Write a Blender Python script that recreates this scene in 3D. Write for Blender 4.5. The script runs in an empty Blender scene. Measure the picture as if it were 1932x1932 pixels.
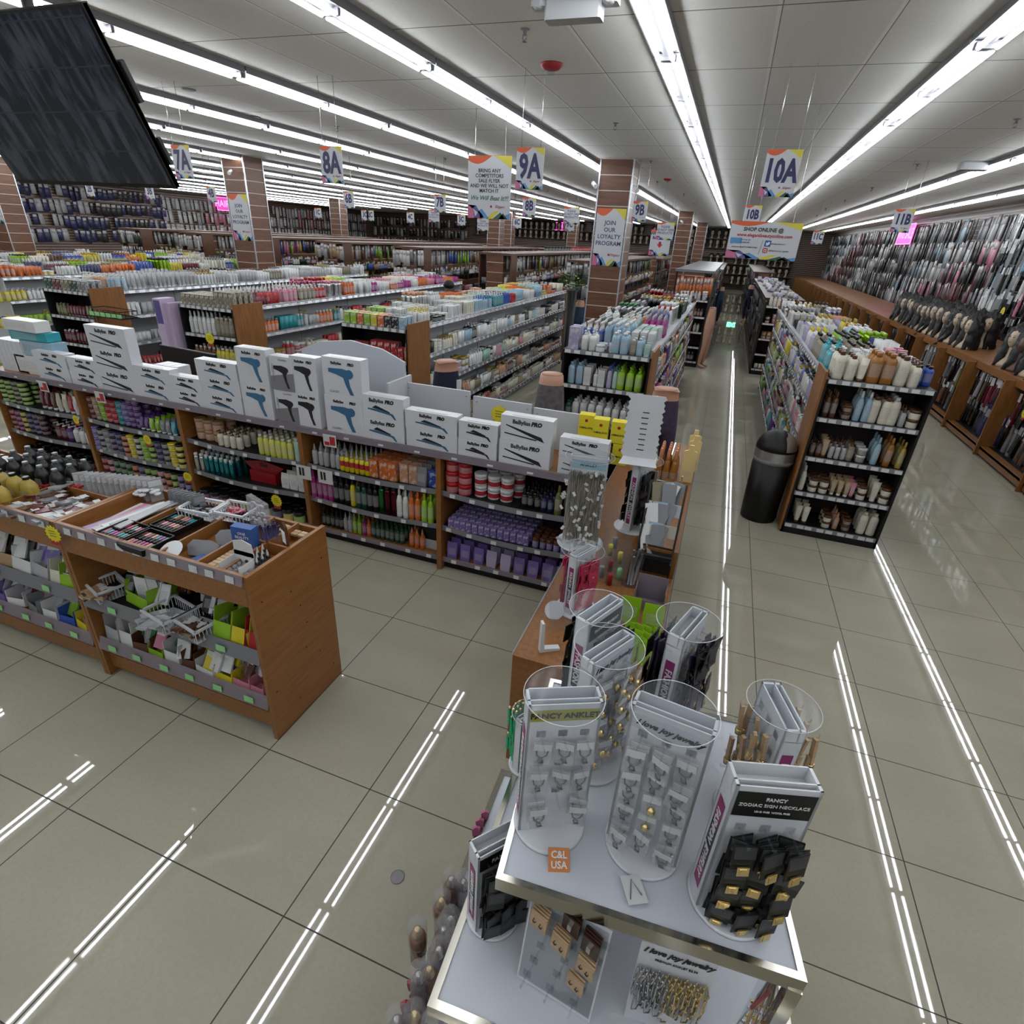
import bpy, math, random
from mathutils import Matrix, Vector
import numpy as np
PI = math.pi
rnd = random.Random(7)
SC = bpy.context.scene
COL = SC.collection

# ---------------------------------------------------------------- camera, world, exposure
CAMH = 2.4698
RT = Vector((0.9370263, 0.3455778, 0.0505731))
UP = Vector((-0.1973751, 0.4044950, 0.8929876))
FW = Vector((-0.2881401, 0.8467348, -0.4472309))
cd = bpy.data.cameras.new('camera')
cam = bpy.data.objects.new('camera', cd)
COL.objects.link(cam)
cd.sensor_width = 36.0
cd.lens = 1039.9 / 1932 * 36.0
cd.clip_start = 0.02
cd.clip_end = 200
m3 = Matrix((RT, UP, -FW)).transposed()
cam.matrix_world = Matrix.Translation((0, 0, CAMH)) @ m3.to_4x4()
SC.camera = cam
vs = SC.view_settings
vs.view_transform = 'Standard'
vs.look = 'None'
vs.gamma = 1
vs.use_curve_mapping = False
vs.exposure = 0.97
TUBE = 11.0            # strength of the fluorescent tubes
wd = bpy.data.worlds.new('world')
SC.world = wd
wd.use_nodes = True
wd.node_tree.nodes['Background'].inputs[0].default_value = (0.8, 0.85, 0.9, 1)
wd.node_tree.nodes['Background'].inputs[1].default_value = 0.15
try:
    SC.cycles.max_bounces = 7
    SC.cycles.diffuse_bounces = 3
    SC.cycles.glossy_bounces = 3
    SC.cycles.transmission_bounces = 4
    SC.cycles.transparent_max_bounces = 12
    SC.cycles.use_denoising = True
    SC.cycles.caustics_reflective = False
    SC.cycles.caustics_refractive = False
    SC.cycles.sample_clamp_indirect = 4
except Exception:
    pass

# ---------------------------------------------------------------- materials
MAT = {}


def newmat(name):
    m = bpy.data.materials.new(name)
    m.use_nodes = True
    MAT[name] = m
    nt = m.node_tree
    b = nt.nodes['Principled BSDF']
    return m, nt, b


def plain(name, col, rough=.5, metal=0., emit=None, es=0., spec=.5, noise=0.):
    if not metal:
        col = tuple(c * .7 for c in col)
    m, nt, b = newmat(name)
    b.inputs['Base Color'].default_value = (*col, 1)
    b.inputs['Roughness'].default_value = rough
    b.inputs['Metallic'].default_value = metal
    b.inputs['Specular IOR Level'].default_value = spec
    if emit:
        b.inputs['Emission Color'].default_value = (*emit, 1)
        b.inputs['Emission Strength'].default_value = es
    if noise:
        n = nt.nodes.new('ShaderNodeTexNoise')
        n.inputs['Scale'].default_value = 30
        tc = nt.nodes.new('ShaderNodeTexCoord')
        nt.links.new(tc.outputs['Object'], n.inputs['Vector'])
        mx = N_mix(nt, n.outputs['Fac'], [c * (1 - noise) for c in col], [min(1, c * (1 + noise)) for c in col])
        nt.links.new(mx, b.inputs['Base Color'])
    return m


def N_mix(nt, fac, a, b):
    mx = nt.nodes.new('ShaderNodeMix')
    mx.data_type = 'RGBA'
    if isinstance(fac, (int, float)):
        mx.inputs[0].default_value = fac
    else:
        nt.links.new(fac, mx.inputs[0])
    for i, v in ((6, a), (7, b)):
        if hasattr(v, 'is_linked') or hasattr(v, 'links'):
            nt.links.new(v, mx.inputs[i])
        else:
            mx.inputs[i].default_value = (*v, 1)
    return mx.outputs[2]


def N_math(nt, op, a, b=None, c=None):
    n = nt.nodes.new('ShaderNodeMath')
    n.operation = op
    for i, v in enumerate((a, b, c)):
        if v is None:
            continue
        if isinstance(v, (int, float)):
            n.inputs[i].default_value = v
        else:
            nt.links.new(v, n.inputs[i])
    return n.outputs[0]


def N_coord(nt, kind='Object'):
    tc = nt.nodes.new('ShaderNodeTexCoord')
    sp = nt.nodes.new('ShaderNodeSeparateXYZ')
    nt.links.new(tc.outputs[kind], sp.inputs[0])
    return tc.outputs[kind], sp.outputs


def N_line(nt, v, period, origin, width):
    """1 on a line of the given width that repeats every period"""
    t = N_math(nt, 'DIVIDE', N_math(nt, 'SUBTRACT', v, origin), period)
    fr = N_math(nt, 'FRACT', N_math(nt, 'ADD', t, 1000.5))
    d = N_math(nt, 'ABSOLUTE', N_math(nt, 'SUBTRACT', fr, .5))
    return N_math(nt, 'LESS_THAN', d, width / 2 / period)


def N_noise(nt, vec, scale, detail=3, stretch=None):
    if stretch:
        mp = nt.nodes.new('ShaderNodeMapping')
        mp.inputs['Scale'].default_value = stretch
        nt.links.new(vec, mp.inputs['Vector'])
        vec = mp.outputs[0]
    n = nt.nodes.new('ShaderNodeTexNoise')
    n.inputs['Scale'].default_value = scale
    n.inputs['Detail'].default_value = detail
    nt.links.new(vec, n.inputs['Vector'])
    return n.outputs['Fac']


def N_ramp(nt, fac, lo, hi):
    mr = nt.nodes.new('ShaderNodeMapRange')
    mr.inputs[1].default_value = lo
    mr.inputs[2].default_value = hi
    nt.links.new(fac, mr.inputs[0])
    return mr.outputs[0]


def make_materials():
    # polished porcelain floor, 0.61 m tiles
    m, nt, b = newmat('floor_tile')
    v, s = N_coord(nt)
    line = N_math(nt, 'MAXIMUM', N_line(nt, s[0], .61, -2.3885, .0055), N_line(nt, s[1], .61, .8942, .0055))
    n1 = N_ramp(nt, N_noise(nt, v, 1.3, 5, (1, 2.2, 1)), .3, .7)
    n2 = N_ramp(nt, N_noise(nt, v, 60, 3), .3, .7)
    c = N_mix(nt, n1, (.31, .29, .225), (.352, .332, .262))
    c = N_mix(nt, N_math(nt, 'MULTIPLY', n2, .35), c, (.265, .245, .19))
    c = N_mix(nt, line, c, (.02, .017, .013))
    nt.links.new(c, b.inputs['Base Color'])
    r = N_math(nt, 'ADD', .012, N_math(nt, 'MULTIPLY', N_ramp(nt, N_noise(nt, v, 2.4, 6, (1, 3, 1)), .5, .8), .03))
    nt.links.new(N_math(nt, 'ADD', r, N_math(nt, 'MULTIPLY', line, .5)), b.inputs['Roughness'])
    b.inputs['IOR'].default_value = 1.5
    # ceiling, 0.61 x 1.22 panels in a grid
    m, nt, b = newmat('ceiling_panel')
    v, s = N_coord(nt)
    line = N_math(nt, 'MAXIMUM', N_line(nt, s[0], .61, -.04, .022), N_line(nt, s[1], 1.22, 4.13, .016))
    edge = N_math(nt, 'MAXIMUM', N_line(nt, s[0], .61, -.026, .006), N_line(nt, s[1], 1.22, 4.14, .016))
    n1 = N_ramp(nt, N_noise(nt, v, 90, 2), .25, .75)
    c = N_mix(nt, n1, (.7, .7, .68), (.78, .78, .76))
    c = N_mix(nt, line, c, (.84, .84, .83))
    c = N_mix(nt, edge, c, (.2, .2, .19))
    nt.links.new(c, b.inputs['Base Color'])
    b.inputs['Roughness'].default_value = .75
    # woods
    for name, a, bb, sc, st in (('cherry_wood', (.225, .092, .023), (.165, .062, .014), 5, (9, 9, .9)),
                                ('cherry_wood_flat', (.24, .1, .026), (.19, .073, .017), 5, (9, .9, 9)),
                                ('dark_cherry', (.04, .013, .006), (.024, .008, .004), 5, (9, .9, 9)),
                                ('pale_wood', (.45, .31, .18), (.36, .24, .13), 20, (1, 1, 6))):
        m, nt, b = newmat(name)
        v, s = N_coord(nt)
        f = N_ramp(nt, N_noise(nt, v, sc, 5, st), .35, .65)
        nt.links.new(N_mix(nt, f, a, bb), b.inputs['Base Color'])
        b.inputs['Roughness'].default_value = .38
    # grooved slat wall with pale metal inserts
    for name, per, a, bb in (('slatwall', .2225, (.13, .052, .024), (.09, .033, .014)), ('slatwall_fine', .11, (.075, .03, .016), (.05, .02, .01))):
        m, nt, b = newmat(name)
        v, s = N_coord(nt)
        f = N_ramp(nt, N_noise(nt, v, 4, 5, (1, 1, 9)), .35, .65)
        line = N_line(nt, s[2], per, .1, .013)
        nt.links.new(N_mix(nt, line, N_mix(nt, f, a, bb), (.42, .38, .34)), b.inputs['Base Color'])
        b.inputs['Roughness'].default_value = .4
    plain('white_metal', (.62, .63, .66), .35)
    plain('white_plastic', (.74, .76, .8), .28)
    plain('white_laminate', (.62, .65, .72), .35)
    plain('white_board', (.6, .62, .66), .45)
    plain('black_plastic', (.006, .006, .006), .42, spec=.3)
    plain('fixture_white', (.2, .2, .22), .4)
    plain('black_board', (.007, .006, .006), .5, spec=.3)
    plain('kick_black', (.005, .005, .006), .6, spec=.3)
    plain('dark_back', (.022, .007, .006), .6)
    plain('grey_rail', (.2, .2, .22), .35)
    plain('steel', (.45, .45, .47), .38, .9)
    plain('rail_metal', (.5, .52, .56), .25, .7)
    plain('mirror_steel', (.42, .4, .35), .14, 1)
    plain('gold', (.72, .56, .27), .25, 1)
    plain('silver', (.55, .55, .55), .2, 1)
    plain('tag_paper', (.66, .68, .68), .6)
    plain('tag_green', (.33, .75, .3), .6)
    plain('tag_yellow', (.85, .72, .02), .6)
    plain('ink_black', (.012, .012, .015), .5)
    plain('ink_navy', (.025, .02, .11), .5)
    plain('ink_red', (.45, .02, .03), .5)
    plain('ink_green', (.02, .12, .05), .5)
    plain('ink_white', (.8, .8, .8), .5)
    plain('ink_blue', (.04, .12, .4), .5)
    plain('ink_orange', (.72, .12, .03), .5)
    plain('ink_yellow', (.72, .62, .06), .5)
    plain('ink_pink', (.6, .16, .3), .5)
    plain('ink_purple', (.11, .09, .3), .5)
    plain('ink_sky', (.1, .3, .6), .5)
    plain('ink_grey', (.25, .25, .27), .5)
    plain('ink_magenta', (.3, .02, .16), .4)
    plain('steel_blue', (.05, .16, .3), .3, .3)
    plain('red_plastic', (.35, .01, .02), .3)
    plain('skin', (.62, .34, .24), .45)
    plain('pale_skin', (.62, .48, .34), .4)
    plain('brown_skin', (.12, .055, .035), .5)
    plain('hair', (.006, .0045, .004), .5, noise=.6)
    plain('jeans', (.02, .05, .1), .8, noise=.5)
    plain('navy_cloth', (.008, .008, .035), .85, noise=.3)
    plain('grey_knit', (.13, .12, .13), .9, noise=.6)
    plain('purple_knit', (.05, .035, .075), .9, noise=.5)
    plain('pink_plush', (.75, .18, .35), .9, noise=.3)
    plain('leaf_green', (.05, .14, .03), .6, noise=.5)
    plain('grout_dark', (.02, .02, .02), .7)
    plain('tube_light', (1, 1, 1), .5, emit=(.93, .97, 1), es=TUBE)
    plain('neon_pink', (.9, .2, .7), .5, emit=(1, .2, .7), es=1.6)
    plain('neon_pink_dim', (.7, .1, .5), .5, emit=(1, .08, .5), es=.32)
    plain('exit_green', (.1, .9, .3), .5, emit=(.1, 1, .3), es=4)
    # clear plastics
    for name, base, tint, fac in (('clear_acrylic', (.3, .32, .34), (.96, .97, .98), .93), ('plexi_rail', (.3, .27, .31), (.7, .66, .74), .45),
                                  ('clear_bag', (.5, .5, .52), (.94, .94, .95), .7), ('clear_cap', (.55, .54, .55), (.93, .92, .92), .82), ('tinted_glass', (.3, .28, .3), (.75, .7, .72), .6)):
        m, nt, b = newmat(name)
        b.inputs['Base Color'].default_value = (*base, 1)
        b.inputs['Roughness'].default_value = .06
        tr = nt.nodes.new('ShaderNodeBsdfTransparent')
        tr.inputs[0].default_value = (*tint, 1)
        mx = nt.nodes.new('ShaderNodeMixShader')
        mx.inputs[0].default_value = fac
        nt.links.new(b.outputs[0], mx.inputs[1])
        nt.links.new(tr.outputs[0], mx.inputs[2])
        nt.links.new(mx.outputs[0], nt.nodes['Material Output'].inputs[0])
    # object-coloured plastics (one mesh, many colours)
    for name, rough, metal in (('colour_plastic', .3, 0), ('colour_matte', .6, 0), ('colour_metal', .25, .8)):
        m, nt, b = newmat(name)
        oi = nt.nodes.new('ShaderNodeObjectInfo')
        nt.links.new(oi.outputs['Color'], b.inputs['Base Color'])
        b.inputs['Roughness'].default_value = rough
        b.inputs['Metallic'].default_value = metal
    plain('crown_brown', (.11, .042, .018), .45)
    # vertex-coloured (the merged far stock)
    m, nt, b = newmat('mixed_stock')
    at = nt.nodes.new('ShaderNodeAttribute')
    at.attribute_name = 'Col'
    nt.links.new(at.outputs['Color'], b.inputs['Base Color'])
    b.inputs['Roughness'].default_value = .4
    # printed label: paper with rows of small print and a band in the pack's own colour
    for name, band in (('label_print', .0), ('carton_print', 1.)):
        m, nt, b = newmat(name)
        oi = nt.nodes.new('ShaderNodeObjectInfo')
        v, s = N_coord(nt, 'Generated')
        h = N_math(nt, 'ADD', s[0], s[1])
        rows = N_math(nt, 'LESS_THAN', N_math(nt, 'FRACT', N_math(nt, 'MULTIPLY', s[2], 14 if band else 22)), .4)
        ink = N_math(nt, 'GREATER_THAN', N_noise(nt, v, 18, 2, (3, 3, .6)), .52)
        area = N_math(nt, 'LESS_THAN', N_math(nt, 'ABSOLUTE', N_math(nt, 'SUBTRACT', s[2], .5)), .3)
        txt = N_math(nt, 'MULTIPLY', N_math(nt, 'MULTIPLY', rows, ink), area)
        if band:
            blob = N_math(nt, 'GREATER_THAN', N_noise(nt, v, 3.2, 1), .56)
            base = N_mix(nt, N_math(nt, 'MULTIPLY', blob, .6), oi.outputs['Color'], (.5, .5, .49))
        else:
            base = N_mix(nt, .74, (.5, .5, .49), oi.outputs['Color'])
        nt.links.new(N_mix(nt, N_math(nt, 'MULTIPLY', txt, .75), base, (.05, .04, .05)), b.inputs['Base Color'])
        b.inputs['Roughness'].default_value = .4
    # bagged hair: glossy film, its highlights painted as pale streaks over dark strands
    m, nt, b = newmat('hair_bag')
    oi = nt.nodes.new('ShaderNodeObjectInfo')
    v, s = N_coord(nt)
    f = N_ramp(nt, N_noise(nt, v, 30, 3, (1, 1, .22)), .56, .72)
    dark = N_mix(nt, f, oi.outputs['Color'], (.34, .34, .36))
    nt.links.new(dark, b.inputs['Base Color'])
    b.inputs['Roughness'].default_value = .18
    # television screen, switched off; hair pack reflections painted as bands and streaks
    m, nt, b = newmat('tv_screen')
    v, s = N_coord(nt)
    ban = N_line(nt, s[2], .17, .0, .006)
    st = N_ramp(nt, N_noise(nt, v, 9, 3, (2.2, 1, .5)), .45, .62)
    col = N_mix(nt, st, (.01, .014, .024), (.05, .058, .08))
    nt.links.new(N_mix(nt, ban, col, (.03, .038, .048)), b.inputs['Base Color'])
    b.inputs['Roughness'].default_value = .1


make_materials()


# ---------------------------------------------------------------- mesh building
class MB:
    def __init__(self):
        self.v, self.f, self.m, self.s = [], [], [], []
        self.M = None

    def add(self, vs_, fs, m=0, smooth=False):
        o = len(self.v)
        if self.M is not None:
            vs_ = [tuple(self.M @ Vector(p)) for p in vs_]
        self.v += vs_
        for f in fs:
            self.f.append(tuple(i + o for i in f))
            self.m.append(m)
            self.s.append(smooth)
        return self

    def box(self, x0, x1, y0, y1, z0, z1, m=0, skip=()):
        p = [(x, y, z) for z in (z0, z1) for y in (y0, y1) for x in (x0, x1)]
        fs = [(0, 2, 3, 1), (4, 5, 7, 6), (0, 1, 5, 4), (2, 6, 7, 3), (0, 4, 6, 2), (1, 3, 7, 5)]
        return self.add(p, [f for i, f in enumerate(fs) if i not in skip], m)

    def bbox(self, x0, x1, y0, y1, z0, z1, c=.004, m=0):
        """box with chamfered vertical and top edges"""
        pl = [(x0 + c, y0), (x1 - c, y0), (x1, y0 + c), (x1, y1 - c), (x1 - c, y1), (x0 + c, y1), (x0, y1 - c), (x0, y0 + c)]
        cx, cy = (x0 + x1) / 2, (y0 + y1) / 2
        kx, ky = 1 - 2 * c / (x1 - x0), 1 - 2 * c / (y1 - y0)
        vs_ = [(x, y, z0) for x, y in pl] + [(x, y, z1 - c) for x, y in pl] + [(cx + (x - cx) * kx, cy + (y - cy) * ky, z1) for x, y in pl]
        fs = [tuple(range(7, -1, -1)), tuple(range(16, 24))]
        for k in (0, 8):
            fs += [(k + i, k + (i + 1) % 8, k + 8 + (i + 1) % 8, k + 8 + i) for i in range(8)]
        return self.add(vs_, fs, m)

    def lathe(self, prof, seg=12, m=0, c=(0, 0), sy=1., mats=None, smooth=True, cap=True):
        vs_, n = [], len(prof)
        for r, z in prof:
            for i in range(seg):
                a = 2 * PI * i / seg
                vs_.append((c[0] + r * math.cos(a), c[1] + r * sy * math.sin(a), z))
        base = len(self.v)
        self.add(vs_, [], 0)
        for k in range(n - 1):
            mk = mats[k] if mats else m
            o = k * seg
            for i in range(seg):
                j = (i + 1) % seg
                self.f.append((base + o + i, base + o + j, base + o + seg + j, base + o + seg + i))
                self.m.append(mk)
                self.s.append(smooth)
        if cap:
            self.f.append(tuple(base + i for i in range(seg - 1, -1, -1)))
            self.m.append(mats[0] if mats else m)
            self.s.append(False)
            self.f.append(tuple(base + (n - 1) * seg + i for i in range(seg)))
            self.m.append(mats[-1] if mats else m)
            self.s.append(False)
        return self

    def tube(self, pts, r=.003, seg=6, m=0, closed=False):
        P_ = [Vector(p) for p in pts]
        n = len(P_)
        vs_ = []
        for i, p in enumerate(P_):
            a = P_[(i - 1) % n] if closed or i else p
            b = P_[(i + 1) % n] if closed or i < n - 1 else p
            t = (b - a).normalized()
            u = t.cross(Vector((0, 0, 1)))
            if u.length < .05:
                u = t.cross(Vector((1, 0, 0)))
            u.normalize()
            w = t.cross(u)
            for k in range(seg):
                an = 2 * PI * k / seg
                vs_.append(tuple(p + r * (math.cos(an) * u + math.sin(an) * w)))
        fs = []
        for i in range(n if closed else n - 1):
            j = (i + 1) % n
            for k in range(seg):
                l = (k + 1) % seg
                fs.append((i * seg + k, i * seg + l, j * seg + l, j * seg + k))
        if not closed:
            fs += [tuple(range(seg)), tuple(range((n - 1) * seg + seg - 1, (n - 1) * seg - 1, -1))]
        return self.add(vs_, fs, m, True)

    def prism(self, poly, a, b, axis='y', m=0):
        """extrude a 2d polygon: axis y -> poly in (x,z); axis x -> (y,z); axis z -> (x,y)"""
        n = len(poly)
        if axis == 'y':
            mk = lambda p, t: (p[0], t, p[1])
        elif axis == 'x':
            mk = lambda p, t: (t, p[0], p[1])
        else:
            mk = lambda p, t: (p[0], p[1], t)
        vs_ = [mk(p, a) for p in poly] + [mk(p, b) for p in poly]
        fs = [tuple(range(n)), tuple(range(2 * n - 1, n - 1, -1))] + [(i, n + i, n + (i + 1) % n, (i + 1) % n) for i in range(n)]
        return self.add(vs_, fs, m)

    def quad(self, pts, m=0):
        return self.add([tuple(p) for p in pts], [tuple(range(len(pts)))], m)

    def mesh(self, name, mats):
        me = bpy.data.meshes.new(name)
        me.from_pydata(self.v, [], self.f)
        for x in mats if isinstance(mats, (list, tuple)) else [mats]:
            me.materials.append(MAT[x])
        me.polygons.foreach_set('material_index', self.m)
        me.polygons.foreach_set('use_smooth', self.s)
        me.update()
        return me


def ob(name, me, parent=None, loc=(0, 0, 0), rz=0., scale=None, color=None):
    o = bpy.data.objects.new(name, me)
    COL.objects.link(o)
    o.location = loc
    if rz:
        o.rotation_euler.z = rz
    if scale:
        o.scale = scale
    if parent:
        o.parent = parent
    if color:
        o.color = (*color, 1)
    return o


def tag(o, label=None, cat=None, group=None, kind=None):
    for k, v in (('label', label), ('category', cat), ('group', group), ('kind', kind)):
        if v:
            o[k] = v
    return o


def copy_thing(o, loc, rz=None, label=None, group=None, scale=None, color=None, parent=None):
    c = o.copy()
    COL.objects.link(c)
    if parent is not None:
        c.parent = parent
    else:
        c.location = loc
        if rz is not None:
            c.rotation_euler.z = rz
        if scale:
            c.scale = scale
        if label:
            c['label'] = label
        if group:
            c['group'] = group
    if color:
        c.color = (*color, 1)
    for ch in list(o.children):
        copy_thing(ch, None, parent=c)
    return c


_txt = {}


def text_mesh(s, size, mat, bold=0., shear=0., align='CENTER', ext=.0006, space=1.):
    key = (s, size, mat, bold, shear, align, ext, space)
    if key in _txt:
        return _txt[key]
    cu = bpy.data.curves.new('lettering', 'FONT')
    cu.body = s
    cu.size = size
    cu.shear = shear
    cu.offset = bold
    cu.align_x = align
    cu.align_y = 'CENTER'
    cu.extrude = ext
    cu.resolution_u = 2
    cu.space_line = space
    t = bpy.data.objects.new('lettering', cu)
    COL.objects.link(t)
    bpy.context.view_layer.update()
    me = bpy.data.meshes.new_from_object(t.evaluated_get(bpy.context.evaluated_depsgraph_get()))
    bpy.data.objects.remove(t)
    bpy.data.curves.remove(cu)
    me.materials.clear()
    me.materials.append(MAT[mat])
    _txt[key] = me
    return me


def lettering(s, size, mat, parent, loc, rot=(PI / 2, 0, 0), name='lettering', **k):
    """text standing upright, facing -y by default"""
    o = ob(name, text_mesh(s, size, mat, **k), parent, loc)
    o.rotation_euler = rot
    return o


def at(px, py, z):
    u, v = (px - 966) / 1039.9, (966 - py) / 1039.9
    d = FW + u * RT + v * UP
    t = (z - CAMH) / d.z
    return (d.x * t, d.y * t, z)


# ---------------------------------------------------------------- the building
XL, XR, YN, YF, ZC = -28.0, 5.5, -4.5, 43.0, 3.66


def structure():
    def st(name, b, mats):
        return tag(ob(name, b.mesh(name, mats)), kind='structure')
    st('floor', MB().box(XL - .2, XR + .2, YN - .2, YF + .2, -.1, 0), ['floor_tile'])
    st('ceiling', MB().box(XL - .2, XR + .2, YN - .2, YF + .2, ZC, ZC + .1), ['ceiling_panel'])
    st('wall_left', MB().box(XL - .2, XL, YN, YF, 0, ZC), ['slatwall_fine'])
    st('wall_right', MB().box(XR, XR + .2, YN, YF, 0, ZC), ['slatwall_fine'])
    st('wall_back', MB().box(XL, XR, YF, YF + .2, 0, ZC), ['slatwall_fine'])
    st('wall_front', MB().box(XL, XR, YN - .2, YN, 0, ZC), ['white_board'])
    cols = [(-2.34, 10.35), (-10.28, 10.45), (-18.3, 10.5), (-2.35, 24.8), (-2.3, 35.5), (-10.2, 24.6), (-12.1, 31.2), (-18.2, 24.6), (-7.0, 35.4), (-9.6, 35.5)]
    for x, y in cols:
        b = MB().box(x, x + .54, y, y + .54, 0, ZC)
        for cx in (x, x + .54):
            for cy in (y, y + .54):
                b.box(cx - .012, cx + .012, cy - .012, cy + .012, 0, ZC, 1)
        c = st('column', b, ['slatwall', 'rail_metal'])
    # round steel cover set in the floor
    b = MB().lathe([(.03, 0), (.03, .004), (.024, .0045)], 16)
    o = tag(ob('floor_cap', b.mesh('floor_cap', 'ink_grey'), None, at(750, 1655, 0)), 'small round dark metal cap set in the tile floor', 'floor cap')


def lights():
    b = MB().box(-.088, .088, .01, 2.35, 3.625, ZC)
    b.prism([(-.03, 3.625), (-.018, 3.6), (.018, 3.6), (.03, 3.625)], .01, 2.35)
    b.box(-.092, -.086, .01, 2.35, 3.608, 3.63).box(.086, .092, .01, 2.35, 3.608, 3.63)
    for y in (.012, 1.18, 2.34):
        b.box(-.062, .062, y - .012, y + .012, 3.578, 3.615)
    house = b.mesh('light_fixture', 'fixture_white')
    tube = MB()
    tube.tube([(0, -.558, 0), (0, .558, 0)], .0145, 8)
    tm = tube.mesh('fluorescent_tube', 'tube_light')
    far = MB()
    far.v, far.f, far.m, far.s = list(b.v), list(b.f), list(b.m), list(b.s)
    for sx in (-.046, .046):
        for cy in (.6, 1.77):
            far.tube([(sx, cy - .558, 3.583), (sx, cy + .558, 3.583)], .0145, 6, 1)
    fm = far.mesh('light_fixture', ['fixture_white', 'tube_light'])
    proto = ob('light_fixture', house)
    for sx in (-.046, .046):
        for cy in (.6, 1.77):
            ob('fluorescent_tube', tm, proto, (sx, cy, 3.583))
    tag(proto, 'white twin fluorescent strip fixture end to end in a ceiling row', 'ceiling light', 'rows of fluorescent strip lights on the ceiling')
    first = True
    rows = [-.70 + 1.83 * k for k in range(-13, 2)] + [2.96, 4.4]
    for i, x in enumerate(rows):
        n0 = -3 if x > -7 else 0
        for k in range(n0, 17 if x > -19 else 14):
            y = .045 + 2.36 * k
            if first:
                proto.location = (x, y, 0)
                first = False
                continue
            if y < 11 and x > -14:
                copy_thing(proto, (x, y, 0))
            else:
                o = tag(ob('light_fixture', fm, None, (x, y, 0)), proto['label'], 'ceiling light', proto['group'])


def art(b, w, h, k0=1):
    """coloured corners and triangles of the shop's signs; board spans x -w/2..w/2, z -h..0"""
    e = -.004 - .0006

    def P_(pts, m):
        b.quad([(-w / 2 + px * w, e, -h + pz * h) for px, pz in pts], m + k0)
    arc = [(0, 1)] + [(0, .93)] + [(.0 + .55 * t, 1 - .13 * math.sin(PI * (.18 + .82 * t))) for t in (.15, .3, .45, .6, .75, .9, 1)]
    P_(arc[::-1][::-1], 0)
    P_([(1, 1), (.56, 1)] + [(.56 + .44 * t, 1 - .2 * t ** 1.3) for t in (.2, .4, .6, .8, 1)], 1)
    P_([(0, .0), (.17, .0), (.13, .17), (0, .22)], 2)
    P_([(.13, .17), (.2, 0), (.17, 0)], 3)
    P_([(0, .22), (.13, .17), (.2, .21), (.27, .13), (.17, 0), (.3, 0), (.4, .02)], 3)
    P_([(.27, .13), (.34, .16), (.5, .02), (.5, 0), (.3, 0)], 4)
    P_([(.46, .0), (.62, .12), (.75, .14), (.62, .03), (.6, 0)], 1)
    P_([(.6, .0), (.78, .11), (.9, 0)], 5)
    P_([(.74, 0), (.84, .1), (.95, 0)], 6)
    P_([(.88, .06), (1, .1), (1, 0), (.95, 0)], 4)


def sign(name, lines, x, y, ztop, w, h, label, cat='sign', cords=True, face_only=False, group=None, rz=0., logo=True):
    bd = MB().box(-w / 2, w / 2, -.004, .004, -h, 0)
    art(bd, w, h)
    t = ob(name, bd.mesh(name, ['white_board', 'ink_orange', 'ink_yellow', 'ink_pink', 'ink_purple', 'ink_sky', 'ink_green', 'ink_black']), None, (x, y, ztop), rz)
    tag(t, label, cat, group)
    for s, size, mat, dz, dx, kw in lines:
        l = lettering(s, size * (1.3 if len(s) < 4 else 1), mat, t, (dx, -.0055, dz), **kw)
        if len(s) < 4:
            l.scale.x = .68
    if logo:
        ob('emblem', MB().lathe([(.0, -.0005), (h * .022, 0), (h * .022, .001)], 10).mesh('emblem', 'ink_red'), t, (w * .06, -.005, -h * .8)).rotation_euler = (PI / 2, 0, 0)
        lettering('Elegant', h * .065, 'ink_red', t, (w * .26, -.0055, -h * .8), shear=.4)
    if cords:
        for sx in (-.35, .35):
            L = ZC - ztop
            ob('hanging_cord', MB().tube([(sx * w, 0, 0), (sx * w * .95, 0, L)], .0022, 5).mesh('hanging_cord', 'silver'), t)
    return t


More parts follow.
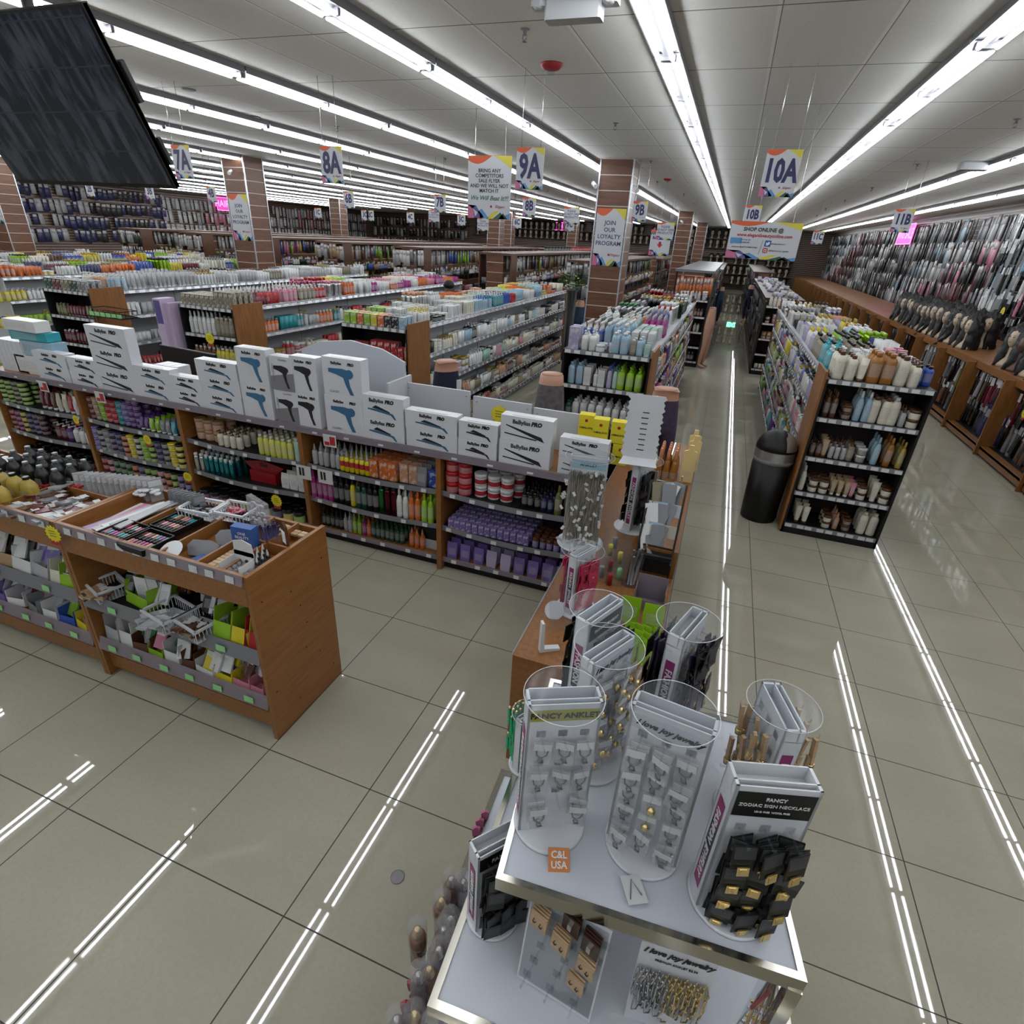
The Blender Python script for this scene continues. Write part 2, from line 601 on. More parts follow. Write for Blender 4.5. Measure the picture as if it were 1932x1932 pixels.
def signs():
    B = dict(bold=.006)
    for s, x in (('7A', -5.57), ('8A', -3.73), ('9A', -1.76), ('10A', .19)):
        sign('aisle_sign', [(s, .155 if len(s) > 2 else .185, 'ink_navy', -.14, 0, dict(bold=.008))], x, 5.13, 3.13, .24, .30,
             'white hanging aisle sign reading %s with orange and yellow corners' % s)
    for s, x in (('2B', -14.25), ('3B', -12.4), ('4B', -10.65), ('6B', -7.24), ('7B', -5.27), ('8B', -3.54), ('9B', -1.62), ('10B', .12), ('11B', 2.1)):
        sign('aisle_sign', [(s, .135 if len(s) > 2 else .16, 'ink_navy', -.13, 0, dict(bold=.0075))], x, 10.4 if x < 2 else 10.1, 3.08, .24, .29,
             'smaller white hanging aisle sign reading %s over the cross aisle' % s)
    for s, x in (('1C', -13.2), ('2C', -11.2), ('3C', -11.4), ('4C', -9.75), ('5C', -8.0), ('6C', -6.2), ('7C', -4.6), ('11C', 1.85)):
        sign('aisle_sign', [(s, .15, 'ink_navy', -.13, 0, dict(bold=.0075))], x, 17.2, 2.97, .26, .3,
             'small white aisle sign reading %s far down the store' % s, logo=False)
    sign('notice_sign', [('BRING ANY\nCOMPETITORS\nSALE FLYER\nAND WE WILL NOT\nMATCH IT', .05, 'ink_black', -.235, 0, dict(bold=.0008, space=.95)),
                         ('We Will Beat It!!!', .062, 'ink_green', -.4, 0, dict(shear=.35, bold=.0006))],
         -2.69, 6.5, 3.23, .51, .6, 'tall white hanging sign saying bring any competitors sale flyer')
    s = sign('notice_sign', [('SHOP ONLINE @', .048, 'ink_black', -.072, -.02, dict(bold=.0012)),
                             ('www.elegantbeautyonline.com', .0415, 'ink_red', -.122, 0, dict(bold=.0009)),
                             ('Find us on\nfacebook', .024, 'ink_blue', -.176, -.17, dict(bold=.0003)),
                             ('ELEGANT BEAUTY SUPERSTORES', .0165, 'ink_black', -.232, -.165, dict(shear=.2, bold=.0003)),
                             ('@elegantbeautyS', .018, 'ink_black', -.19, .14, dict(shear=.3)),
                             ('@elegantbeauty_supplies', .018, 'ink_black', -.25, .16, dict(shear=.3))],
             .23, 6.6, 2.72, .66, .335, 'wide white hanging sign reading shop online with web address', logo=False)
    b = MB()
    b.quad([(-.004, -.0052, -.16), (-.001, -.0052, -.16), (-.018, -.0052, -.29), (-.021, -.0052, -.29)])
    ob('divider_line', b.mesh('divider_line', 'ink_black'), s)
    b = MB()
    b.quad([(.02, -.0052, -.162), (.078, -.0052, -.162), (.074, -.0052, -.218), (.016, -.0052, -.218)])
    b.quad([(-.31, -.0052, -.15), (-.2, -.0052, -.15), (-.2, -.0052, -.2), (-.28, -.0052, -.2), (-.3, -.0052, -.212), (-.298, -.0052, -.2), (-.31, -.0052, -.2)][::-1], 1)
    ob('bird_badge', b.mesh('bird_badge', ['ink_blue', 'ink_sky']), s)
    b = MB().quad([(.03, -.0058, -.178), (.04, -.0058, -.186), (.05, -.0058, -.176), (.06, -.0058, -.174), (.068, -.0058, -.182), (.06, -.0058, -.2), (.044, -.0058, -.208), (.028, -.0058, -.205), (.036, -.0058, -.198), (.03, -.0058, -.19)])
    ob('bird', b.mesh('bird', 'ink_white'), s)
    b = MB()
    for r0, m in ((.029, 0), (.024, 1), (.019, 0), (.012, 1), (.007, 0)):
        n = 4 if r0 > .02 else 20
        e = -.0052 - .0003 * (.03 - r0) * 100
        b.quad([(.035 + r0 * 1.15 * math.cos(2 * PI * k / n + PI / 4), e, -.252 + r0 * 1.15 * math.sin(2 * PI * k / n + PI / 4)) for k in range(n)][::-1], m)
    ob('camera_badge', b.mesh('camera_badge', ['ink_red', 'ink_white']), s)
    for x, y, ph in ((-2.07, 10.345, 'nearer brick-brown column behind the cross aisle'), (-10.01, 10.445, 'brown slatted column beneath the pink neon'),
                     (-18.0, 10.495, 'brown slatted column beside the far hair wall')):
        t = sign('loyalty_poster', [('JOIN\nOUR\nLOYALTY\nPROGRAM', .092, 'ink_navy', -.37, 0, dict(bold=.0012, space=1.12))], x, y, 2.96, .49, .87,
                 'white poster join our loyalty program on the ' + ph, 'poster', cords=False)
    sign('wholesale_sign', [('WHOLESALE\nBulk Deals', .115, 'ink_navy', -.17, 0, dict(bold=.004))], -2.28, 19.5, 2.87, .62, .72,
         'white hanging sign reading wholesale bulk deals with a red arrow', logo=False)
    w = [o for o in COL.objects if o.name.startswith('wholesale_sign')][0]
    ob('arrow', MB().quad([(-.04, -.006, -.33), (.04, -.006, -.33), (.04, -.006, -.4), (.09, -.006, -.4), (0, -.006, -.5), (-.09, -.006, -.4), (-.04, -.006, -.4)][::-1]).mesh('arrow', 'ink_red'), w)
    for x, y, z, ph in ((-4.5, 16.9, 3.27, 'in front of the 7C sign'), (-10.9, 21, 3.2, 'in front of the 4C sign'), (-8.9, 21, 3.0, 'beside the 6C sign'), (-1.9, 17, 3.0, 'behind the 9B sign')):
        sign('notice_card', [('PLEASE\nDO NOT OPEN\nPRODUCTS', .075, 'ink_navy', -.18, 0, dict(bold=.001))], x, y, z, .45, .42,
             'white hanging card asking please do not open products ' + ph, logo=False)


def neon(name, word, x, y, z, w, h, rz, label, mat='neon_pink'):
    t = ob(name, MB().box(-w / 2, w / 2, 0, .02, -h, 0).mesh(name, 'neon_pink_dim'), None, (x, y, z), rz)
    tag(t, label, 'neon sign')
    lettering(word, h * .72, mat, t, (0, -.012, -h / 2), bold=.004)
    fr = MB().tube([(-w / 2, -.01, 0), (w / 2, -.01, 0), (w / 2, -.01, -h), (-w / 2, -.01, -h)], .014, 6, closed=True)
    ob('tube_border', fr.mesh('tube_border', mat), t)


def ceiling_gear():
    spr = MB().lathe([(.032, 0), (.03, -.006), (.012, -.008), (.012, -.03), (.006, -.034)], 12)
    spr.tube([(-.013, 0, -.028), (-.012, 0, -.05), (0, 0, -.062)], .003)
    spr.tube([(.013, 0, -.028), (.012, 0, -.05), (0, 0, -.062)], .003)
    spr.lathe([(.016, -.066), (.016, -.063), (.004, -.061)], 10)
    sm = spr.mesh('sprinkler_head', 'ink_grey')
    for px, py in ((990, 66), (1161, 238), (636, 243), (840, 302), (1228, 308), (1240, 345), (1290, 368), (1308, 385), (1917, 232), (1730, 314), (1645, 357), (1594, 380), (1558, 395), (1541, 408), (1033, 360), (540, 290)):
        x, y, z = at(px, py, ZC - .03)
        o = tag(ob('sprinkler_head', sm, None, (x, y, ZC)), 'small grey metal sprinkler head hanging from a ceiling panel', 'sprinkler', 'sprinkler heads on the ceiling')
    st = MB().lathe([(.085, 0), (.085, -.012), (.06, -.035), (.03, -.042)], 20)
    stm = st.mesh('fire_strobe', 'ink_red')
    for px, py, ph in ((1041, 120, 'in front of the column'), (1260, 337, 'beyond the nearer column')):
        x, y, z = at(px, py, ZC)
        o = ob('fire_strobe', stm, None, (x, y, ZC))
        ob('lens', MB().lathe([(.03, -.04), (.03, -.062), (.018, -.07)], 12).mesh('lens', 'clear_acrylic'), o)
        ob('mount_ring', MB().lathe([(.05, 0), (.05, -.002)], 12).mesh('mount_ring', 'white_plastic'), o)
        tag(o, 'red round fire alarm strobe on the ceiling ' + ph, 'fire alarm')
    # emergency light with two lamps
    x, y, z = at(1085, 8, ZC - .1)
    e = ob('emergency_light', None, None, (x, y, ZC))
    ob('housing', MB().bbox(-.15, .15, -.05, .05, -.17, 0, .012).mesh('housing', 'white_plastic'), e)
    for sx in (-1, 1):
        ob('bracket', MB().bbox(sx * .19 - .04, sx * .19 + .04, -.045, .045, -.11, -.02, .012).mesh('bracket', 'white_plastic'), e)
        l = ob('lamp', MB().lathe([(.02, .03), (.035, .0), (.035, -.01)], 14).mesh('lamp', 'white_plastic'), e, (sx * .19, -.04, -.09))
        l.rotation_euler = (PI * .6, 0, 0)
    tag(e, 'white twin-lamp emergency light fixed under the ceiling', 'emergency light')
    vent = MB().lathe([(.07, 0), (.07, -.008), (.05, -.014)], 16)
    vm = vent.mesh('ceiling_speaker', 'ink_grey')
    for px, py in ((356, 168), (480, 220)):
        tag(ob('ceiling_speaker', vm, None, at(px, py, ZC)), 'flat dark round disc on the ceiling among the panels', 'ceiling disc', 'flat dark ceiling discs')
    # security cameras
    for x, y, z, ph in ((-2.42, 10.4, 3.3, 'upper corner of the nearer column'), (-1.72, 10.3, 3.25, 'other corner of the nearer column'), (-9.95, 10.35, 3.35, 'far brown column by the pink neon'), (-2.2, 24.7, 3.3, 'second column down the aisle')):
        t = ob('security_camera', MB().lathe([(.03, -.06), (.032, 0), (.032, .09), (.02, .1)], 12).mesh('security_camera', 'white_plastic'), None, (x, y - .05, z))
        t.rotation_euler = (PI * .6, 0, .5)
        ob('mount', MB().lathe([(.035, .1), (.035, .13)], 10).mesh('mount', 'white_plastic'), t)
        tag(t, 'small white security camera fixed on the ' + ph, 'security camera')
    # projector-like unit on the ceiling at the far side
    x, y, z = at(1840, 305, ZC)
    t = ob('ceiling_unit', MB().bbox(-.16, .16, -.1, .1, -.1, 0, .02).mesh('ceiling_unit', 'white_plastic'), None, (x, y, ZC))
    tag(t, 'white wedge-shaped unit on the ceiling between two light rows', 'ceiling unit')


def television():
    h = .72
    th = math.radians(24.3)
    t = ob('television', None, None, (-3.39, 2.5, 2.60))
    t.rotation_euler = (-0, 0, 0)
    M = Matrix.Rotation(th, 4, 'X')
    a = MB()
    a.M = M
    a.bbox(-.6, .6, 0, .03, 0, .72, .004)
    a.box(-.6, .6, .002, .03, 0, .72)
    o1 = ob('bezel', a.mesh('bezel', 'black_plastic'), t)
    s = ob('screen', MB().box(-.585, .585, -.004, 0, .02, .705).mesh('screen', 'tv_screen'), t)
    s.rotation_euler.x = th
    b = MB()
    b.M = M
    b.bbox(-.3, .3, .03, .08, .12, .6, .01)
    b.bbox(.5, .61, .03, .055, .1, .22, .004)
    b.bbox(.5, .615, .03, .06, .36, .52, .004)
    ob('rear_cover', b.mesh('rear_cover', 'black_plastic'), t)
    c = MB().tube([(0, -.1, .3), (0, -.1, 1.06)], .025, 8)
    c.box(-.12, .12, -.22, .02, 1.04, 1.06)
    ob('ceiling_mount', c.mesh('ceiling_mount', 'black_plastic'), t)
    tag(t, 'large black flat television tilted down from the ceiling, screen dark', 'television')

# ---------------------------------------------------------------- kinds of goods
KIND = {}      # kind -> dict(parts=[(name, mesh, slot)], w, d, h, cat)
C_ = dict(white=(.84, .85, .85), cream=(.84, .79, .64), amber=(.42, .17, .03), brown=(.13, .05, .02), black=(.006, .006, .007), red=(.5, .012, .02),
          orange=(.75, .17, .02), yellow=(.8, .66, .02), lime=(.32, .58, .02), green=(.03, .22, .06), teal=(.02, .32, .36), blue=(.03, .1, .5),
          navy=(.015, .02, .12), purple=(.22, .15, .48), violet=(.12, .03, .25), magenta=(.42, .02, .25), pink=(.72, .25, .36), grey=(.25, .26, .28),
          silver=(.5, .5, .52), gold=(.5, .36, .06), lilac=(.5, .45, .68), sky=(.35, .55, .7), mint=(.4, .65, .55), tan=(.5, .34, .18),
          olive=(.2, .19, .05), maroon=(.16, .01, .03), darkgreen=(.01, .07, .04), turquoise=(.05, .42, .5), khaki=(.28, .24, .16), peach=(.7, .35, .2))
C_ = {k: tuple(x * .66 for x in v) for k, v in C_.items()}


def make_kinds():
    L = ['colour_plastic', 'label_print']

    def K(kind, parts, w, d, h, cat):
        KIND[kind] = dict(parts=parts, w=w, d=d, h=h, cat=cat)
    # round-shouldered bottle with a disc cap
    b = MB().lathe([(.030, 0), (.033, .006), (.033, .04), (.033, .125), (.032, .145), (.022, .165), (.013, .17)], 12, sy=.68, mats=[0, 0, 1, 0, 0, 0])
    c = MB().lathe([(.016, .168), (.016, .192), (.014, .195)], 10)
    K('shampoo_bottle', [(b.mesh('shampoo_bottle', L), 0), (c.mesh('cap', 'colour_plastic'), 1)], .068, .048, .195, 'bottle')
    b = MB().lathe([(.030, 0), (.033, .005), (.033, .035), (.033, .115), (.03, .14), (.014, .155)], 12, mats=[0, 0, 1, 0, 0])
    c = MB().lathe([(.015, .153), (.015, .168), (.006, .17), (.006, .19), (.011, .191), (.011, .2)], 8)
    c.box(-.006, .006, -.04, .0, .191, .2)
    K('pump_bottle', [(b.mesh('pump_bottle', L), 0), (c.mesh('pump', 'colour_plastic'), 1)], .068, .07, .2, 'bottle')
    b = MB().lathe([(.024, 0), (.026, .005), (.026, .04), (.026, .13), (.018, .165), (.010, .18)], 10, mats=[0, 0, 1, 0, 0])
    c = MB().lathe([(.011, .178), (.011, .2), (.009, .225), (.006, .23)], 8)
    K('spray_bottle', [(b.mesh('spray_bottle', L), 0), (c.mesh('spray_cap', 'colour_plastic'), 1)], .054, .054, .23, 'bottle')
    b = MB().lathe([(.020, 0), (.022, .004), (.022, .03), (.022, .09), (.019, .105), (.010, .112)], 10, mats=[0, 0, 1, 0, 0])
    c = MB().lathe([(.012, .11), (.011, .122), (.004, .15), (.003, .158)], 8)
    K('applicator_bottle', [(b.mesh('applicator_bottle', L), 0), (c.mesh('nozzle', 'colour_plastic'), 1)], .046, .046, .158, 'bottle')
    b = MB().lathe([(.024, 0), (.026, .004), (.026, .17), (.026, .185), (.018, .197), (.014, .2)], 12, mats=[0, 0, 0, 0, 0])
    c = MB().lathe([(.021, .196), (.021, .228), (.017, .233)], 10)
    K('aerosol_can', [(b.mesh('aerosol_can', ['colour_metal']), 0), (c.mesh('cap', 'colour_plastic'), 1)], .056, .056, .233, 'spray can')
    b = MB().lathe([(.040, 0), (.044, .004), (.044, .012), (.044, .052), (.042, .056)], 14, mats=[0, 0, 1, 0])
    c = MB().lathe([(.046, .054), (.046, .076), (.043, .079)], 14)
    K('product_jar', [(b.mesh('product_jar', L), 0), (c.mesh('lid', 'colour_plastic'), 1)], .096, .096, .079, 'jar')
    b = MB().box(-.033, .033, -.022, .022, 0, .165)
    K('product_carton', [(b.mesh('product_carton', 'carton_print'), 0)], .07, .048, .165, 'box')
    b = MB()
    n = 10
    ring = lambda rx, ry, z: [(rx * math.cos(2 * PI * i / n), ry * math.sin(2 * PI * i / n), z) for i in range(n)]
    vs_ = ring(.021, .021, .022) + ring(.024, .017, .08) + ring(.029, .003, .165)
    b.add(vs_, [(k * n + i, k * n + (i + 1) % n, k * n + n + (i + 1) % n, k * n + n + i) for k in (0, 1) for i in range(n)] + [tuple(range(2 * n, 3 * n))], 0, True)
    b.m = [0] * 2 * n + [0]
    b.quad([(-.016, -.02, .05), (.016, -.02, .05), (.02, -.012, .12), (-.02, -.012, .12)], 1)
    c = MB().lathe([(.018, 0), (.020, .003), (.020, .022)], 10)
    K('squeeze_tube', [(b.mesh('squeeze_tube', L), 0), (c.mesh('cap', 'colour_plastic'), 1)], .06, .044, .165, 'tube')
    b = MB().add([(-.035, -.02, 0), (.035, -.02, 0), (.035, .02, 0), (-.035, .02, 0), (-.04, -.014, .07), (.04, -.014, .07), (.04, .014, .07), (-.04, .014, .07), (-.038, -.002, .13), (.038, -.002, .13), (.038, .002, .13), (-.038, .002, .13)],
                 [(3, 2, 1, 0), (0, 1, 5, 4), (1, 2, 6, 5), (2, 3, 7, 6), (3, 0, 4, 7), (4, 5, 9, 8), (5, 6, 10, 9), (6, 7, 11, 10), (7, 4, 8, 11), (8, 9, 10, 11)], 0)
    b.quad([(-.026, -.0185, .03), (.026, -.0185, .03), (.028, -.0125, .085), (-.028, -.0125, .085)], 1)
    K('product_pouch', [(b.mesh('product_pouch', L), 0)], .084, .045, .13, 'pouch')
    b = MB().lathe([(.040, 0), (.044, .004), (.044, .014), (.044, .044), (.044, .056)], 16, mats=[0, 0, 1, 0])
    c = MB().lathe([(.046, .054), (.046, .076), (.043, .079)], 16)
    K('banded_jar', [(b.mesh('banded_jar', ['colour_plastic', 'ink_red']), 0), (c.mesh('lid', 'colour_plastic'), 1)], .096, .096, .079, 'jar')
    b = MB().lathe([(.020, 0), (.022, .004), (.022, .04), (.022, .08), (.019, .105), (.010, .112)], 10, mats=[0, 0, 1, 0, 0])
    c = MB().lathe([(.012, .11), (.011, .122), (.004, .15), (.003, .158)], 8)
    K('banded_nozzle_bottle', [(b.mesh('banded_nozzle_bottle', ['colour_plastic', 'ink_red']), 0), (c.mesh('nozzle', 'colour_plastic'), 1)], .046, .046, .158, 'bottle')
    # gallon jug
    b = MB().lathe([(.06, 0), (.065, .01), (.065, .06), (.065, .17), (.055, .2), (.03, .235), (.02, .245)], 14, sy=.75, mats=[0, 0, 1, 0, 0, 0])
    b.m = [0] * len(b.m)
    b.quad([(-.035, -.0492, .07), (.035, -.0492, .07), (.035, -.0492, .15), (-.035, -.0492, .15)], 1)
    c = MB().lathe([(.022, .243), (.022, .268), (.02, .27)], 12)
    K('large_bottle', [(b.mesh('large_bottle', L), 0), (c.mesh('cap', 'colour_plastic'), 1)], .14, .105, .27, 'bottle')
    # hanging hair pack with header card
    b = MB().add([(-.05, -.012, -.42), (.05, -.012, -.42), (.05, .012, -.42), (-.05, .012, -.42), (-.055, -.016, -.22), (.055, -.016, -.22), (.055, .012, -.22), (-.055, .012, -.22), (-.05, -.003, 0), (.05, -.003, 0), (.05, .003, 0), (-.05, .003, 0)],
                 [(3, 2, 1, 0), (0, 1, 5, 4), (1, 2, 6, 5), (2, 3, 7, 6), (3, 0, 4, 7), (4, 5, 9, 8), (5, 6, 10, 9), (6, 7, 11, 10), (7, 4, 8, 11), (8, 9, 10, 11)], 0)
    c = MB().box(-.04, .04, -.0135, -.012, -.13, -.03)
    c.M = Matrix.Rotation(.0, 4, 'X')
    K('hair_pack', [(b.mesh('hair_pack', 'hair_bag'), 0), (c.mesh('header_card', 'label_print'), 1)], .11, .03, .42, 'hair pack')
    b = MB().add([(-.035, -.008, -.14), (.035, -.008, -.14), (.035, .008, -.14), (-.035, .008, -.14), (-.035, -.002, 0), (.035, -.002, 0), (.035, .002, 0), (-.035, .002, 0)],
                 [(3, 2, 1, 0), (0, 1, 5, 4), (1, 2, 6, 5), (2, 3, 7, 6), (3, 0, 4, 7), (4, 5, 6, 7)], 0)
    c = MB().box(-.03, .03, -.0085, -.007, -.045, -.012)
    K('blister_pack', [(b.mesh('blister_pack', 'hair_bag'), 0), (c.mesh('header_card', 'label_print'), 1)], .08, .02, .14, 'packet')


make_kinds()
COUNT = {}
PROTO = {}
STOCK = {}
LIMIT = 285


def put(kind, loc, rz=0., sc=(1, 1, 1), color='white', cap='white', label=None, group=None, area='far', name=None, tilt=0.):
    """one product; past the limit for its kind it joins the merged stock of its area"""
    nm = name or kind
    cc = C_[color] if isinstance(color, str) else color
    kc = C_[cap] if isinstance(cap, str) else cap
    v = 1 + rnd.uniform(-.08, .08)
    cc = tuple(min(1, c * v) for c in cc)
    if label is None or COUNT.get(nm, 0) >= LIMIT:
        STOCK.setdefault(area, []).append((kind, loc, rz, sc, cc, kc, tilt))
        return
    COUNT[nm] = COUNT.get(nm, 0) + 1
    P_ = KIND[kind]['parts']
    o = ob(nm, P_[0][0], None, loc, rz, sc, cc)
    if tilt:
        o.rotation_euler = (tilt, 0, rz)
    tag(o, label, KIND[kind]['cat'], group or label)
    for me, sl in P_[1:]:
        ob(me.name.split('.')[0], me, o, color=kc)
    return o


def run(kind, n, p0, step, rows=1, rstep=(0, .07, 0), sc=(1, 1, 1), colors=('white',), cap='white', label='', area='far', rz=0., jit=.003, name=None, lim=None, stack=1):
    for r in range(rows):
        for i in range(n):
            cl = colors[(i * len(colors)) // max(1, n)]
            for s in range(stack):
                put(kind, (p0[0] + step[0] * i + rstep[0] * r + rnd.uniform(-jit, jit), p0[1] + step[1] * i + rstep[1] * r + rnd.uniform(-jit, jit), p0[2] + KIND[kind]['h'] * sc[2] * s + .0005),
                    rz + rnd.uniform(-.06, .06), sc, cl, cap if isinstance(cap, str) or len(cap) == 3 else cap, (label.replace('#', str(cl)) if label else None), None, area, name)


WORD = dict(shampoo_bottle='oval bottle', pump_bottle='pump bottle', spray_bottle='spray bottle', applicator_bottle='nozzle bottle', aerosol_can='spray can', product_jar='round jar',
            product_carton='printed carton', squeeze_tube='squeeze tube', product_pouch='pouch', large_bottle='large bottle', hair_pack='hair pack', blister_pack='hanging packet')
CAPW = ['white', 'black', 'white', 'grey', 'gold', 'white']


def fill(a, b, depth, z, hmax, where, area, pal, kinds, rz=0., rows=2, gap=.06, dens=1., unique=True, wide=(.16, .4), nobig=False):
    """fill a shelf edge from a to b (xy) with blocks of goods; depth = xy vector into the shelf per metre of row"""
    ax, ay = a
    L = math.hypot(b[0] - ax, b[1] - ay)
    ux, uy = (b[0] - ax) / L, (b[1] - ay) / L
    t = .03
    while t < L - .06:
        kind = rnd.choice(kinds)
        K = KIND[kind]
        bw = min(rnd.uniform(*wide), L - .03 - t)
        color = rnd.choice(pal)
        cap = rnd.choice(CAPW)
        s = rnd.uniform(.85, 1.15)
        s = min(s, hmax / K['h'])
        sc = (s, s, s * rnd.uniform(.85, 1.0))
        st = 1
        if kind in ('product_jar',):
            st = min(2, int(hmax / (K['h'] * sc[2])))
        pitch = K['w'] * s + .006
        n = max(1, int(bw / pitch))
        if rnd.random() < dens:
            dp = K['d'] * s + .012
            lab = '%s %s with %s cap %s' % (color, WORD[kind], cap, where) if len(K['parts']) > 1 and kind[:4] not in ('hair', 'blis') else '%s %s %s' % (color, WORD[kind], where)
            for r in range(rows):
                for i in range(n):
                    for q in range(st):
                        d = K['d'] * s / 2 + .012 + r * dp
                        tt = t + pitch * (i + .5)
                        put(kind, (ax + ux * tt + depth[0] * d, ay + uy * tt + depth[1] * d, z + q * K['h'] * sc[2]), rz + rnd.uniform(-.08, .08), sc, color, cap, lab if unique else None, None, area)
        t += n * pitch + rnd.uniform(.004, gap)


LOWPOLY = {}


def flush_stock():
    names = {}
    for area, items in STOCK.items():
        V, F, S, Cc = [], [], [], []
        off = 0
        for kind, loc, rz, sc, cc, kc, tilt in items:
            M = np.array(Matrix.Translation(loc) @ Matrix.Rotation(rz, 4, 'Z') @ Matrix.Rotation(tilt, 4, 'X') @ Matrix.Diagonal((*sc, 1)))
            for me, sl in KIND[kind]['parts']:
                if me.name not in LOWPOLY:
                    v = np.empty(len(me.vertices) * 3)
                    me.vertices.foreach_get('co', v)
                    v = v.reshape(-1, 3)
                    fl = [tuple(p.vertices) for p in me.polygons]
                    mi = [p.material_index for p in me.polygons]
                    LOWPOLY[me.name] = (np.c_[v, np.ones(len(v))], fl, mi, np.array([len(f) for f in fl]), np.concatenate([np.array(f) for f in fl]))
                v, fl, mi, ln, idx = LOWPOLY[me.name]
                V.append((v @ M.T)[:, :3])
                F.append(idx + off)
                S.append(ln)
                col = cc if sl == 0 else kc
                if kind in ('hair_pack', 'blister_pack') and sl:
                    col = (.38, .36, .37)
                elif kind in ('hair_pack', 'blister_pack'):
                    col = tuple(c * .75 + .012 for c in cc)
                lab = tuple(.2 + .6 * q for q in col)
                Cc += [(lab if (m == 1) else col) for m in mi]
                off += len(v)
        V = np.concatenate(V)
        F = np.concatenate(F)
        S = np.concatenate(S)
        me = bpy.data.meshes.new('assorted_stock')
        me.vertices.add(len(V))
        me.vertices.foreach_set('co', V.ravel())
        me.loops.add(len(F))
        me.loops.foreach_set('vertex_index', F)
        me.polygons.add(len(S))
        st = np.concatenate([[0], np.cumsum(S)[:-1]])
        me.polygons.foreach_set('loop_start', st)
        me.polygons.foreach_set('loop_total', S)
        at_ = me.attributes.new('Col', 'FLOAT_COLOR', 'FACE')
        c = np.ones((len(S), 4))
        c[:, :3] = np.array(Cc)
        at_.data.foreach_set('color', c.ravel())
        me.materials.append(MAT['mixed_stock'])
        me.update(calc_edges=True)
        me.validate()
        o = ob('assorted_stock', me)
        tag(o, area, 'shop stock', None, 'stuff')


# ---------------------------------------------------------------- shop fixtures
def tags_row(b, x0, x1, y, z, n, m=0, w=.045, h=.028, tilt=0):
    for i in range(n):
        cx = x0 + (x1 - x0) * (i + .5) / n + rnd.uniform(-.015, .015)
        b.quad([(cx - w / 2, y, z), (cx + w / 2, y, z), (cx + w / 2, y + .004, z + h), (cx - w / 2, y + .004, z + h)], m)


def price_burst(x, y, z, r, rz, label, parent=None):
    n = 14
    pts = []
    for i in range(2 * n):
        rr = r if i % 2 == 0 else r * .8
        pts.append((rr * math.sin(PI * i / n), rr * math.cos(PI * i / n)))
    b = MB().prism(pts, -.001, .001)
    b.box(-r * .6, r * .6, -.0005, .0015, -r * 1.3, -r * .7, 1)
    for k in range(3):
        b.box(-r * .45, r * .4, -.0018, -.001, r * (.3 - .28 * k), r * (.36 - .28 * k), 2)
    o = ob('price_burst', b.mesh('price_burst', ['tag_yellow', 'ink_red', 'ink_black']), None, (x, y, z), rz)
    return tag(o, label, 'price tag')


def bowed(x0, x1, yf, yb, z0, z1, bow, b, m=0):
    n = 8
    pl = [(x1, yb), (x0, yb)] + [(x0 + (x1 - x0) * i / n, yf - bow * math.sin(PI * i / n)) for i in range(n + 1)]
    b.prism(pl, z0, z1, 'z', m)
    return b


def shelf_bay(x0, x1, y0, y1, H, levels, label, bow=.05):
    t = ob('shelf_bay', None, None, ((x0 + x1) / 2, y0, 0))
    tag(t, label, 'shelf unit', 'wooden shelf bays of the checkout island')
    w = (x1 - x0) / 2
    D = y1 - y0
    for s in (-1, 1):
        ob('side_panel', MB().box(min(s * w, s * (w - .02)), max(s * w, s * (w - .02)), 0, D, 0, H).mesh('side_panel', 'cherry_wood_flat'), t)
    ob('back_panel', MB().box(-w, w, D - .02, D, 0, H).mesh('back_panel', 'dark_cherry'), t)
    ob('kick_board', MB().box(-w + .02, w - .02, .06, .08, 0, levels[-1] - .02).mesh('kick_board', 'kick_black'), t)
    ob('top_board', MB().box(-w, w, 0, D, H - .03, H).mesh('top_board', 'cherry_wood_flat'), t)
    b = MB().box(-w, w, -.012, 0, H - .045, H + .012)
    tags_row(b, -w, w, -.014, H - .032, 4, 1)
    ob('top_rail', b.mesh('top_rail', ['plexi_rail', 'tag_paper']), t)
    for i, z in enumerate(levels):
        last = i == len(levels) - 1
        b = MB()
        bowed(-w + .02, w - .02, .03, D - .02, z - .018, z, 0 if last else bow, b)
        sh = ob('shelf', b.mesh('shelf', 'cherry_wood_flat' if last else 'black_board'), t)
        b = MB()
        n = 8
        bw = 0 if last else bow
        pts = [(-w + .02 + (2 * w - .04) * k / n, .028 - bw * math.sin(PI * k / n)) for k in range(n + 1)]
        for k in range(n):
            (xa, ya), (xb, yb) = pts[k], pts[k + 1]
            b.quad([(xa, ya - .004, z - .03), (xb, yb - .004, z - .03), (xb, yb, z + .014), (xa, ya, z + .014)])
        for k in range(6):
            f = (k + .5 + rnd.uniform(-.2, .2)) / 6
            cx = -w + .02 + (2 * w - .04) * f
            yy = .022 - bw * math.sin(PI * f)
            b.quad([(cx - .022, yy - .004, z - .026), (cx + .022, yy - .004, z - .026), (cx + .022, yy, z + .004), (cx - .022, yy, z + .004)], 1)
        ob('price_rail', b.mesh('price_rail', ['plexi_rail' if last else 'grey_rail', 'tag_paper']), sh)
    return t


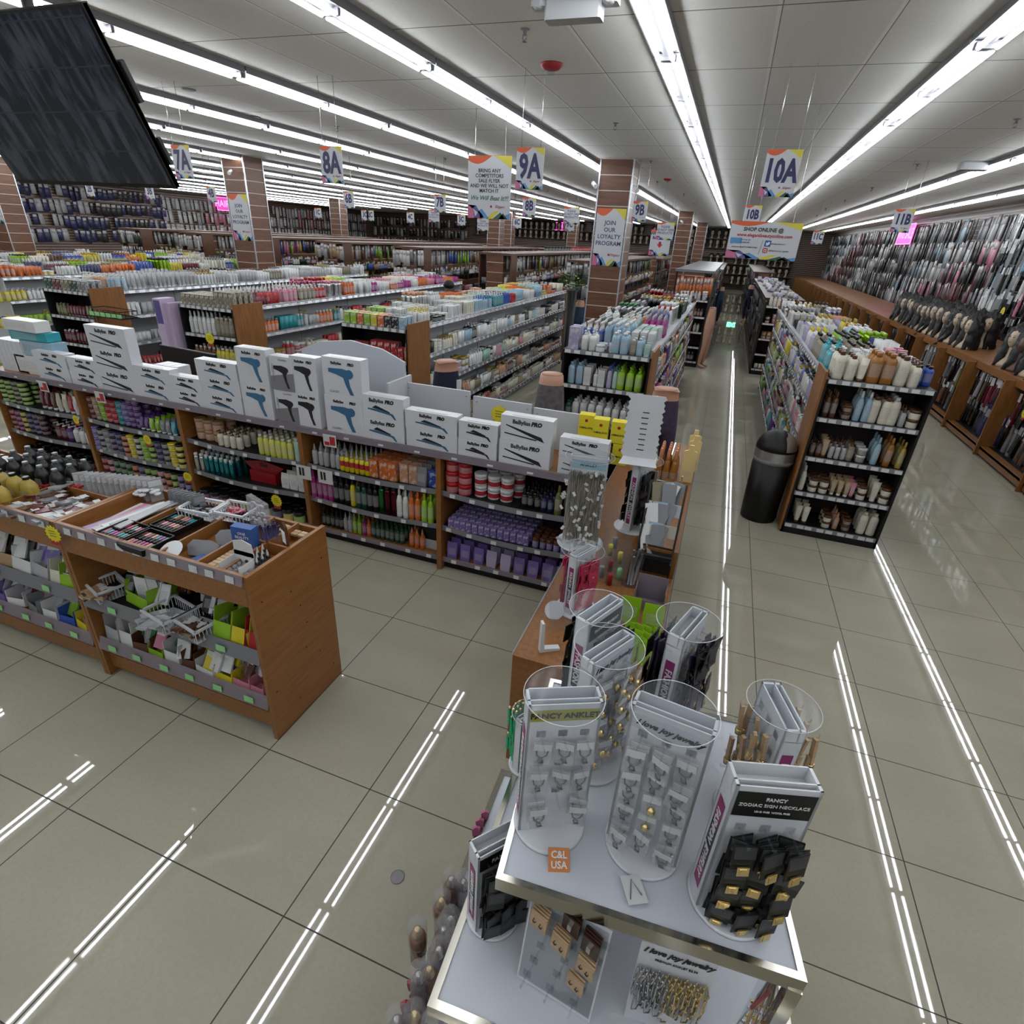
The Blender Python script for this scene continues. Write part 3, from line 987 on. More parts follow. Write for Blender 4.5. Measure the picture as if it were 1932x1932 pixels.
def endcap(x0, x1, y0, y1, H, levels, label, wood_side=1):
    t = ob('endcap_shelf', None, None, ((x0 + x1) / 2, y0, 0))
    tag(t, label, 'shelf unit', None)
    w = (x1 - x0) / 2
    D = y1 - y0
    for s in (-1, 1):
        ob('side_panel', MB().box(min(s * w, s * (w - .02)), max(s * w, s * (w - .02)), 0, D, 0, H).mesh('side_panel', 'kick_black' if s != wood_side else 'black_board'), t)
    s = wood_side
    ob('outer_panel', MB().box(min(s * w, s * (w + .02)), max(s * w, s * (w + .02)), 0, D + .05, .02, H + .06).mesh('outer_panel', 'cherry_wood'), t)
    ob('back_panel', MB().box(-w, w, D - .02, D, 0, H).mesh('back_panel', 'dark_back'), t)
    ob('kick_board', MB().box(-w, w, .0, .02, 0, levels[-1] - .02).mesh('kick_board', 'kick_black'), t)
    for i, z in enumerate(levels):
        sh = ob('shelf', MB().box(-w + .02, w - .02, .005, D - .02, z - .02, z).mesh('shelf', 'black_board'), t)
        b = MB().quad([(-w + .02, -.004, z - .035), (w - .02, -.004, z - .035), (w - .02, .004, z + .006), (-w + .02, .004, z + .006)])
        tags_row(b, -w + .02, w - .02, -.007, z - .032, 9, 1, w=.06, h=.032)
        ob('price_rail', b.mesh('price_rail', ['grey_rail', 'tag_paper']), sh)
    return t


def gondola(x0, x1, y0, y1, H, levels, label, side=1, mat='white_metal', far_panel=True):
    t = ob('gondola_shelving', None, None, ((x0 + x1) / 2, y0, 0))
    tag(t, label, 'shelving')
    w = (x1 - x0) / 2
    L = y1 - y0
    ob('spine', MB().box(-.02, .02, 0, L, 0, H - .02).mesh('spine', mat), t)
    ob('base', MB().box(-w + .03, w - .03, 0, L, 0, .1).mesh('base', 'kick_black' if mat != 'white_metal' else 'white_metal'), t)
    if far_panel:
        ob('end_panel', MB().box(-w - .01, w + .01, L, L + .03, 0, H + .06).mesh('end_panel', 'cherry_wood_flat'), t)
    b = MB()
    n = max(1, round(L / 1.2))
    for i in range(n + 1):
        b.box(-w + .01, w - .01, L * i / n - .006, L * i / n + .006, .1, H - .02) if i in (0, n) else b.box(-.035, .035, L * i / n - .02, L * i / n + .02, .1, H - .02)
    ob('uprights', b.mesh('uprights', mat), t)
    for i, z in enumerate([H] + list(levels)):
        b = MB().box(-w, w, 0, L, z - .025, z) if i == 0 else MB().box(min(0, side * w), max(0, side * w), 0, L, z - .02, z)
        sh = ob('shelf', b.mesh('shelf', mat), t)
        x = side * w
        b = MB().quad([(x + side * .014, 0, z - .035), (x + side * .014, L, z - .035), (x + side * .002, L, z + .012), (x + side * .002, 0, z + .012)])
        b.tube([(x + side * .012, 0, z + .012), (x + side * .012, L, z + .012)], .008, 6)
        m = int(L / .16)
        for k in range(m):
            yy = L * (k + .5) / m
            b.quad([(x + side * .016, yy - .03, z - .032), (x + side * .016, yy + .03, z - .032), (x + side * .006, yy + .03, z), (x + side * .006, yy - .03, z)], 1)
        ob('price_rail', b.mesh('price_rail', ['rail_metal', 'tag_paper']), sh)
    return t


# ---------------------------------------------------------------- checkout island with the boxed hair tools
IY = 3.43


def island():
    bays = [(-1.77, -.62, 'shelf bay stocked with red jars and purple pouches, next to the wood counter'),
            (-3.02, -1.77, 'shelf bay with magenta and green spray bottles below the blue dryer boxes'),
            (-4.32, -3.02, 'shelf bay with yellow oil bottles and a red open carton'),
            (-5.58, -4.32, 'shelf bay packed with stacks of coloured gel jars'),
            (-6.82, -5.58, 'shelf bay with dark jars beyond the stacked gel jar bay')]
    for x0, x1, lab in bays:
        shelf_bay(x0, x1, IY, IY + .52, 1.02, [.69, .39, .1], lab)
    # counter top behind the shelf bays
    t = tag(ob('checkout_counter', None, None, (-3.7, 4.4, 0)), 'wooden checkout counter enclosed behind the boxed hair tools', 'counter')
    ob('worktop', MB().box(-3.1, 3.0, -.44, -.1, .82, .86).mesh('worktop', 'cherry_wood_flat'), t)
    ob('front_panel', MB().box(-3.1, 3.0, -.42, -.4, 0, .82).mesh('front_panel', 'cherry_wood_flat'), t)
    # white boards behind the boxes
    for i, (a, b_, z) in enumerate(((-2.3, -1.73, 1.37), (-1.7, -1.22, 1.34), (-1.2, -.8, 1.32))):
        o = ob('display_board', MB().box(0, b_ - a, 0, .02, .0, z - 1.02).mesh('display_board', 'white_board'), None, (a, 3.9, 1.02))
        m = MB()
        for sx in (.03, b_ - a - .03):
            m.lathe([(.006, -.003), (.006, .0)], 8, c=(sx, 0))
        c = ob('screws', m.mesh('screws', 'ink_black'), o, (0, 0, z - 1.06))
        tag(o, ['white board behind the boxes, nearest the tall pale blue display back', 'white board carrying a yellow price burst behind the boxes', 'white board behind the boxes, nearest the yellow cartons'][i], 'board')
    o = ob('display_board', MB().prism([(0, 0), (1.0, 0), (1.0, .5), (.8, .58), (.5, .62), (.2, .58), (0, .5)], 0, .02).mesh('display_board', 'white_laminate'), None, (-3.32, 3.93, 1.02))
    tag(o, 'tall pale blue display back with a curved top behind dryer boxes', 'board')
    o = ob('display_board', MB().box(0, .02, 0, .35, 0, .4).mesh('display_board', 'white_board'), None, (-2.3, 3.62, 1.02))
    tag(o, 'white end board standing between dryer boxes and white boards', 'board')
    price_burst(-1.47, 3.885, 1.23, .075, 0, 'yellow starburst price tag on the white board behind the boxes')
    # monitors seen from behind
    for x, y, w, rz, lab in ((-5.9, 4.02, .36, 0, 'small black monitor behind the flat iron boxes'), (-4.85, 4.1, .8, -.1, 'wide black monitor behind the curling iron boxes')):
        t = tag(ob('monitor', None, None, (x, y, .86), rz), lab, 'monitor')
        ob('screen', MB().bbox(-w / 2, w / 2, 0, .03, .12, .46, .006).mesh('screen', 'black_plastic'), t)
        ob('stand', MB().box(-.03, .03, .03, .05, 0, .25).box(-.12, .12, -.05, .1, 0, .012).mesh('stand', 'black_plastic'), t)
    # boxed hair tools
    kinds = dict(
        flat=(.48, .14, .09), curl=(.43, .125, .09), short=(.37, .115, .09), dryer=(.235, .27, .11), ldryer=(.215, .27, .1), bdryer=(.27, .275, .11), cdryer=(.37, .285, .12), big=(.37, .15, .1), brush=(.4, .15, .1))

    def toolbox(kind, w, h, d, mat='white_plastic'):
        t = ob('hair_tool_box', MB().box(-w / 2, w / 2, 0, d, 0, h).mesh('hair_tool_box', mat), None)
        e = -.0012
        if kind in ('flat', 'curl', 'short', 'big', 'brush'):
            lettering('BaByliss', h * .23, 'ink_black', t, (-w * .1, e, h * .78), bold=.0011)
            lettering('PRO', h * .22, 'ink_black', t, (w * .19, e, h * .78), bold=.0026, shear=.2)
            b = MB()
            if kind == 'flat':
                b.quad([(-w * .4, e, h * .6), (-w * .39, e, h * .64), (w * .3, e, h * .3), (w * .36, e, h * .1), (w * .22, e, h * .18)][::-1], 0)
                b.quad([(-w * .42, e - .0003, h * .26), (w * .2, e - .0003, h * .13), (w * .22, e - .0003, h * .18), (-w * .42, e - .0003, h * .31)], 0)
            elif kind == 'brush':
                b.quad([(-w * .3, e, h * .35), (-w * .2, e, h * .25), (0, e, h * .3), (0, e, h * .5), (-w * .25, e, h * .52)], 0)
                b.quad([(0, e, h * .36), (w * .25, e, h * .3), (w * .36, e, h * .08), (w * .28, e, h * .08), (w * .2, e, h * .24), (0, e, h * .42)], 0)
            else:
                b.quad([(-w * .3, e, h * .42), (-w * .3, e, h * .36), (0, e, h * .28), (w * .22, e, h * .22), (w * .3, e, h * .04), (w * .34, e, h * .04), (w * .27, e, h * .28), (0, e, h * .42)], 1 if kind != 'short' else 0)
                b.quad([(-w * .2, e - .0004, h * .45), (-w * .05, e - .0004, h * .42), (w * .2, e - .0004, h * .32), (w * .2, e - .0004, h * .36), (-w * .02, e - .0004, h * .52), (-w * .12, e - .0004, h * .58)], 0)
            ob('product_picture', b.mesh('product_picture', ['steel_blue' if kind == 'flat' and rnd.random() < .5 else 'ink_black', 'steel_blue']), t)
        else:
            if kind == 'ldryer':
                g = MB().quad([(-w / 2, e, 0), (w / 2, e, 0), (w / 2, e, h * .55), (-w / 2, e, h * .4)])
                ob('dark_band', g.mesh('dark_band', 'ink_grey'), t)
                lettering('LEANDRO', h * .07, 'ink_grey', t, (.02, e, h * .9))
                l = lettering('BABYLISSPRO', h * .09, 'ink_grey', t, (-w * .38, e - .0005, h * .5), rot=(PI / 2, -PI / 2, 0))
            else:
                lettering('BaByliss', h * .1, 'ink_black', t, (-w * .13, e, h * .86), bold=.001)
                lettering('PRO', h * .095, 'ink_black', t, (w * .24, e, h * .86), bold=.002, shear=.2)
            if kind == 'cdryer':
                lettering('CLASSIC', h * .085, 'ink_grey', t, (-w * .22, e, h * .12))
            b = MB()
            b.quad([(-w * .34 + w * .66 * px, e - .0008, h * pz) for px, pz in ((0, .62), (0, .72), (.55, .74), (.85, .7), (.92, .6), (.85, .5), (.62, .5), (.3, .58))][::-1], 0)
            b.quad([(-w * .34 + w * .66 * px, e - .0006, h * pz) for px, pz in ((.55, .54), (.78, .52), (.82, .3), (.95, .08), (.8, .08), (.66, .3))][::-1], 0)
            b.lathe([(w * .1, -.001), (w * .1, 0)], 12)
            n_ = len(b.v)
            b.v[-24:] = [(x + w * .2, e - .001 - z_ * .2, y + h * .62) for x, y, z_ in b.v[-24:]]
            ob('product_picture', b.mesh('product_picture', 'ink_black' if kind in ('bdryer', 'ldryer') else 'steel_blue'), t)
        b = MB().quad([(-w * .3, d * .2, h + .0006), (w * .3, d * .2, h + .0006), (w * .3, d * .28, h + .0006), (-w * .3, d * .28, h + .0006)])
        ob('top_print', b.mesh('top_print', 'ink_grey'), t)
        return t
    protos = {}
    lines = [  # x, kind, how many high
        (-5.84, 'curl', 2, 'pair nearest the blue boxes'), (-5.40, 'short', 2, 'next to the tallest flat iron stack'), (-4.995, 'flat', 3, 'tallest flat iron stack'),
        (-4.55, 'curl', 2, 'in front of the black monitor'), (-4.17, 'short', 2, 'low pair beside the three-high stack'), (-3.80, 'curl', 3, 'three-high stack beside the blue dryer boxes'),
        (-3.42, 'dryer', 2, 'blue dryer on its front, nearest the curling irons'), (-3.13, 'ldryer', 2, 'silver box with dark lower half'), (-2.925, 'bdryer', 2, 'black dryer on its front'),
        (-2.58, 'cdryer', 2, 'marked classic with a blue dryer'), (-2.25, 'big', 2, 'dark curling iron next to the classic dryers'), (-1.84, 'curl', 2, 'blue handled iron in front of the first white board'),
        (-1.467, 'short', 2, 'small pair below the yellow price burst'), (-1.11, 'flat', 2, 'large pair with blue flat irons'), (-.70, 'flat', 2, 'end pair beside the yellow cartons')]
    hts = dict(flat=.17, curl=.138, short=.125, dryer=.28, ldryer=.265, bdryer=.275, cdryer=.29, big=.17)
    wid = {-4.995: .48, -3.42: .3, -3.13: .22, -2.925: .24, -2.58: .34, -5.84: .44, -5.40: .4, -4.17: .36, -.70: .33, -1.467: .3, -1.11: .375, -1.84: .42, -2.25: .38}
    hh = {-5.84: .13, -.70: .13, -1.467: .13, -1.11: .175, -2.25: .17, -4.995: .19, -4.17: .12}
    for x, k, n, lab in lines:
        w = wid.get(x, .43)
        h = hh.get(x, hts[k])
        p = toolbox(k, w, h, .1)
        what = {'flat': 'flat iron', 'curl': 'curling iron', 'short': 'small iron', 'big': 'curling iron'}.get(k, 'hair dryer')
        for i in range(n):
            o = p if i == 0 else copy_thing(p, (0, 0, 0))
            o.location = (x + rnd.uniform(-.004, .004), 3.452 + rnd.uniform(0, .006), 1.021 + i * (h + .0005))
            pos = ['lowest', 'second', 'topmost'][i] if n == 3 else ['lower', 'upper'][i]
            tag(o, '%s white %s box, %s' % (pos, what, lab), 'box', 'boxed hair tools on the island')
    # boxes behind and the blue and white pile at the far end
    for i, (x, y, z, rz, c, lab) in enumerate(((-6.2, 3.5, 1.021, 0, 'white', 'white brush box under the blue and white boxes'), (-6.08, 3.52, 1.2, .0, 'sky', 'blue and white box above the brush box'),
                                                (-6.15, 3.52, 1.345, .1, 'turquoise', 'pale blue box near the top of the far pile'), (-6.2, 3.5, 1.43, .0, 'white', 'topmost white and blue box on the far pile'))):
        h = (.175, .14, .08, .1)[i]
        o = ob('hair_tool_box', MB().box(-.22, .22, 0, .14, 0, h).mesh('hair_tool_box', 'colour_plastic'), None, (x, y, z), rz, color=C_[c])
        ob('printed_front', MB().box(-.2, .1, -.001, 0, h * .1, h * .9).mesh('printed_front', 'label_print'), o, color=C_[c])
        tag(o, lab, 'box')
    for i in range(6):
        o = tag(ob('hair_tool_box', MB().box(-.03, .03, 0, .14, 0, .3).mesh('hair_tool_box', 'white_plastic'), None, (-6.62 + .07 * i * .9, 3.5, 1.021)), 'slim white box standing upright in the row at the island end', 'box', 'slim upright boxes at the island end')
    for i in range(3):
        o = tag(ob('hair_tool_box', MB().box(-.04, .04, 0, .14, 0, .26).mesh('hair_tool_box', 'white_plastic'), None, (-4.66 + .09 * i, 3.62, 1.021)), 'slim white box upright behind the flat iron stack', 'box', 'slim boxes behind the flat iron stack')
    # yellow cartons
    for i, (x, y, z) in enumerate(((-.78, 3.78, 1.021), (-.64, 3.76, 1.021), (-.5, 3.8, 1.021), (-.78, 3.86, 1.18), (-.66, 3.8, 1.18), (-.53, 3.8, 1.18))):
        o = ob('yellow_carton', MB().box(-.055, .055, 0, .09, 0, .155).mesh('yellow_carton', 'ink_yellow' if 0 else 'tag_yellow'), None, (x, y, z), .08)
        lettering('HIMALAYA', .02, 'ink_black', o, (0, -.001, .06), shear=.2, bold=.0004)
        b = MB().lathe([(.012, 0), (.012, .001)], 10)
        e = ob('flower_mark', b.mesh('flower_mark', 'ink_red'), o, (0, -.001, .115))
        e.rotation_euler.x = PI / 2
        tag(o, ['bright yellow carton in the lower layer, nearest the flat iron boxes', 'bright yellow carton in the middle of the lower layer', 'yellow carton behind the white card rack, lower layer',
                'bright yellow carton topmost, nearest the white board', 'bright yellow carton topmost, middle of three', 'bright yellow carton topmost, nearest the white card rack'][i], 'carton')
    # ---- goods in the bays
    z1, z2, z3 = .69, .39, .1
    Y = IY + .07
    A = 'dense small goods at the back of the island shelf bays'
    w = 'in the bay by the wood counter'
    run('product_jar', 2, (-1.68, Y, z1), (.105, 0, 0), 1, sc=(1.15, 1.15, 1.1), colors=['red'], cap='red', stack=3, label='# glossy jar stacked three high ' + w, area=A)
    run('banded_jar', 3, (-1.46, Y + .03, z1), (.105, 0, 0), 2, rstep=(.05, .12, 0), sc=(1.1, 1.1, 1.2), colors=['white'], cap='white', stack=2, label='white jar with red label stacked two high ' + w, area=A)
    run('applicator_bottle', 5, (-1.1, Y, z1), (.05, 0, 0), 4, rstep=(.01, .06, 0), sc=(1, 1, .9), colors=['black', 'navy'], cap='black', label='small # bottle massed ' + w, area=A)
    run('spray_bottle', 3, (-.84, Y - .02, z1), (.075, .012, 0), 1, sc=(1.05, 1.05, 1.0), colors=['olive'], cap='olive', label='olive green spray bottle on the top shelf ' + w, area=A)
    run('spray_bottle', 2, (-.8, Y + .09, z1), (.08, 0, 0), 1, sc=(1.05, 1.05, 1.0), colors=['olive'], cap='olive', label='olive green spray bottle on the top shelf ' + w, area=A)
    run('product_carton', 13, (-1.68, Y - .03, z2), (.052, 0, 0), 6, sc=(.68, .8, .5), colors=['purple'], label='purple carton on the middle shelf ' + w, area=A, name='small_carton')
    run('product_jar', 6, (-.98, Y - .03, z2), (.055, 0, 0), 4, rstep=(0, .06, 0), sc=(.55, .55, 1.1), colors=['purple'], cap='brown', label='brown-lidded purple jar ' + w, area=A, name='small_jar')
    run('product_pouch', 9, (-1.68, Y, z3), (.115, 0, 0), 4, rstep=(0, .075, 0), sc=(1.1, 1, 1.1), colors=['purple', 'lilac', 'purple', 'purple'], label='# standing pouch on the bottom shelf ' + w, area=A)
    for i in range(4):
        o = tag(ob('display_tray', MB().box(-.13, .13, 0, .005, 0, .13).box(-.13, .13, -.4, 0, 0, .004).mesh('display_tray', 'colour_matte'), None, (-1.6 + .27 * i, IY + .5, z2 if i % 2 else z2), color=C_['purple']),
                'purple card display tray on the middle shelf ' + w, 'tray', 'purple display trays')
    w = 'below the blue dryer boxes'
    run('applicator_bottle', 5, (-2.94, Y, z1), (.058, 0, 0), 3, rstep=(.01, .07, 0), sc=(1.1, 1.1, 1.1), colors=['silver'], cap='silver', label='clear nozzle bottle with white tip ' + w, area=A)
    run('banded_nozzle_bottle', 6, (-2.66, Y - .02, z1), (.047, 0, 0), 4, rstep=(.005, .06, 0), sc=(1.05, 1.05, 1.1), colors=['yellow'], cap='silver', label='yellow nozzle bottle with white tip ' + w, area=A)
    run('product_carton', 3, (-2.36, Y - .01, z1), (.085, 0, 0), 4, rstep=(0, .07, 0), sc=(1.1, 1.2, .9), colors=['orange'], label='orange and white carton ' + w, area=A)
    run('product_carton', 2, (-2.1, Y + .01, z1), (.085, 0, 0), 4, rstep=(0, .07, 0), sc=(1.1, 1.2, .95), colors=['peach'], label='orange and white gable carton ' + w, area=A)
    run('product_pouch', 1, (-1.94, Y, z1), (.085, 0, 0), 5, rstep=(0, .07, 0), sc=(1.1, 1.2, 1.2), colors=['grey'], label='grey printed pouch ' + w, area=A)
    run('product_carton', 1, (-1.84, Y + .03, z1), (.085, 0, 0), 1, sc=(1.6, 1.4, .8), colors=['blue'], label='blue and white box at the end of the top shelf ' + w, area=A)
    x = -2.96
    for cl, n, kd in (('magenta', 4, 'spray_bottle'), ('black', 3, 'spray_bottle'), ('yellow', 1, 'spray_bottle'), ('darkgreen', 2, 'spray_bottle'), ('black', 2, 'spray_bottle'), ('green', 1, 'aerosol_can'), ('maroon', 2, 'aerosol_can'), ('white', 2, 'spray_bottle'), ('orange', 2, 'spray_bottle'), ('lime', 2, 'spray_bottle')):
        run(kd, n, (x, Y - .03, z2), (.055, 0, 0), 4, rstep=(0, .075, 0), sc=(.98, .98, 1.08), colors=[cl], cap=cl if cl in ('magenta', 'lime', 'orange', 'white') else 'black', label='%s spray bottle on the middle shelf %s' % (cl, w), area=A)
        x += n * .055
    x = -2.94
    for cl, n in (('black', 5), ('silver', 2), ('lime', 2), ('magenta', 1), ('orange', 1), ('darkgreen', 7)):
        run('applicator_bottle', n, (x, Y + .02, z3), (.046, 0, 0), 5, rstep=(0, .06, 0), sc=(.95, .95, 1.05), colors=[cl], cap=cl, label='small %s bottle on the bottom shelf %s' % (cl, w), area=A, name='small_bottle')
        x += n * .046
    run('applicator_bottle', 3, (-2.07, Y + .03, z3), (.05, 0, 0), 3, rstep=(0, .06, 0), sc=(1.05, 1.05, 1.1), colors=['orange'], cap='peach', label='orange bottle with clear cap on the bottom shelf ' + w, area=A, name='small_bottle')
    o = tag(ob('black_carton', MB().box(-.11, .11, 0, .16, .08, .2).mesh('black_carton', 'black_plastic'), None, (-1.9, IY + .12, z3)), 'black carton on a white tray on the bottom shelf', 'carton')
    ob('tray', MB().box(-.115, .115, -.005, .165, 0, .085).mesh('tray', 'white_board'), o)
    w = 'near the red open carton'
    run('product_jar', 3, (-4.2, Y + .05, z1), (.1, 0, 0), 2, rstep=(.02, .12, 0), sc=(1.1, 1.1, 1.2), colors=['peach'], cap='tan', stack=2, label='tan plastic jar stacked ' + w, area=A)
    run('pump_bottle', 4, (-3.92, Y - .02, z1), (.07, 0, 0), 4, rstep=(0, .08, 0), sc=(.85, .85, .7), colors=['cream'], cap='brown', label='cream bottle with brown cap ' + w, area=A)
    run('shampoo_bottle', 6, (-3.47, Y - .03, z1), (.062, 0, 0), 5, rstep=(0, .06, 0), sc=(.85, 1, .92), colors=[(.5, .5, .08)], cap='white', label='yellow oil bottle with white cap ' + w, area=A, name='oil_bottle')
    run('shampoo_bottle', 1, (-3.09, Y - .03, z1), (.062, 0, 0), 4, rstep=(0, .07, 0), sc=(.9, 1, 1.05), colors=['mint'], cap='white', label='pale mint bottle at the shelf end ' + w, area=A)
    run('aerosol_can', 8, (-4.25, Y - .03, z2), (.058, .0, 0), 4, rstep=(0, .075, 0), sc=(.8, .8, .75), colors=['white', 'turquoise', 'turquoise', 'turquoise'], cap='white', label='# cylinder bottle on the middle shelf ' + w, area=A)
    o = ob('open_carton', MB().box(-.14, .14, 0, .2, 0, .1).mesh('open_carton', 'red_plastic'), None, (-3.55, IY + .08, z2))
    ob('flap', MB().prism([(-.14, .1), (-.22, .16), (.0, .2), (.22, .16), (.14, .1)], .0, .004).mesh('flap', 'red_plastic'), o, (0, .03, .0))
    lettering('Got', .05, 'ink_black', o, (0, .0 + .028, .155), bold=.002)
    tag(o, 'red open display carton on the middle shelf near white packs', 'carton')
    run('product_pouch', 3, (-3.3, Y + .02, z2), (.09, 0, 0), 3, rstep=(0, .07, 0), sc=(1.1, 1, 1.05), colors=['white'], label='white packet on the middle shelf ' + w, area=A)
    cs = ['magenta', 'purple', 'pink', 'red', 'lime', 'pink', 'white', 'navy', 'yellow', 'lime']
    run('product_jar', 10, (-4.22, Y - .03, z3), (.118, 0, 0), 2, rstep=(0, .13, 0), sc=(1.15, 1.15, 1.4), colors=cs, cap='black', label='# gel jar with black lid on the bottom shelf ' + w, area=A, name='gel_jar')
    price_burst(-4.28, 3.36, .36, .05, .1, 'yellow starburst price tag on the middle rail beside the turquoise bottles')
    price_burst(-3.29, 3.36, .33, .06, 0, 'yellow starburst price tag below the red open carton')
    w = 'in the gel jar bay'
    for k, cl in enumerate(['maroon', 'tan', 'lime', 'red', 'red', 'teal', 'purple', 'violet', 'violet']):
        run('product_jar', 1, (-5.5 + .075 * k, Y, z1), (.07, 0, 0), 3, rstep=(0, .1, 0), sc=(.75, .75, .7), colors=[cl], cap=cl, stack=4 if k < 7 else 5, label='%s gel jar on the top shelf %s' % (cl, w), area=A, name='gel_jar' if k < 5 else 'product_jar')
    run('squeeze_tube', 7, (-4.85, Y - .02, z1), (.065, 0, 0), 4, rstep=(0, .06, 0), sc=(1, 1, .75), colors=['violet', 'lime', 'grey', 'turquoise'], cap='white', label='# tube with white top ' + w, area=A)
    cs = ['purple', 'grey', 'grey', 'violet', 'navy', 'orange', 'yellow', 'silver', 'lime', 'lime', 'navy', 'grey', 'yellow', 'yellow']
    for k, cl in enumerate(cs):
        run('product_jar', 1, (-5.5 + .083 * k, Y - .03 - .02 * math.sin(PI * k / 14), z2), (.07, 0, 0), 2, rstep=(0, .1, 0), sc=(.86, .86, .72), colors=[cl], cap='black' if k % 2 else cl, stack=4, label='%s gel jar on the middle shelf %s' % (cl, w), area=A, name='gel_jar')
        run('product_jar', 1, (-5.5 + .083 * k, Y - .02, z3), (.07, 0, 0), 1, sc=(.86, .86, .9), colors=[rnd.choice(['pink', 'lime', 'purple', 'turquoise', 'orange', 'red', 'green'])], cap='black', stack=3, label='gel jar stacked on the bottom shelf ' + w, area=A)
    price_burst(-5.57, 3.36, .7, .045, 0, 'yellow starburst price tag at the corner of the gel jar bay')
    price_burst(-4.65, 3.34, .66, .05, 0, 'yellow starburst price tag under the white-topped tubes')
    w = 'in the island bay farthest from the counter'
    for k, cl in enumerate(['lime', 'lime', 'olive', 'lime']):
        run('product_jar', 1, (-6.74 + .1 * k, Y, z1), (.09, 0, 0), 2, rstep=(0, .1, 0), sc=(1, 1, .6), colors=[cl], cap='black', stack=5, label='flat %s tin stacked %s' % (cl, w), area=A, name='flat_tin')
    run('squeeze_tube', 7, (-6.2, Y, z1), (.08, 0, 0), 3, sc=(1.1, 1.1, 1.1), colors=['maroon', 'brown', 'cream', 'red', 'white'], cap='white', label='# tube on the top shelf ' + w, area=A)
    for k, cl in enumerate(['red', 'magenta', 'yellow', 'navy', 'violet', 'maroon']):
        run('product_jar', 1, (-6.74 + .085 * k, Y, z2), (.09, 0, 0), 2, rstep=(0, .1, 0), sc=(.85, .85, .7), colors=[cl], cap='black', stack=4, label='%s tin stacked on the middle shelf %s' % (cl, w), area=A, name='flat_tin')
    run('pump_bottle', 6, (-6.1, Y, z2), (.085, 0, 0), 3, rstep=(0, .09, 0), sc=(1, 1, .85), colors=['maroon', 'violet', 'white', 'white'], cap='white', label='# bottle on the middle shelf ' + w, area=A)
    run('product_jar', 8, (-6.7, Y, z3), (.13, 0, 0), 2, rstep=(0, .12, 0), sc=(1, 1, 1.3), colors=['violet', 'brown', 'green', 'maroon'], cap='black', label='# jar on the bottom shelf ' + w, area=A)
    # picture cards clipped on the top rail
    for x, lab in ((-5.95, 'farthest from the counter'), (-5.2, 'at the gel jar bay'), (-2.7, 'above the yellow nozzle bottles')):
        o = ob('price_card', MB().box(-.06, .06, -.003, 0, -.05, .05).mesh('price_card', 'tag_paper'), None, (x, IY - .03, .96))
        ob('picture', MB().box(.0, .05, -.004, -.003, -.035, .035).box(-.05, -.005, -.004, -.003, -.04, -.01).mesh('picture', 'ink_red'), o)
        tag(o, 'small white picture card on the island top rail ' + lab, 'card')
    for x, lab in ((-2.97, 'under the clear nozzle bottles'), (-2.76, 'under the yellow nozzle bottles')):
        o = ob('price_card', MB().box(-.07, .07, -.003, 0, -.07, .05).mesh('price_card', 'tag_paper'), None, (x, IY - .055, .66))
        ob('picture', MB().box(-.045, -.025, -.004, -.003, -.04, .03).box(-.015, .005, -.004, -.003, -.04, .03).mesh('picture', 'ink_black'), o)
        tag(o, 'white product card with two bottle pictures ' + lab, 'card')


# ---------------------------------------------------------------- low bin tables in front
def bin_table(x0, x1, y0, y1, label):
    t = ob('bin_table', None, None, ((x0 + x1) / 2, y0, 0))
    tag(t, label, 'display table')
    w, D, H = (x1 - x0) / 2, y1 - y0, 1.03
    W = 'cherry_wood_flat'
    for s in (-1, 1):
        b = MB().box(min(s * w, s * (w - .022)), max(s * w, s * (w - .022)), 0, D, 0, H)
        if s > 0:
            for zz, yy in ((.86, .06), (.86, .5), (.8, .25), (.68, .3), (.55, .33), (.4, .3), (.3, .4), (.3, .05), (.12, .2), (.12, .5)):
                b.box(w - .001, w + .0006, yy - .004, yy + .004, zz - .004, zz + .004, 1)
        ob('side_panel', b.mesh('side_panel', [W, 'kick_black']), t)
    ob('front_apron', MB().box(-w + .02, w - .02, .0, .02, .86, H).mesh('front_apron', W), t)
    ob('back_apron', MB().box(-w + .02, w - .02, D - .02, D, .0, H - .02).mesh('back_apron', W), t)
    ob('tray_floor', MB().box(-w + .02, w - .02, .02, D - .02, .93, .955).mesh('tray_floor', W), t)
    b = MB().quad([(-w + .02, -.016, H - .045), (w - .02, -.016, H - .045), (w - .02, -.004, H + .006), (-w + .02, -.004, H + .006)])
    tags_row(b, -w + .05, w - .02, -.018, H - .04, 10, 1, w=.05, h=.036)
    ob('price_rail', b.mesh('price_rail', ['plexi_rail', 'tag_paper']), t)
    ob('toe_board', MB().box(-w + .02, w - .02, .03, .05, .05, .15).box(-w + .02, w - .02, .05, D, .13, .15).mesh('toe_board', W), t)
    # two sloping shelves with clear fronts
    for z in (.55, .25):
        b = MB().prism([(.02, z), (.02, z - .02), (D - .02, z + .04), (D - .02, z + .06)], -w + .02, w - .02, 'x')
        s = ob('shelf', b.mesh('shelf', 'black_board' if z > .3 else W), t)
        b = MB().quad([(-w + .02, -.01, z - .035), (w - .02, -.01, z - .035), (w - .02, .014, z + .04), (-w + .02, .014, z + .04)])
        tags_row(b, -w + .05, w - .05, -.012, z - .02, 6 if z < .3 else 3, 1, w=.06, h=.035)
        ob('price_rail', b.mesh('price_rail', ['plexi_rail' if z < .3 else 'grey_rail', 'tag_green']), s)
    return t


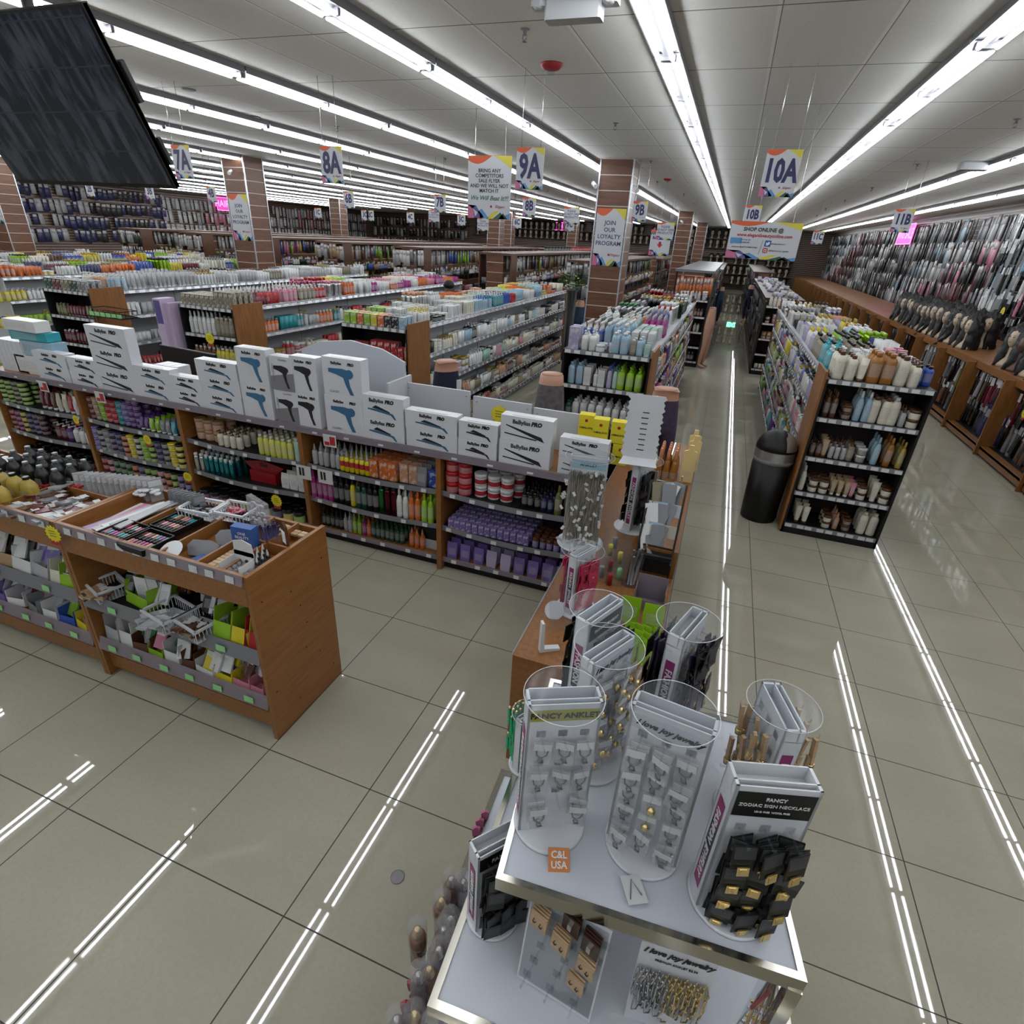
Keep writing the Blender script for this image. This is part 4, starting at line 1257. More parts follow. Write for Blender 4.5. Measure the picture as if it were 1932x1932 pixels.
def scatter(kind, n, x0, x1, y0, y1, z, sc, colors, cap, label, lay=True, name=None, area='loose small goods on the low bin tables', spread=.5):
    for i in range(n):
        cl = rnd.choice(colors)
        nm = name or kind
        o = put(kind, (rnd.uniform(x0, x1), rnd.uniform(y0, y1), z + rnd.uniform(0, .02) * spread), rnd.uniform(-.6, .6), sc, cl, cap, label.replace('#', cl), None, area, name)
        if o and lay:
            o.rotation_euler = (-PI / 2 + rnd.uniform(-.15, .1), 0, rnd.uniform(-.5, .5))


def open_box(x, y, z, w, d, h, color, label, tilt=0., rz=0., cat='tray', name='display_box', flap=None):
    b = MB().box(-w / 2, w / 2, 0, d, 0, .004).box(-w / 2, -w / 2 + .003, 0, d, 0, h).box(w / 2 - .003, w / 2, 0, d, 0, h).box(-w / 2, w / 2, 0, .003, 0, h * .55).box(-w / 2, w / 2, d - .003, d, 0, h * 1.3)
    o = ob(name, b.mesh(name, 'colour_matte'), None, (x, y, z), rz, color=C_[color] if isinstance(color, str) else color)
    o.rotation_euler = (tilt, 0, rz)
    if flap:
        ob('header_card', MB().prism([(-w / 2, h), (w / 2, h), (w * .45, h * 1.9), (0, h * 2.1), (-w * .45, h * 1.9)], d - .003, d, 'y').mesh('header_card', 'colour_matte'), o, color=C_[flap])
    return tag(o, label, cat)


def basket(x, y, z, w, d, h, label, rz=0.):
    b = MB()
    n = 9
    for s in (-1, 1):
        for k in range(n + 1):
            t = k / n
            b.box(-w / 2 + w * t - .002, -w / 2 + w * t + .002, s * d / 2 - .0015, s * d / 2 + .0015, 0, h)
            b.box(s * w / 2 - .0015, s * w / 2 + .0015, -d / 2 + d * t - .002, -d / 2 + d * t + .002, 0, h)
    b.box(-w / 2, w / 2, -d / 2, d / 2, 0, .003)
    for s in (-1, 1):
        b.box(-w / 2 - .006, w / 2 + .006, s * d / 2 - .006, s * d / 2 + .006, h - .012, h)
        b.box(s * w / 2 - .006, s * w / 2 + .006, -d / 2, d / 2, h - .012, h)
    return tag(ob('plastic_basket', b.mesh('plastic_basket', 'white_plastic'), None, (x, y, z), rz), label, 'basket')


def bin_tables():
    bin_table(-3.03, -1.78, 1.57, 2.13, 'orange wood bin table with compartments of makeup and nail items')
    bin_table(-4.45, -3.035, 1.57, 2.13, 'orange wood bin table holding gold and black bottles')
    t1 = bpy.data.objects['bin_table']
    Z = .955
    for x in (-2.66, -2.33, -2.1, -1.94):
        ob('divider', MB().box(-.006, .006, .02, .54, 0, .066).mesh('divider', 'cherry_wood_flat'), t1, (x + 2.405, 0, Z))
    ob('divider', MB().box(.305, .605, .3, .312, 0, .066).mesh('divider', 'cherry_wood_flat'), t1, (0, 0, Z))
    t2 = bpy.data.objects['bin_table.001']
    for x in (-4.0, -3.5):
        ob('divider', MB().box(-.006, .006, .02, .54, 0, .066).mesh('divider', 'cherry_wood_flat'), t2, (x + 3.7425, 0, Z))
    ob('divider', MB().box(-.69, .68, .33, .34, 0, .066).mesh('divider', 'cherry_wood_flat'), t2, (0, 0, Z))
    # gold and black bottles
    for r in range(2):
        for i in range(5):
            put('large_bottle', (-4.0 + .115 * i + .04 * r, 1.64 + .12 * r, Z), .1, (.72, .8, .62), 'gold', 'black', 'gold bottle with black cap on the bin table', 'gold bottles on the bin table', name='gold_bottle')
    for r in range(3):
        for i in range(5):
            put('large_bottle', (-3.98 + .125 * i, 1.9 + .085 * r, Z), .1, (.66, .7, .62), 'black', 'grey', 'black bottle with grey cap behind the gold bottles', 'black bottles on the bin table', name='black_bottle')
    scatter('blister_pack', 34, -3.46, -3.08, 1.66, 1.9, Z + .04, (.8, .8, 1), ['grey', 'brown', 'maroon', 'silver'], 'white', '# plastic wrapped brush lying in the bin beside the gold bottles', name='wrapped_brush')
    scatter('blister_pack', 30, -4.3, -3.4, 1.98, 2.1, Z + .05, (.8, .8, 1.2), ['maroon', 'red', 'black', 'silver'], 'white', '# wrapped accessory in the rear bins behind the bottles', name='wrapped_accessory')
    # cards of lashes, upright rows
    for i in range(14):
        put('blister_pack', (-3.38 + .034 * i, 1.97 + .009 * i, Z + .14), 1.05 + .02 * (i % 5), (1.1, 1, 1), 'silver', 'white', 'white carded packet standing upright in the rear row of the bin', 'white carded packets standing in the bin', name='lash_card')
    for i in range(7):
        put('blister_pack', (-2.72 + .03 * i, 2.03, Z + .14), 1.1, (.9, 1, .9), 'grey', 'grey', 'grey carded packet standing at the back of the bin table', 'grey carded packets at the back', name='grey_card')
    for i in range(14):
        o = tag(ob('nail_file_pack', MB().box(-.02, .02, -.003, .003, -.17, .17).mesh('nail_file_pack', 'colour_plastic'), None, (-2.92 + .016 * i, 1.8 + rnd.uniform(-.03, .05), Z + .02 + .004 * i), color=C_[rnd.choice(['silver', 'white', 'pink', 'lilac'])]), 'long flat nail file pack lying in the first compartment', 'nail file', 'nail file packs')
        o.rotation_euler = (-PI / 2, rnd.uniform(-.1, .1), rnd.uniform(-.25, .1))
    for i in range(12):
        o = tag(ob('eyelet', MB().lathe([(.018, 0), (.02, .01), (.008, .014)], 10).mesh('eyelet', 'white_plastic'), None, (-3.0 + rnd.uniform(0, .13), 2.03 + rnd.uniform(-.03, .04), Z + .06 + .01 * (i // 5))), 'small white round case lying in the rear bin', 'case', 'small white round cases')
    # makeup trays
    for x, y, lab in ((-2.66, 1.66, 'black tray of lip glosses nearest the white file packs'), (-2.5, 1.84, 'black tray of lip glosses behind the first one'), (-2.47, 1.64, 'black tray of lip glosses beside the white round dish')):
        tr = tag(ob('black_tray', MB().box(-.09, .09, -.09, .09, 0, .006).box(-.09, .09, -.09, -.084, 0, .03).box(-.09, .09, .084, .09, 0, .03).box(-.09, -.084, -.09, .09, 0, .03).box(.084, .09, -.09, .09, 0, .03).mesh('black_tray', 'black_plastic'), None, (x, y, Z + .045), -.05), lab, 'tray')
        for i in range(7):
            for j in range(2):
                o = tag(ob('lip_gloss', MB().box(-.0075, .0075, -.035, .0, 0, .014).mesh('lip_gloss', 'colour_plastic'), None, (x - .072 + .024 * i, y - .01 + .075 * j, Z + .053), -.05, color=C_[rnd.choice(['pink', 'magenta', 'red', 'peach', 'brown', 'teal'])]), 'lip gloss lying in a black tray on the bin table', 'lip gloss', 'lip glosses in the black trays')
                ob('cap', MB().box(-.0075, .0075, -.065, -.035, 0, .014).mesh('cap', 'black_plastic'), o)
    for x, y, lab, cs in ((-2.48, 2.0, 'white plastic basket of dark pencils on the bin table', ['black', 'grey']), (-2.3, 2.05, 'white plastic basket of pink items beside the dark pencils', ['pink', 'red', 'black'])):
        basket(x, y, Z + .055, .2, .15, .05, lab, .1)
        for i in range(16):
            o = tag(ob('pencil', MB().tube([(-.03, 0, 0), (.035, 0, 0)], .006, 6).mesh('pencil', 'colour_plastic'), None, (x + rnd.uniform(-.06, .06), y + rnd.uniform(-.04, .04), Z + .07 + rnd.uniform(0, .012)), rnd.uniform(0, 3), color=C_[rnd.choice(cs)]), 'short makeup pencil in a white basket on the bin table', 'pencil', 'short pencils in the white baskets')
    ob_ = tag(ob('round_dish', MB().lathe([(.02, .0), (.055, .006), (.06, .01)], 20).mesh('round_dish', 'white_plastic'), None, (-2.3, 1.63, Z + .05)), 'white round dish leaning at the front of the bin table', 'dish')
    ob_.rotation_euler = (.5, 0, 0)
    for i, (x, y, rz) in enumerate(((-2.2, 1.7, .2), (-2.22, 1.95, -.2), (-2.15, 1.85, .5), (-2.24, 2.02, .0))):
        o = tag(ob('folded_cap', MB().prism([(-.07, 0), (.07, 0), (.085, .06), (.03, .085), (-.06, .08), (-.085, .05)], 0, .02).mesh('folded_cap', 'black_plastic' if i % 2 else 'ink_grey'), None, (x, y, Z + .01), rz), ['dark folded sleeve behind the white round dish', 'grey patterned folded sleeve in the second compartment', 'black folded sleeve in the middle of the compartment', 'grey folded sleeve at the back of the compartment'][i], 'sleeve')
        o.rotation_euler.x = -.6
    o = tag(ob('clear_pouch', MB().prism([(-.08, 0), (.08, 0), (.085, .16), (-.075, .17)], 0, .03).mesh('clear_pouch', 'clear_bag'), None, (-2.09, 1.98, Z + .06), -.3), 'clear pouch of white nail tips on the bin table', 'pouch')
    c = MB()
    for i in range(40):
        x, z = rnd.uniform(-.06, .06), rnd.uniform(.01, .14)
        c.box(x - .008, x + .008, .008, .018, z - .005, z + .005)
    ob('nail_tips', c.mesh('nail_tips', 'white_plastic'), o)['kind'] = 'stuff'
    o = tag(ob('blue_box', MB().box(-.06, .06, 0, .05, 0, .13).mesh('blue_box', 'ink_blue'), None, (-2.04, 1.82, Z + .02), .1), 'royal blue upright display box with white print', 'box')
    lettering('ONE\nBEAUTY', .022, 'ink_white', o, (0, -.001, .085))
    o = tag(ob('blue_strip', MB().box(-.03, .03, -.13, .13, 0, .02).mesh('blue_strip', 'ink_blue'), None, (-2.16, 1.75, Z + .002), -.2), 'flat royal blue pack lying in the third compartment', 'pack')
    for i in range(30):
        o = tag(ob('gold_block', MB().bbox(-.02, .02, -.011, .011, 0, .014, .002).mesh('gold_block', 'pale_wood'), None, (-2.06 + .045 * (i % 3) + .008, 1.61 + .025 * (i // 3 % 10), Z + .03), rnd.uniform(-.1, .1)), 'small tan rectangular block in the front compartment', 'block', 'small tan blocks in the bin table')
    for i in range(10):
        o = tag(ob('gold_block', MB().bbox(-.02, .02, -.011, .011, 0, .014, .002).mesh('gold_block', 'pale_wood'), None, (-2.0 + .045 * (i % 4), 2.04 + .025 * (i // 4 % 3), Z + .03), rnd.uniform(-.1, .1)), 'small tan rectangular block in the rear compartment', 'block', 'small tan blocks behind the clear jar')
    j = tag(ob('clear_jar', MB().lathe([(.055, 0), (.065, .01), (.065, .075), (.055, .09), (.055, .1)], 18, cap=False).mesh('clear_jar', 'clear_acrylic'), None, (-1.97, 1.93, Z + .03)), 'open clear plastic jar of purple nail files', 'jar')
    c = MB()
    for i in range(24):
        a, r = rnd.uniform(0, 6.3), rnd.uniform(0, .045)
        x, y = r * math.cos(a), r * math.sin(a)
        c.tube([(x, y, .005), (x * 1.2 + rnd.uniform(-.02, .02), y * 1.2, .1)], .004, 5)
    ob('nail_files', c.mesh('nail_files', 'ink_purple'), j)['kind'] = 'stuff'
    for i in range(10):
        put('applicator_bottle', (-1.9 + .03 * (i % 3), 1.7 + .035 * (i // 3), Z + .0), 0, (.5, .5, .65), 'black', 'white', 'small black bottle with white cap in the end compartment', name='polish_bottle')
    for i in range(10):
        tag(ob('dark_ball', MB().lathe([(.002, 0), (.014, .006), (.017, .016), (.013, .028), (.002, .033)], 10).mesh('dark_ball', 'ink_grey'), None, (-1.93 + .033 * (i % 4), 1.62 + .03 * (i // 4), Z + .03)), 'dark round bead at the front of the end compartment', 'bead', 'dark round beads in the end compartment')
    open_box(-1.91, 1.6, Z + .01, .12, .1, .08, 'white', 'white open carton of dark beads at the table corner', flap='white')
    o = tag(ob('brush_pack', MB().prism([(-.03, 0), (.03, 0), (.035, .15), (0, .17), (-.03, .15)], 0, .012).mesh('brush_pack', 'colour_plastic'), None, (-1.85, 1.9, Z + .02), -.5, color=C_['brown']), 'brown wrapped pack leaning in the end compartment', 'pack')
    ob('label', MB().box(-.022, .022, -.001, 0, .05, .12).mesh('label', 'label_print'), o)
    # middle shelf of the first table
    D = 'on the sloping upper shelf below the compartments'
    basket(-2.93, 1.66, .56, .17, .15, .07, 'white basket of brown packets at the near end of the upper shelf', -.3)
    basket(-2.42, 1.62, .56, .2, .17, .075, 'white basket of clear strips in the middle of the upper shelf', -.2)
    basket(-2.22, 1.63, .56, .19, .17, .075, 'white basket of brown packets in the middle of the upper shelf', -.2)
    open_box(-2.68, 1.63, .56, .2, .2, .13, 'lime', 'green open olive carton of white packets on the upper shelf', tilt=-.15, rz=-.15, flap='silver')
    l = [('lime', -2.06, 'lime green open carton with dark berry picture'), ('yellow', -1.95, 'yellow and white open carton'), ('red', -1.86, 'red open carton nearest the wooden end panel')]
    for cl, x, lab in l:
        open_box(x, 1.6, .57, .12, .2, .16, cl, lab + ' ' + D, tilt=-.3, flap=cl)
    for i in range(10):
        put('product_pouch', (-2.66 + rnd.uniform(-.05, .05), 1.68 + .012 * i, .58), .1, (1, .3, 1.1), 'white', 'white', 'white flat packet in the green olive carton', name='flat_packet')
    scatter('blister_pack', 10, -2.97, -2.88, 1.62, 1.68, .6, (.7, .7, .8), ['brown', 'tan'], 'white', '# packet in the near white basket', name='small_packet')
    scatter('blister_pack', 12, -2.48, -2.36, 1.58, 1.64, .6, (.6, .6, .9), ['silver'], 'white', '# clear strip in the middle white basket', name='small_packet')
    scatter('blister_pack', 12, -2.28, -2.18, 1.58, 1.66, .6, (.7, .7, .8), ['brown', 'khaki'], 'white', '# packet in the third white basket', name='small_packet')
    for i in range(26):
        put('blister_pack', (-2.9 + .04 * i, 1.86 + rnd.uniform(-.03, .05), .76 + rnd.uniform(-.02, .03)), rnd.uniform(-.4, .4), (1.2, 1, 1.1), rnd.choice(['black', 'grey', 'silver', 'brown', 'white']), 'white', 'dark carded packet leaning at the back of the upper shelf', name='carded_packet', tilt=-.4)
    D = 'on the lowest sloping shelf'
    for i, (cl, x, w_, hh_) in enumerate((('silver', -2.93, .12, .16), ('white', -2.82, .1, .17), ('brown', -2.7, .12, .1), ('lime', -2.6, .12, .07), ('white', -2.48, .11, .12), ('brown', -2.36, .08, .1), ('white', -2.25, .14, .07), ('yellow', -2.12, .13, .08), ('pink', -2.0, .12, .08), ('pink', -1.9, .1, .07))):
        open_box(x, 1.6, .262, w_, .2, hh_, cl, '%s %s open carton on the lowest shelf below the makeup trays' % (['low', 'tall', 'shallow', 'small', 'plain', 'narrow', 'wide', 'bright', 'pale', 'last'][i], cl), tilt=-.1, rz=rnd.uniform(-.2, .2), flap=rnd.choice([None, 'white', 'silver']))
    for i in range(40):
        put('blister_pack', (-2.93 + .028 * i, 1.72 + rnd.uniform(-.06, .1), .4 + rnd.uniform(-.02, .03)), rnd.uniform(-.5, .5), (1, 1, .8), rnd.choice(['maroon', 'brown', 'green', 'yellow', 'white', 'black', 'lime', 'pink']), 'white', 'colourful packet leaning in a carton on the lowest shelf', name='carded_packet', tilt=-.5)
    pl = ['white', 'white', 'silver', 'brown', 'black', 'khaki', 'lime', 'maroon', 'cream', 'grey']
    for i in range(46):
        put('product_pouch', (-2.94 + rnd.uniform(0, 1.12), 1.64 + rnd.uniform(0, .2), .3 if i % 2 else .6), rnd.uniform(-.5, .5), (.75, .35, .85), pl[i % 10], 'white', '%s sachet leaning among the cartons under the makeup trays' % pl[i % 10], name='sachet', tilt=-.5)
        put('product_pouch', (-4.1 + rnd.uniform(0, 1.0), 1.64 + rnd.uniform(0, .2), .3 if i % 2 else .6), rnd.uniform(-.5, .5), (.8, .35, .95), pl[(i * 3) % 10], 'white', '%s sachet leaning among the cartons under the gold bottles' % pl[(i * 3) % 10], name='sachet', tilt=-.5)
    # second table's shelves
    for i, (cl, x) in enumerate((('lime', -3.95), ('tan', -3.72), ('white', -3.55), ('silver', -3.4), ('cream', -3.22), ('lime', -3.12))):
        open_box(x, 1.6, .57, .17, .22, .14, cl, '%s open carton on the upper shelf beneath the gold bottles' % ['bright lime', 'tan and clear', 'plain white', 'clear plastic', 'cream', 'lime edged'][i], tilt=-.25, rz=rnd.uniform(-.2, .2), flap=rnd.choice([None, 'white', 'silver']))
    for i, (cl, x) in enumerate((('purple', -3.9), ('white', -3.75), ('grey', -3.6), ('white', -3.45), ('blue', -3.3), ('yellow', -3.18), ('pink', -3.08))):
        open_box(x, 1.6, .262, .12, .2, .1, cl, '%s open carton on the lowest shelf beneath the gold bottles' % cl, tilt=-.1, rz=rnd.uniform(-.2, .2), flap=rnd.choice([None, 'white']))
    for i in range(44):
        z = .74 if i % 2 else .4
        put('blister_pack', (-4.0 + .02 * i, 1.74 + rnd.uniform(-.05, .1), z), rnd.uniform(-.5, .5), (1.2, 1, .9), rnd.choice(['green', 'lime', 'silver', 'white', 'tan', 'maroon', 'purple', 'blue']), 'white', 'packet leaning in cartons beneath the gold bottles', name='carded_packet', tilt=-.5)
    price_burst(-2.99, 1.53, .99, .05, .1, 'yellow starburst price tag at the joint of the two bin tables')


# ---------------------------------------------------------------- gondolas
def deck_fill(x0, x1, y0, y1, z, where, area, pal, kinds, rz=0., seq=None, blk=(.22, .42), cols=3):
    y = y0 + .02
    k = 0
    while y < y1 - .1:
        L = min(rnd.uniform(*blk), y1 - .02 - y)
        nx = cols
        for c in range(nx):
            xa = x0 + (x1 - x0) * c / nx
            xb = x0 + (x1 - x0) * (c + 1) / nx
            if seq and k < len(seq):
                kind, color, cap, s = seq[k][c % len(seq[k])]
            else:
                kind, color, cap, s = rnd.choice(kinds), rnd.choice(pal), rnd.choice(CAPW), rnd.uniform(.85, 1.1)
            K = KIND[kind]
            px, py = K['w'] * s + .012, K['d'] * s + .02
            n, m = max(1, int((xb - xa) / px)), max(1, int(L / py))
            zh = rnd.uniform(.85, 1.05)
            lab = '%s %s with %s cap %s' % (color, WORD[kind], cap, where) if len(K['parts']) > 1 else '%s %s %s' % (color, WORD[kind], where)
            for j in range(m):
                for i in range(n):
                    if rnd.random() < .05:
                        continue
                    put(kind, (xa + px * (i + .5), y + py * (j + .5), z), rz + rnd.uniform(-.1, .1), (s, s, s * zh), color, cap, lab, None, area)
        y += L
        k += 1


ALLK = ['shampoo_bottle', 'pump_bottle', 'spray_bottle', 'applicator_bottle', 'aerosol_can', 'product_jar', 'product_carton', 'squeeze_tube', 'product_pouch']
G1 = [1.16, .79, .44, .1]
Y0, Y1 = 5.9, 12.0


def row_one():
    caps = [(.95, 1.78, -1, 'black end shelf of brown and cream bottles beside the trash can'), (-1.42, -.55, 1, 'black end shelf with white lotion and lime pump bottles'),
            (-4.02, -3.17, 1, 'black end shelf topped with small white and lime cartons'), (-6.42, -5.56, 1, 'black end shelf of white and brown bottles by the purple tower'),
            (-8.88, -7.98, 1, 'black end shelf of dark cartons with a wire basket on its side')]
    for x0, x1, s, lab in caps:
        endcap(x0, x1, 5.45, 5.88, 1.5, [1.5] + G1, lab, s)
    # --- end shelf A goods
    Z = [1.5] + [g for g in G1]
    w = 'on top of the end shelf beside the trash can'
    Y = 5.52
    x = 1.03
    for kd, cl, cp, s in (('shampoo_bottle', 'cream', 'brown', 1.35), ('shampoo_bottle', 'cream', 'brown', 1.2), ('squeeze_tube', 'cream', 'brown', 1.3), ('shampoo_bottle', 'amber', 'amber', 1.45), ('shampoo_bottle', 'amber', 'amber', 1.45), ('shampoo_bottle', 'cream', 'brown', 1.4), ('pump_bottle', 'cream', 'brown', 1.2)):
        for r in range(3):
            put(kd, (x, Y + .1 * r, Z[0]), 0, (s, s, s * .9), cl, cp, '%s %s with %s cap %s' % (cl, WORD[kd], cp, w), None, 'goods on end shelves', name='conditioner_bottle')
        x += .066 * s + .006
    for i in range(4):
        for r in range(2):
            put('shampoo_bottle', (1.52 + .072 * i, 5.66 + .09 * r, Z[0]), 0, (1.1, 1.1, .85), 'blue', 'black', 'bright blue bottle with black cap on the corner of the end shelf', None, 'goods', name='blue_bottle')
    w = 'end shelf beside the trash can'
    rows = [
        (Z[1], [('spray_bottle', 'brown', 'brown', 1., 2, 1.03), ('product_jar', 'brown', 'brown', .8, 1, 1.2), ('spray_bottle', 'sky', 'white', 1.15, 2, 1.28), ('shampoo_bottle', 'cream', 'brown', 1.2, 2, 1.4), ('shampoo_bottle', 'cream', 'white', 1.25, 1, 1.55), ('applicator_bottle', 'silver', 'brown', 1.1, 1, 1.63), ('product_jar', 'cream', 'brown', 1., 1, 1.71)]),
        (Z[2], [('applicator_bottle', 'brown', 'black', 1.1, 2, 1.02), ('squeeze_tube', 'tan', 'brown', 1., 1, 1.12), ('applicator_bottle', 'silver', 'brown', 1, 3, 1.18), ('pump_bottle', 'khaki', 'brown', .9, 1, 1.33), ('product_jar', 'khaki', 'white', .85, 1, 1.42), ('spray_bottle', 'sky', 'sky', 1.1, 1, 1.53), ('spray_bottle', 'amber', 'amber', 1.15, 1, 1.63), ('spray_bottle', 'gold', 'gold', 1.05, 1, 1.73)]),
        (Z[3], [('spray_bottle', 'cream', 'white', 1.05, 1, 1.02), ('product_jar', 'cream', 'brown', .85, 1, 1.12), ('product_jar', 'cream', 'brown', .85, 1, 1.21), ('squeeze_tube', 'tan', 'white', .9, 3, 1.29), ('squeeze_tube', 'pink', 'brown', .9, 1, 1.45), ('product_jar', 'cream', 'brown', .85, 1, 1.53), ('squeeze_tube', 'cream', 'white', 1.15, 1, 1.63), ('product_jar', 'cream', 'brown', .95, 1, 1.72)]),
        (Z[4], [('squeeze_tube', 'cream', 'brown', 1.05, 2, 1.07), ('product_jar', 'cream', 'brown', .8, 1, 1.33), ('applicator_bottle', 'peach', 'peach', 1.1, 1, 1.41), ('product_jar', 'brown', 'brown', .8, 1, 1.5), ('shampoo_bottle', 'cream', 'cream', 1.15, 2, 1.63)])]
    lv = ['top inner', 'second', 'third', 'bottom']
    for k, (z, its) in enumerate(rows):
        for kd, cl, cp, s, n, x in its:
            for i in range(n):
                for r in range(3):
                    for q in range(2 if kd == 'product_jar' else 1):
                        put(kd, (x + i * KIND[kd]['w'] * s * 1.08, 5.53 + r * .09, z + q * .079 * s), 0, (s, s, s), cl, cp, '%s %s on the %s level, %s' % (cl, WORD[kd], lv[k], w), None, 'goods', name=None)
    # --- end shelf B
    w = 'on the end shelf with the lime pump bottles'
    x = -1.36
    for kd, cl, cp, s, n in (('product_carton', 'lilac', 'white', 1.5, 1), ('pump_bottle', 'white', 'white', 1.1, 2), ('product_jar', 'white', 'white', 1., 1), ('squeeze_tube', 'lilac', 'white', .7, 1), ('shampoo_bottle', 'sky', 'white', 1.2, 1), ('shampoo_bottle', 'sky', 'white', 1.2, 1), ('shampoo_bottle', 'khaki', 'white', .9, 1), ('shampoo_bottle', 'sky', 'white', 1., 1), ('product_carton', 'mint', 'white', .8, 1)):
        for i in range(n):
            for r in range(2):
                put(kd, (x + .03, 5.52 + r * .12, 1.5), 0, (s, s, s * .85), cl, cp, '%s %s %s, topmost level' % (cl, WORD[kd], w), None, 'goods', name='lotion_bottle')
            x += KIND[kd]['w'] * s * 1.05
    for z, its in ((Z[1], (('shampoo_bottle', 'sky', 'sky', 1.1, 2), ('product_carton', 'white', 'white', 1.1, 1), ('applicator_bottle', 'white', 'white', 1.1, 1), ('product_carton', 'white', 'white', 1., 1), ('spray_bottle', 'lilac', 'blue', .95, 1), ('spray_bottle', 'mint', 'green', .95, 1), ('pump_bottle', 'lime', 'lime', 1.15, 3))),
                   (Z[2], (('shampoo_bottle', 'darkgreen', 'darkgreen', 1., 1), ('shampoo_bottle', 'white', 'white', 1.1, 2), ('shampoo_bottle', 'white', 'white', 1.1, 2), ('pump_bottle', 'white', 'white', 1.1, 3))),
                   (Z[3], (('pump_bottle', 'white', 'white', 1.1, 4), ('product_jar', 'cream', 'brown', 1, 4)))):
        x = -1.36
        for kd, cl, cp, s, n in its:
            for i in range(n):
                for r in range(3):
                    put(kd, (x + .035, 5.52 + r * .1, z), 0, (s, s, s), cl, cp, '%s %s %s' % (cl, WORD[kd], w), None, 'goods', name='lotion_bottle' if kd != 'pump_bottle' else None)
                x += KIND[kd]['w'] * s * 1.12
    # --- end shelf C
    w = 'on the end shelf below sign 8A'
    x = -3.95
    for cl, n in (('lime', 2), ('orange', 1), ('lime', 1), ('yellow', 1), ('orange', 1), ('black', 2), ('sky', 1)):
        for i in range(n):
            for r in range(3):
                put('product_carton', (x, 5.5 + .08 * r, 1.5), 0, (1.1, 1.2, .75), cl, 'white', '%s and white small carton %s' % (cl, w), None, 'goods', name='dye_carton')
            x += .088
    fill((-3.98, 5.49), (-3.2, 5.49), (0, 1), 1.16, .25, 'upper row %s' % w, 'goods', ['orange', 'magenta', 'maroon', 'violet', 'red'], ['product_carton', 'spray_bottle', 'product_carton'], rows=2, dens=.7)
    fill((-3.98, 5.49), (-3.2, 5.49), (0, 1), .79, .25, 'lower row %s' % w, 'goods', ['maroon', 'red', 'pink'], ['product_carton', 'spray_bottle'], rows=2, dens=.7)
    # --- end shelf D
    w = 'on the end shelf by the purple tower'
    for i in range(11):
        for r in range(4):
            put('product_carton', (-6.34 + .076 * i, 5.5 + .09 * r, 1.5), 0, (1.05, 1.2, .8 if i < 7 else 1.15), 'khaki', 'white', 'gold brown carton %s, topmost level' % w, None, 'goods', name='gold_carton')
    for z, its in ((1.16, (('spray_bottle', 'white', 'white', 1.15, 6), ('shampoo_bottle', 'khaki', 'cream', 1.15, 5))), (.79, (('shampoo_bottle', 'brown', 'cream', 1.1, 5), ('shampoo_bottle', 'yellow', 'white', 1.1, 5))), (.44, (('shampoo_bottle', 'cream', 'brown', 1.1, 10),))):
        x = -6.36
        for kd, cl, cp, s, n in its:
            for i in range(n):
                for r in range(2):
                    put(kd, (x + .035, 5.52 + r * .12, z), 0, (s, s, s), cl, cp, '%s %s with %s cap %s' % (cl, WORD[kd], cp, w), None, 'goods', name='oil_treatment_bottle')
                x += .0715
    price_burst(-5.98, 5.43, 1.13, .075, 0, 'yellow starburst price tag on the upper rail by the purple tower')
    price_burst(-5.98, 5.43, .77, .07, 0, 'yellow starburst price tag on the lower rail by the purple tower')
    t = tag(ob('purple_tower', MB().box(-.1, .02, 0, .22, 0, 1.55).box(.02, .1, .05, .22, 0, 1.5).mesh('purple_tower', 'colour_matte'), None, (-6.62, 5.35, 0), color=(.45, .36, .5)), 'tall slim lilac and purple display tower between two end shelves', 'display tower')
    ob('purple_header', MB().box(-.09, .01, -.002, 0, 1.25, 1.53).mesh('purple_header', 'ink_purple'), t)
    # --- end shelf E
    w = 'on the end shelf with the wire basket'
    for i in range(10):
        for r in range(3):
            put('product_carton', (-8.8 + .08 * i, 5.5 + .09 * r, 1.5), 0, (1.05, 1.2, .85), ['darkgreen', 'maroon', 'khaki', 'darkgreen', 'grey'][i // 2], 'white', 'dark printed carton %s' % w, None, 'goods', name='dark_carton')
    for z in (1.16, .79, .44):
        fill((-8.84, 5.49), (-8.02, 5.49), (0, 1), z, .22, w, 'goods', ['pink', 'maroon', 'lilac', 'tan', 'olive', 'cream'], ['product_jar', 'squeeze_tube', 'product_pouch', 'shampoo_bottle'], rows=2)
    b = MB()
    for z in (1.25, 1.33):
        b.tube([(-7.96, 5.4, z), (-7.3, 5.3, z), (-7.3, 5.55, z), (-7.96, 5.6, z)], .006, 6, closed=True)
    for k in range(7):
        b.tube([(-7.9 + .1 * k, 5.38, 1.25), (-7.9 + .1 * k, 5.38, 1.33)], .004, 5)
    b.box(-7.96, -7.3, 5.33, 5.58, 1.235, 1.245)
    t = tag(ob('wire_basket', b.mesh('wire_basket', 'black_plastic')), 'black wire basket with green tags on the side of an end shelf', 'basket')
    b = MB()
    for k in range(6):
        b.box(-7.88 + .1 * k, -7.8 + .1 * k, 5.32, 5.325, 1.25, 1.3)
    ob('green_tags', b.mesh('green_tags', 'tag_green'), t)
    # --- gondolas
    gs = [(.95, 1.78, -1, 'white shelving run behind the end shelf beside the trash can', 'rail_metal'), (-1.42, -.55, 1, 'white shelving run leading back from the lime pump bottles', 'rail_metal'),
          (-4.02, -3.17, 1, 'white shelving run leading back from sign 8A', 'white_metal'), (-6.42, -5.56, 1, 'white shelving run leading back from the purple tower', 'white_metal'),
          (-8.88, -7.98, 1, 'white shelving run behind the end shelf with wire basket', 'white_metal'), (-11.3, -10.45, 1, 'white shelving run stocked with yellow packs, farthest but one', 'white_metal'),
          (-13.75, -12.9, 1, 'white shelving run stocked with yellow packs at the far side', 'white_metal')]
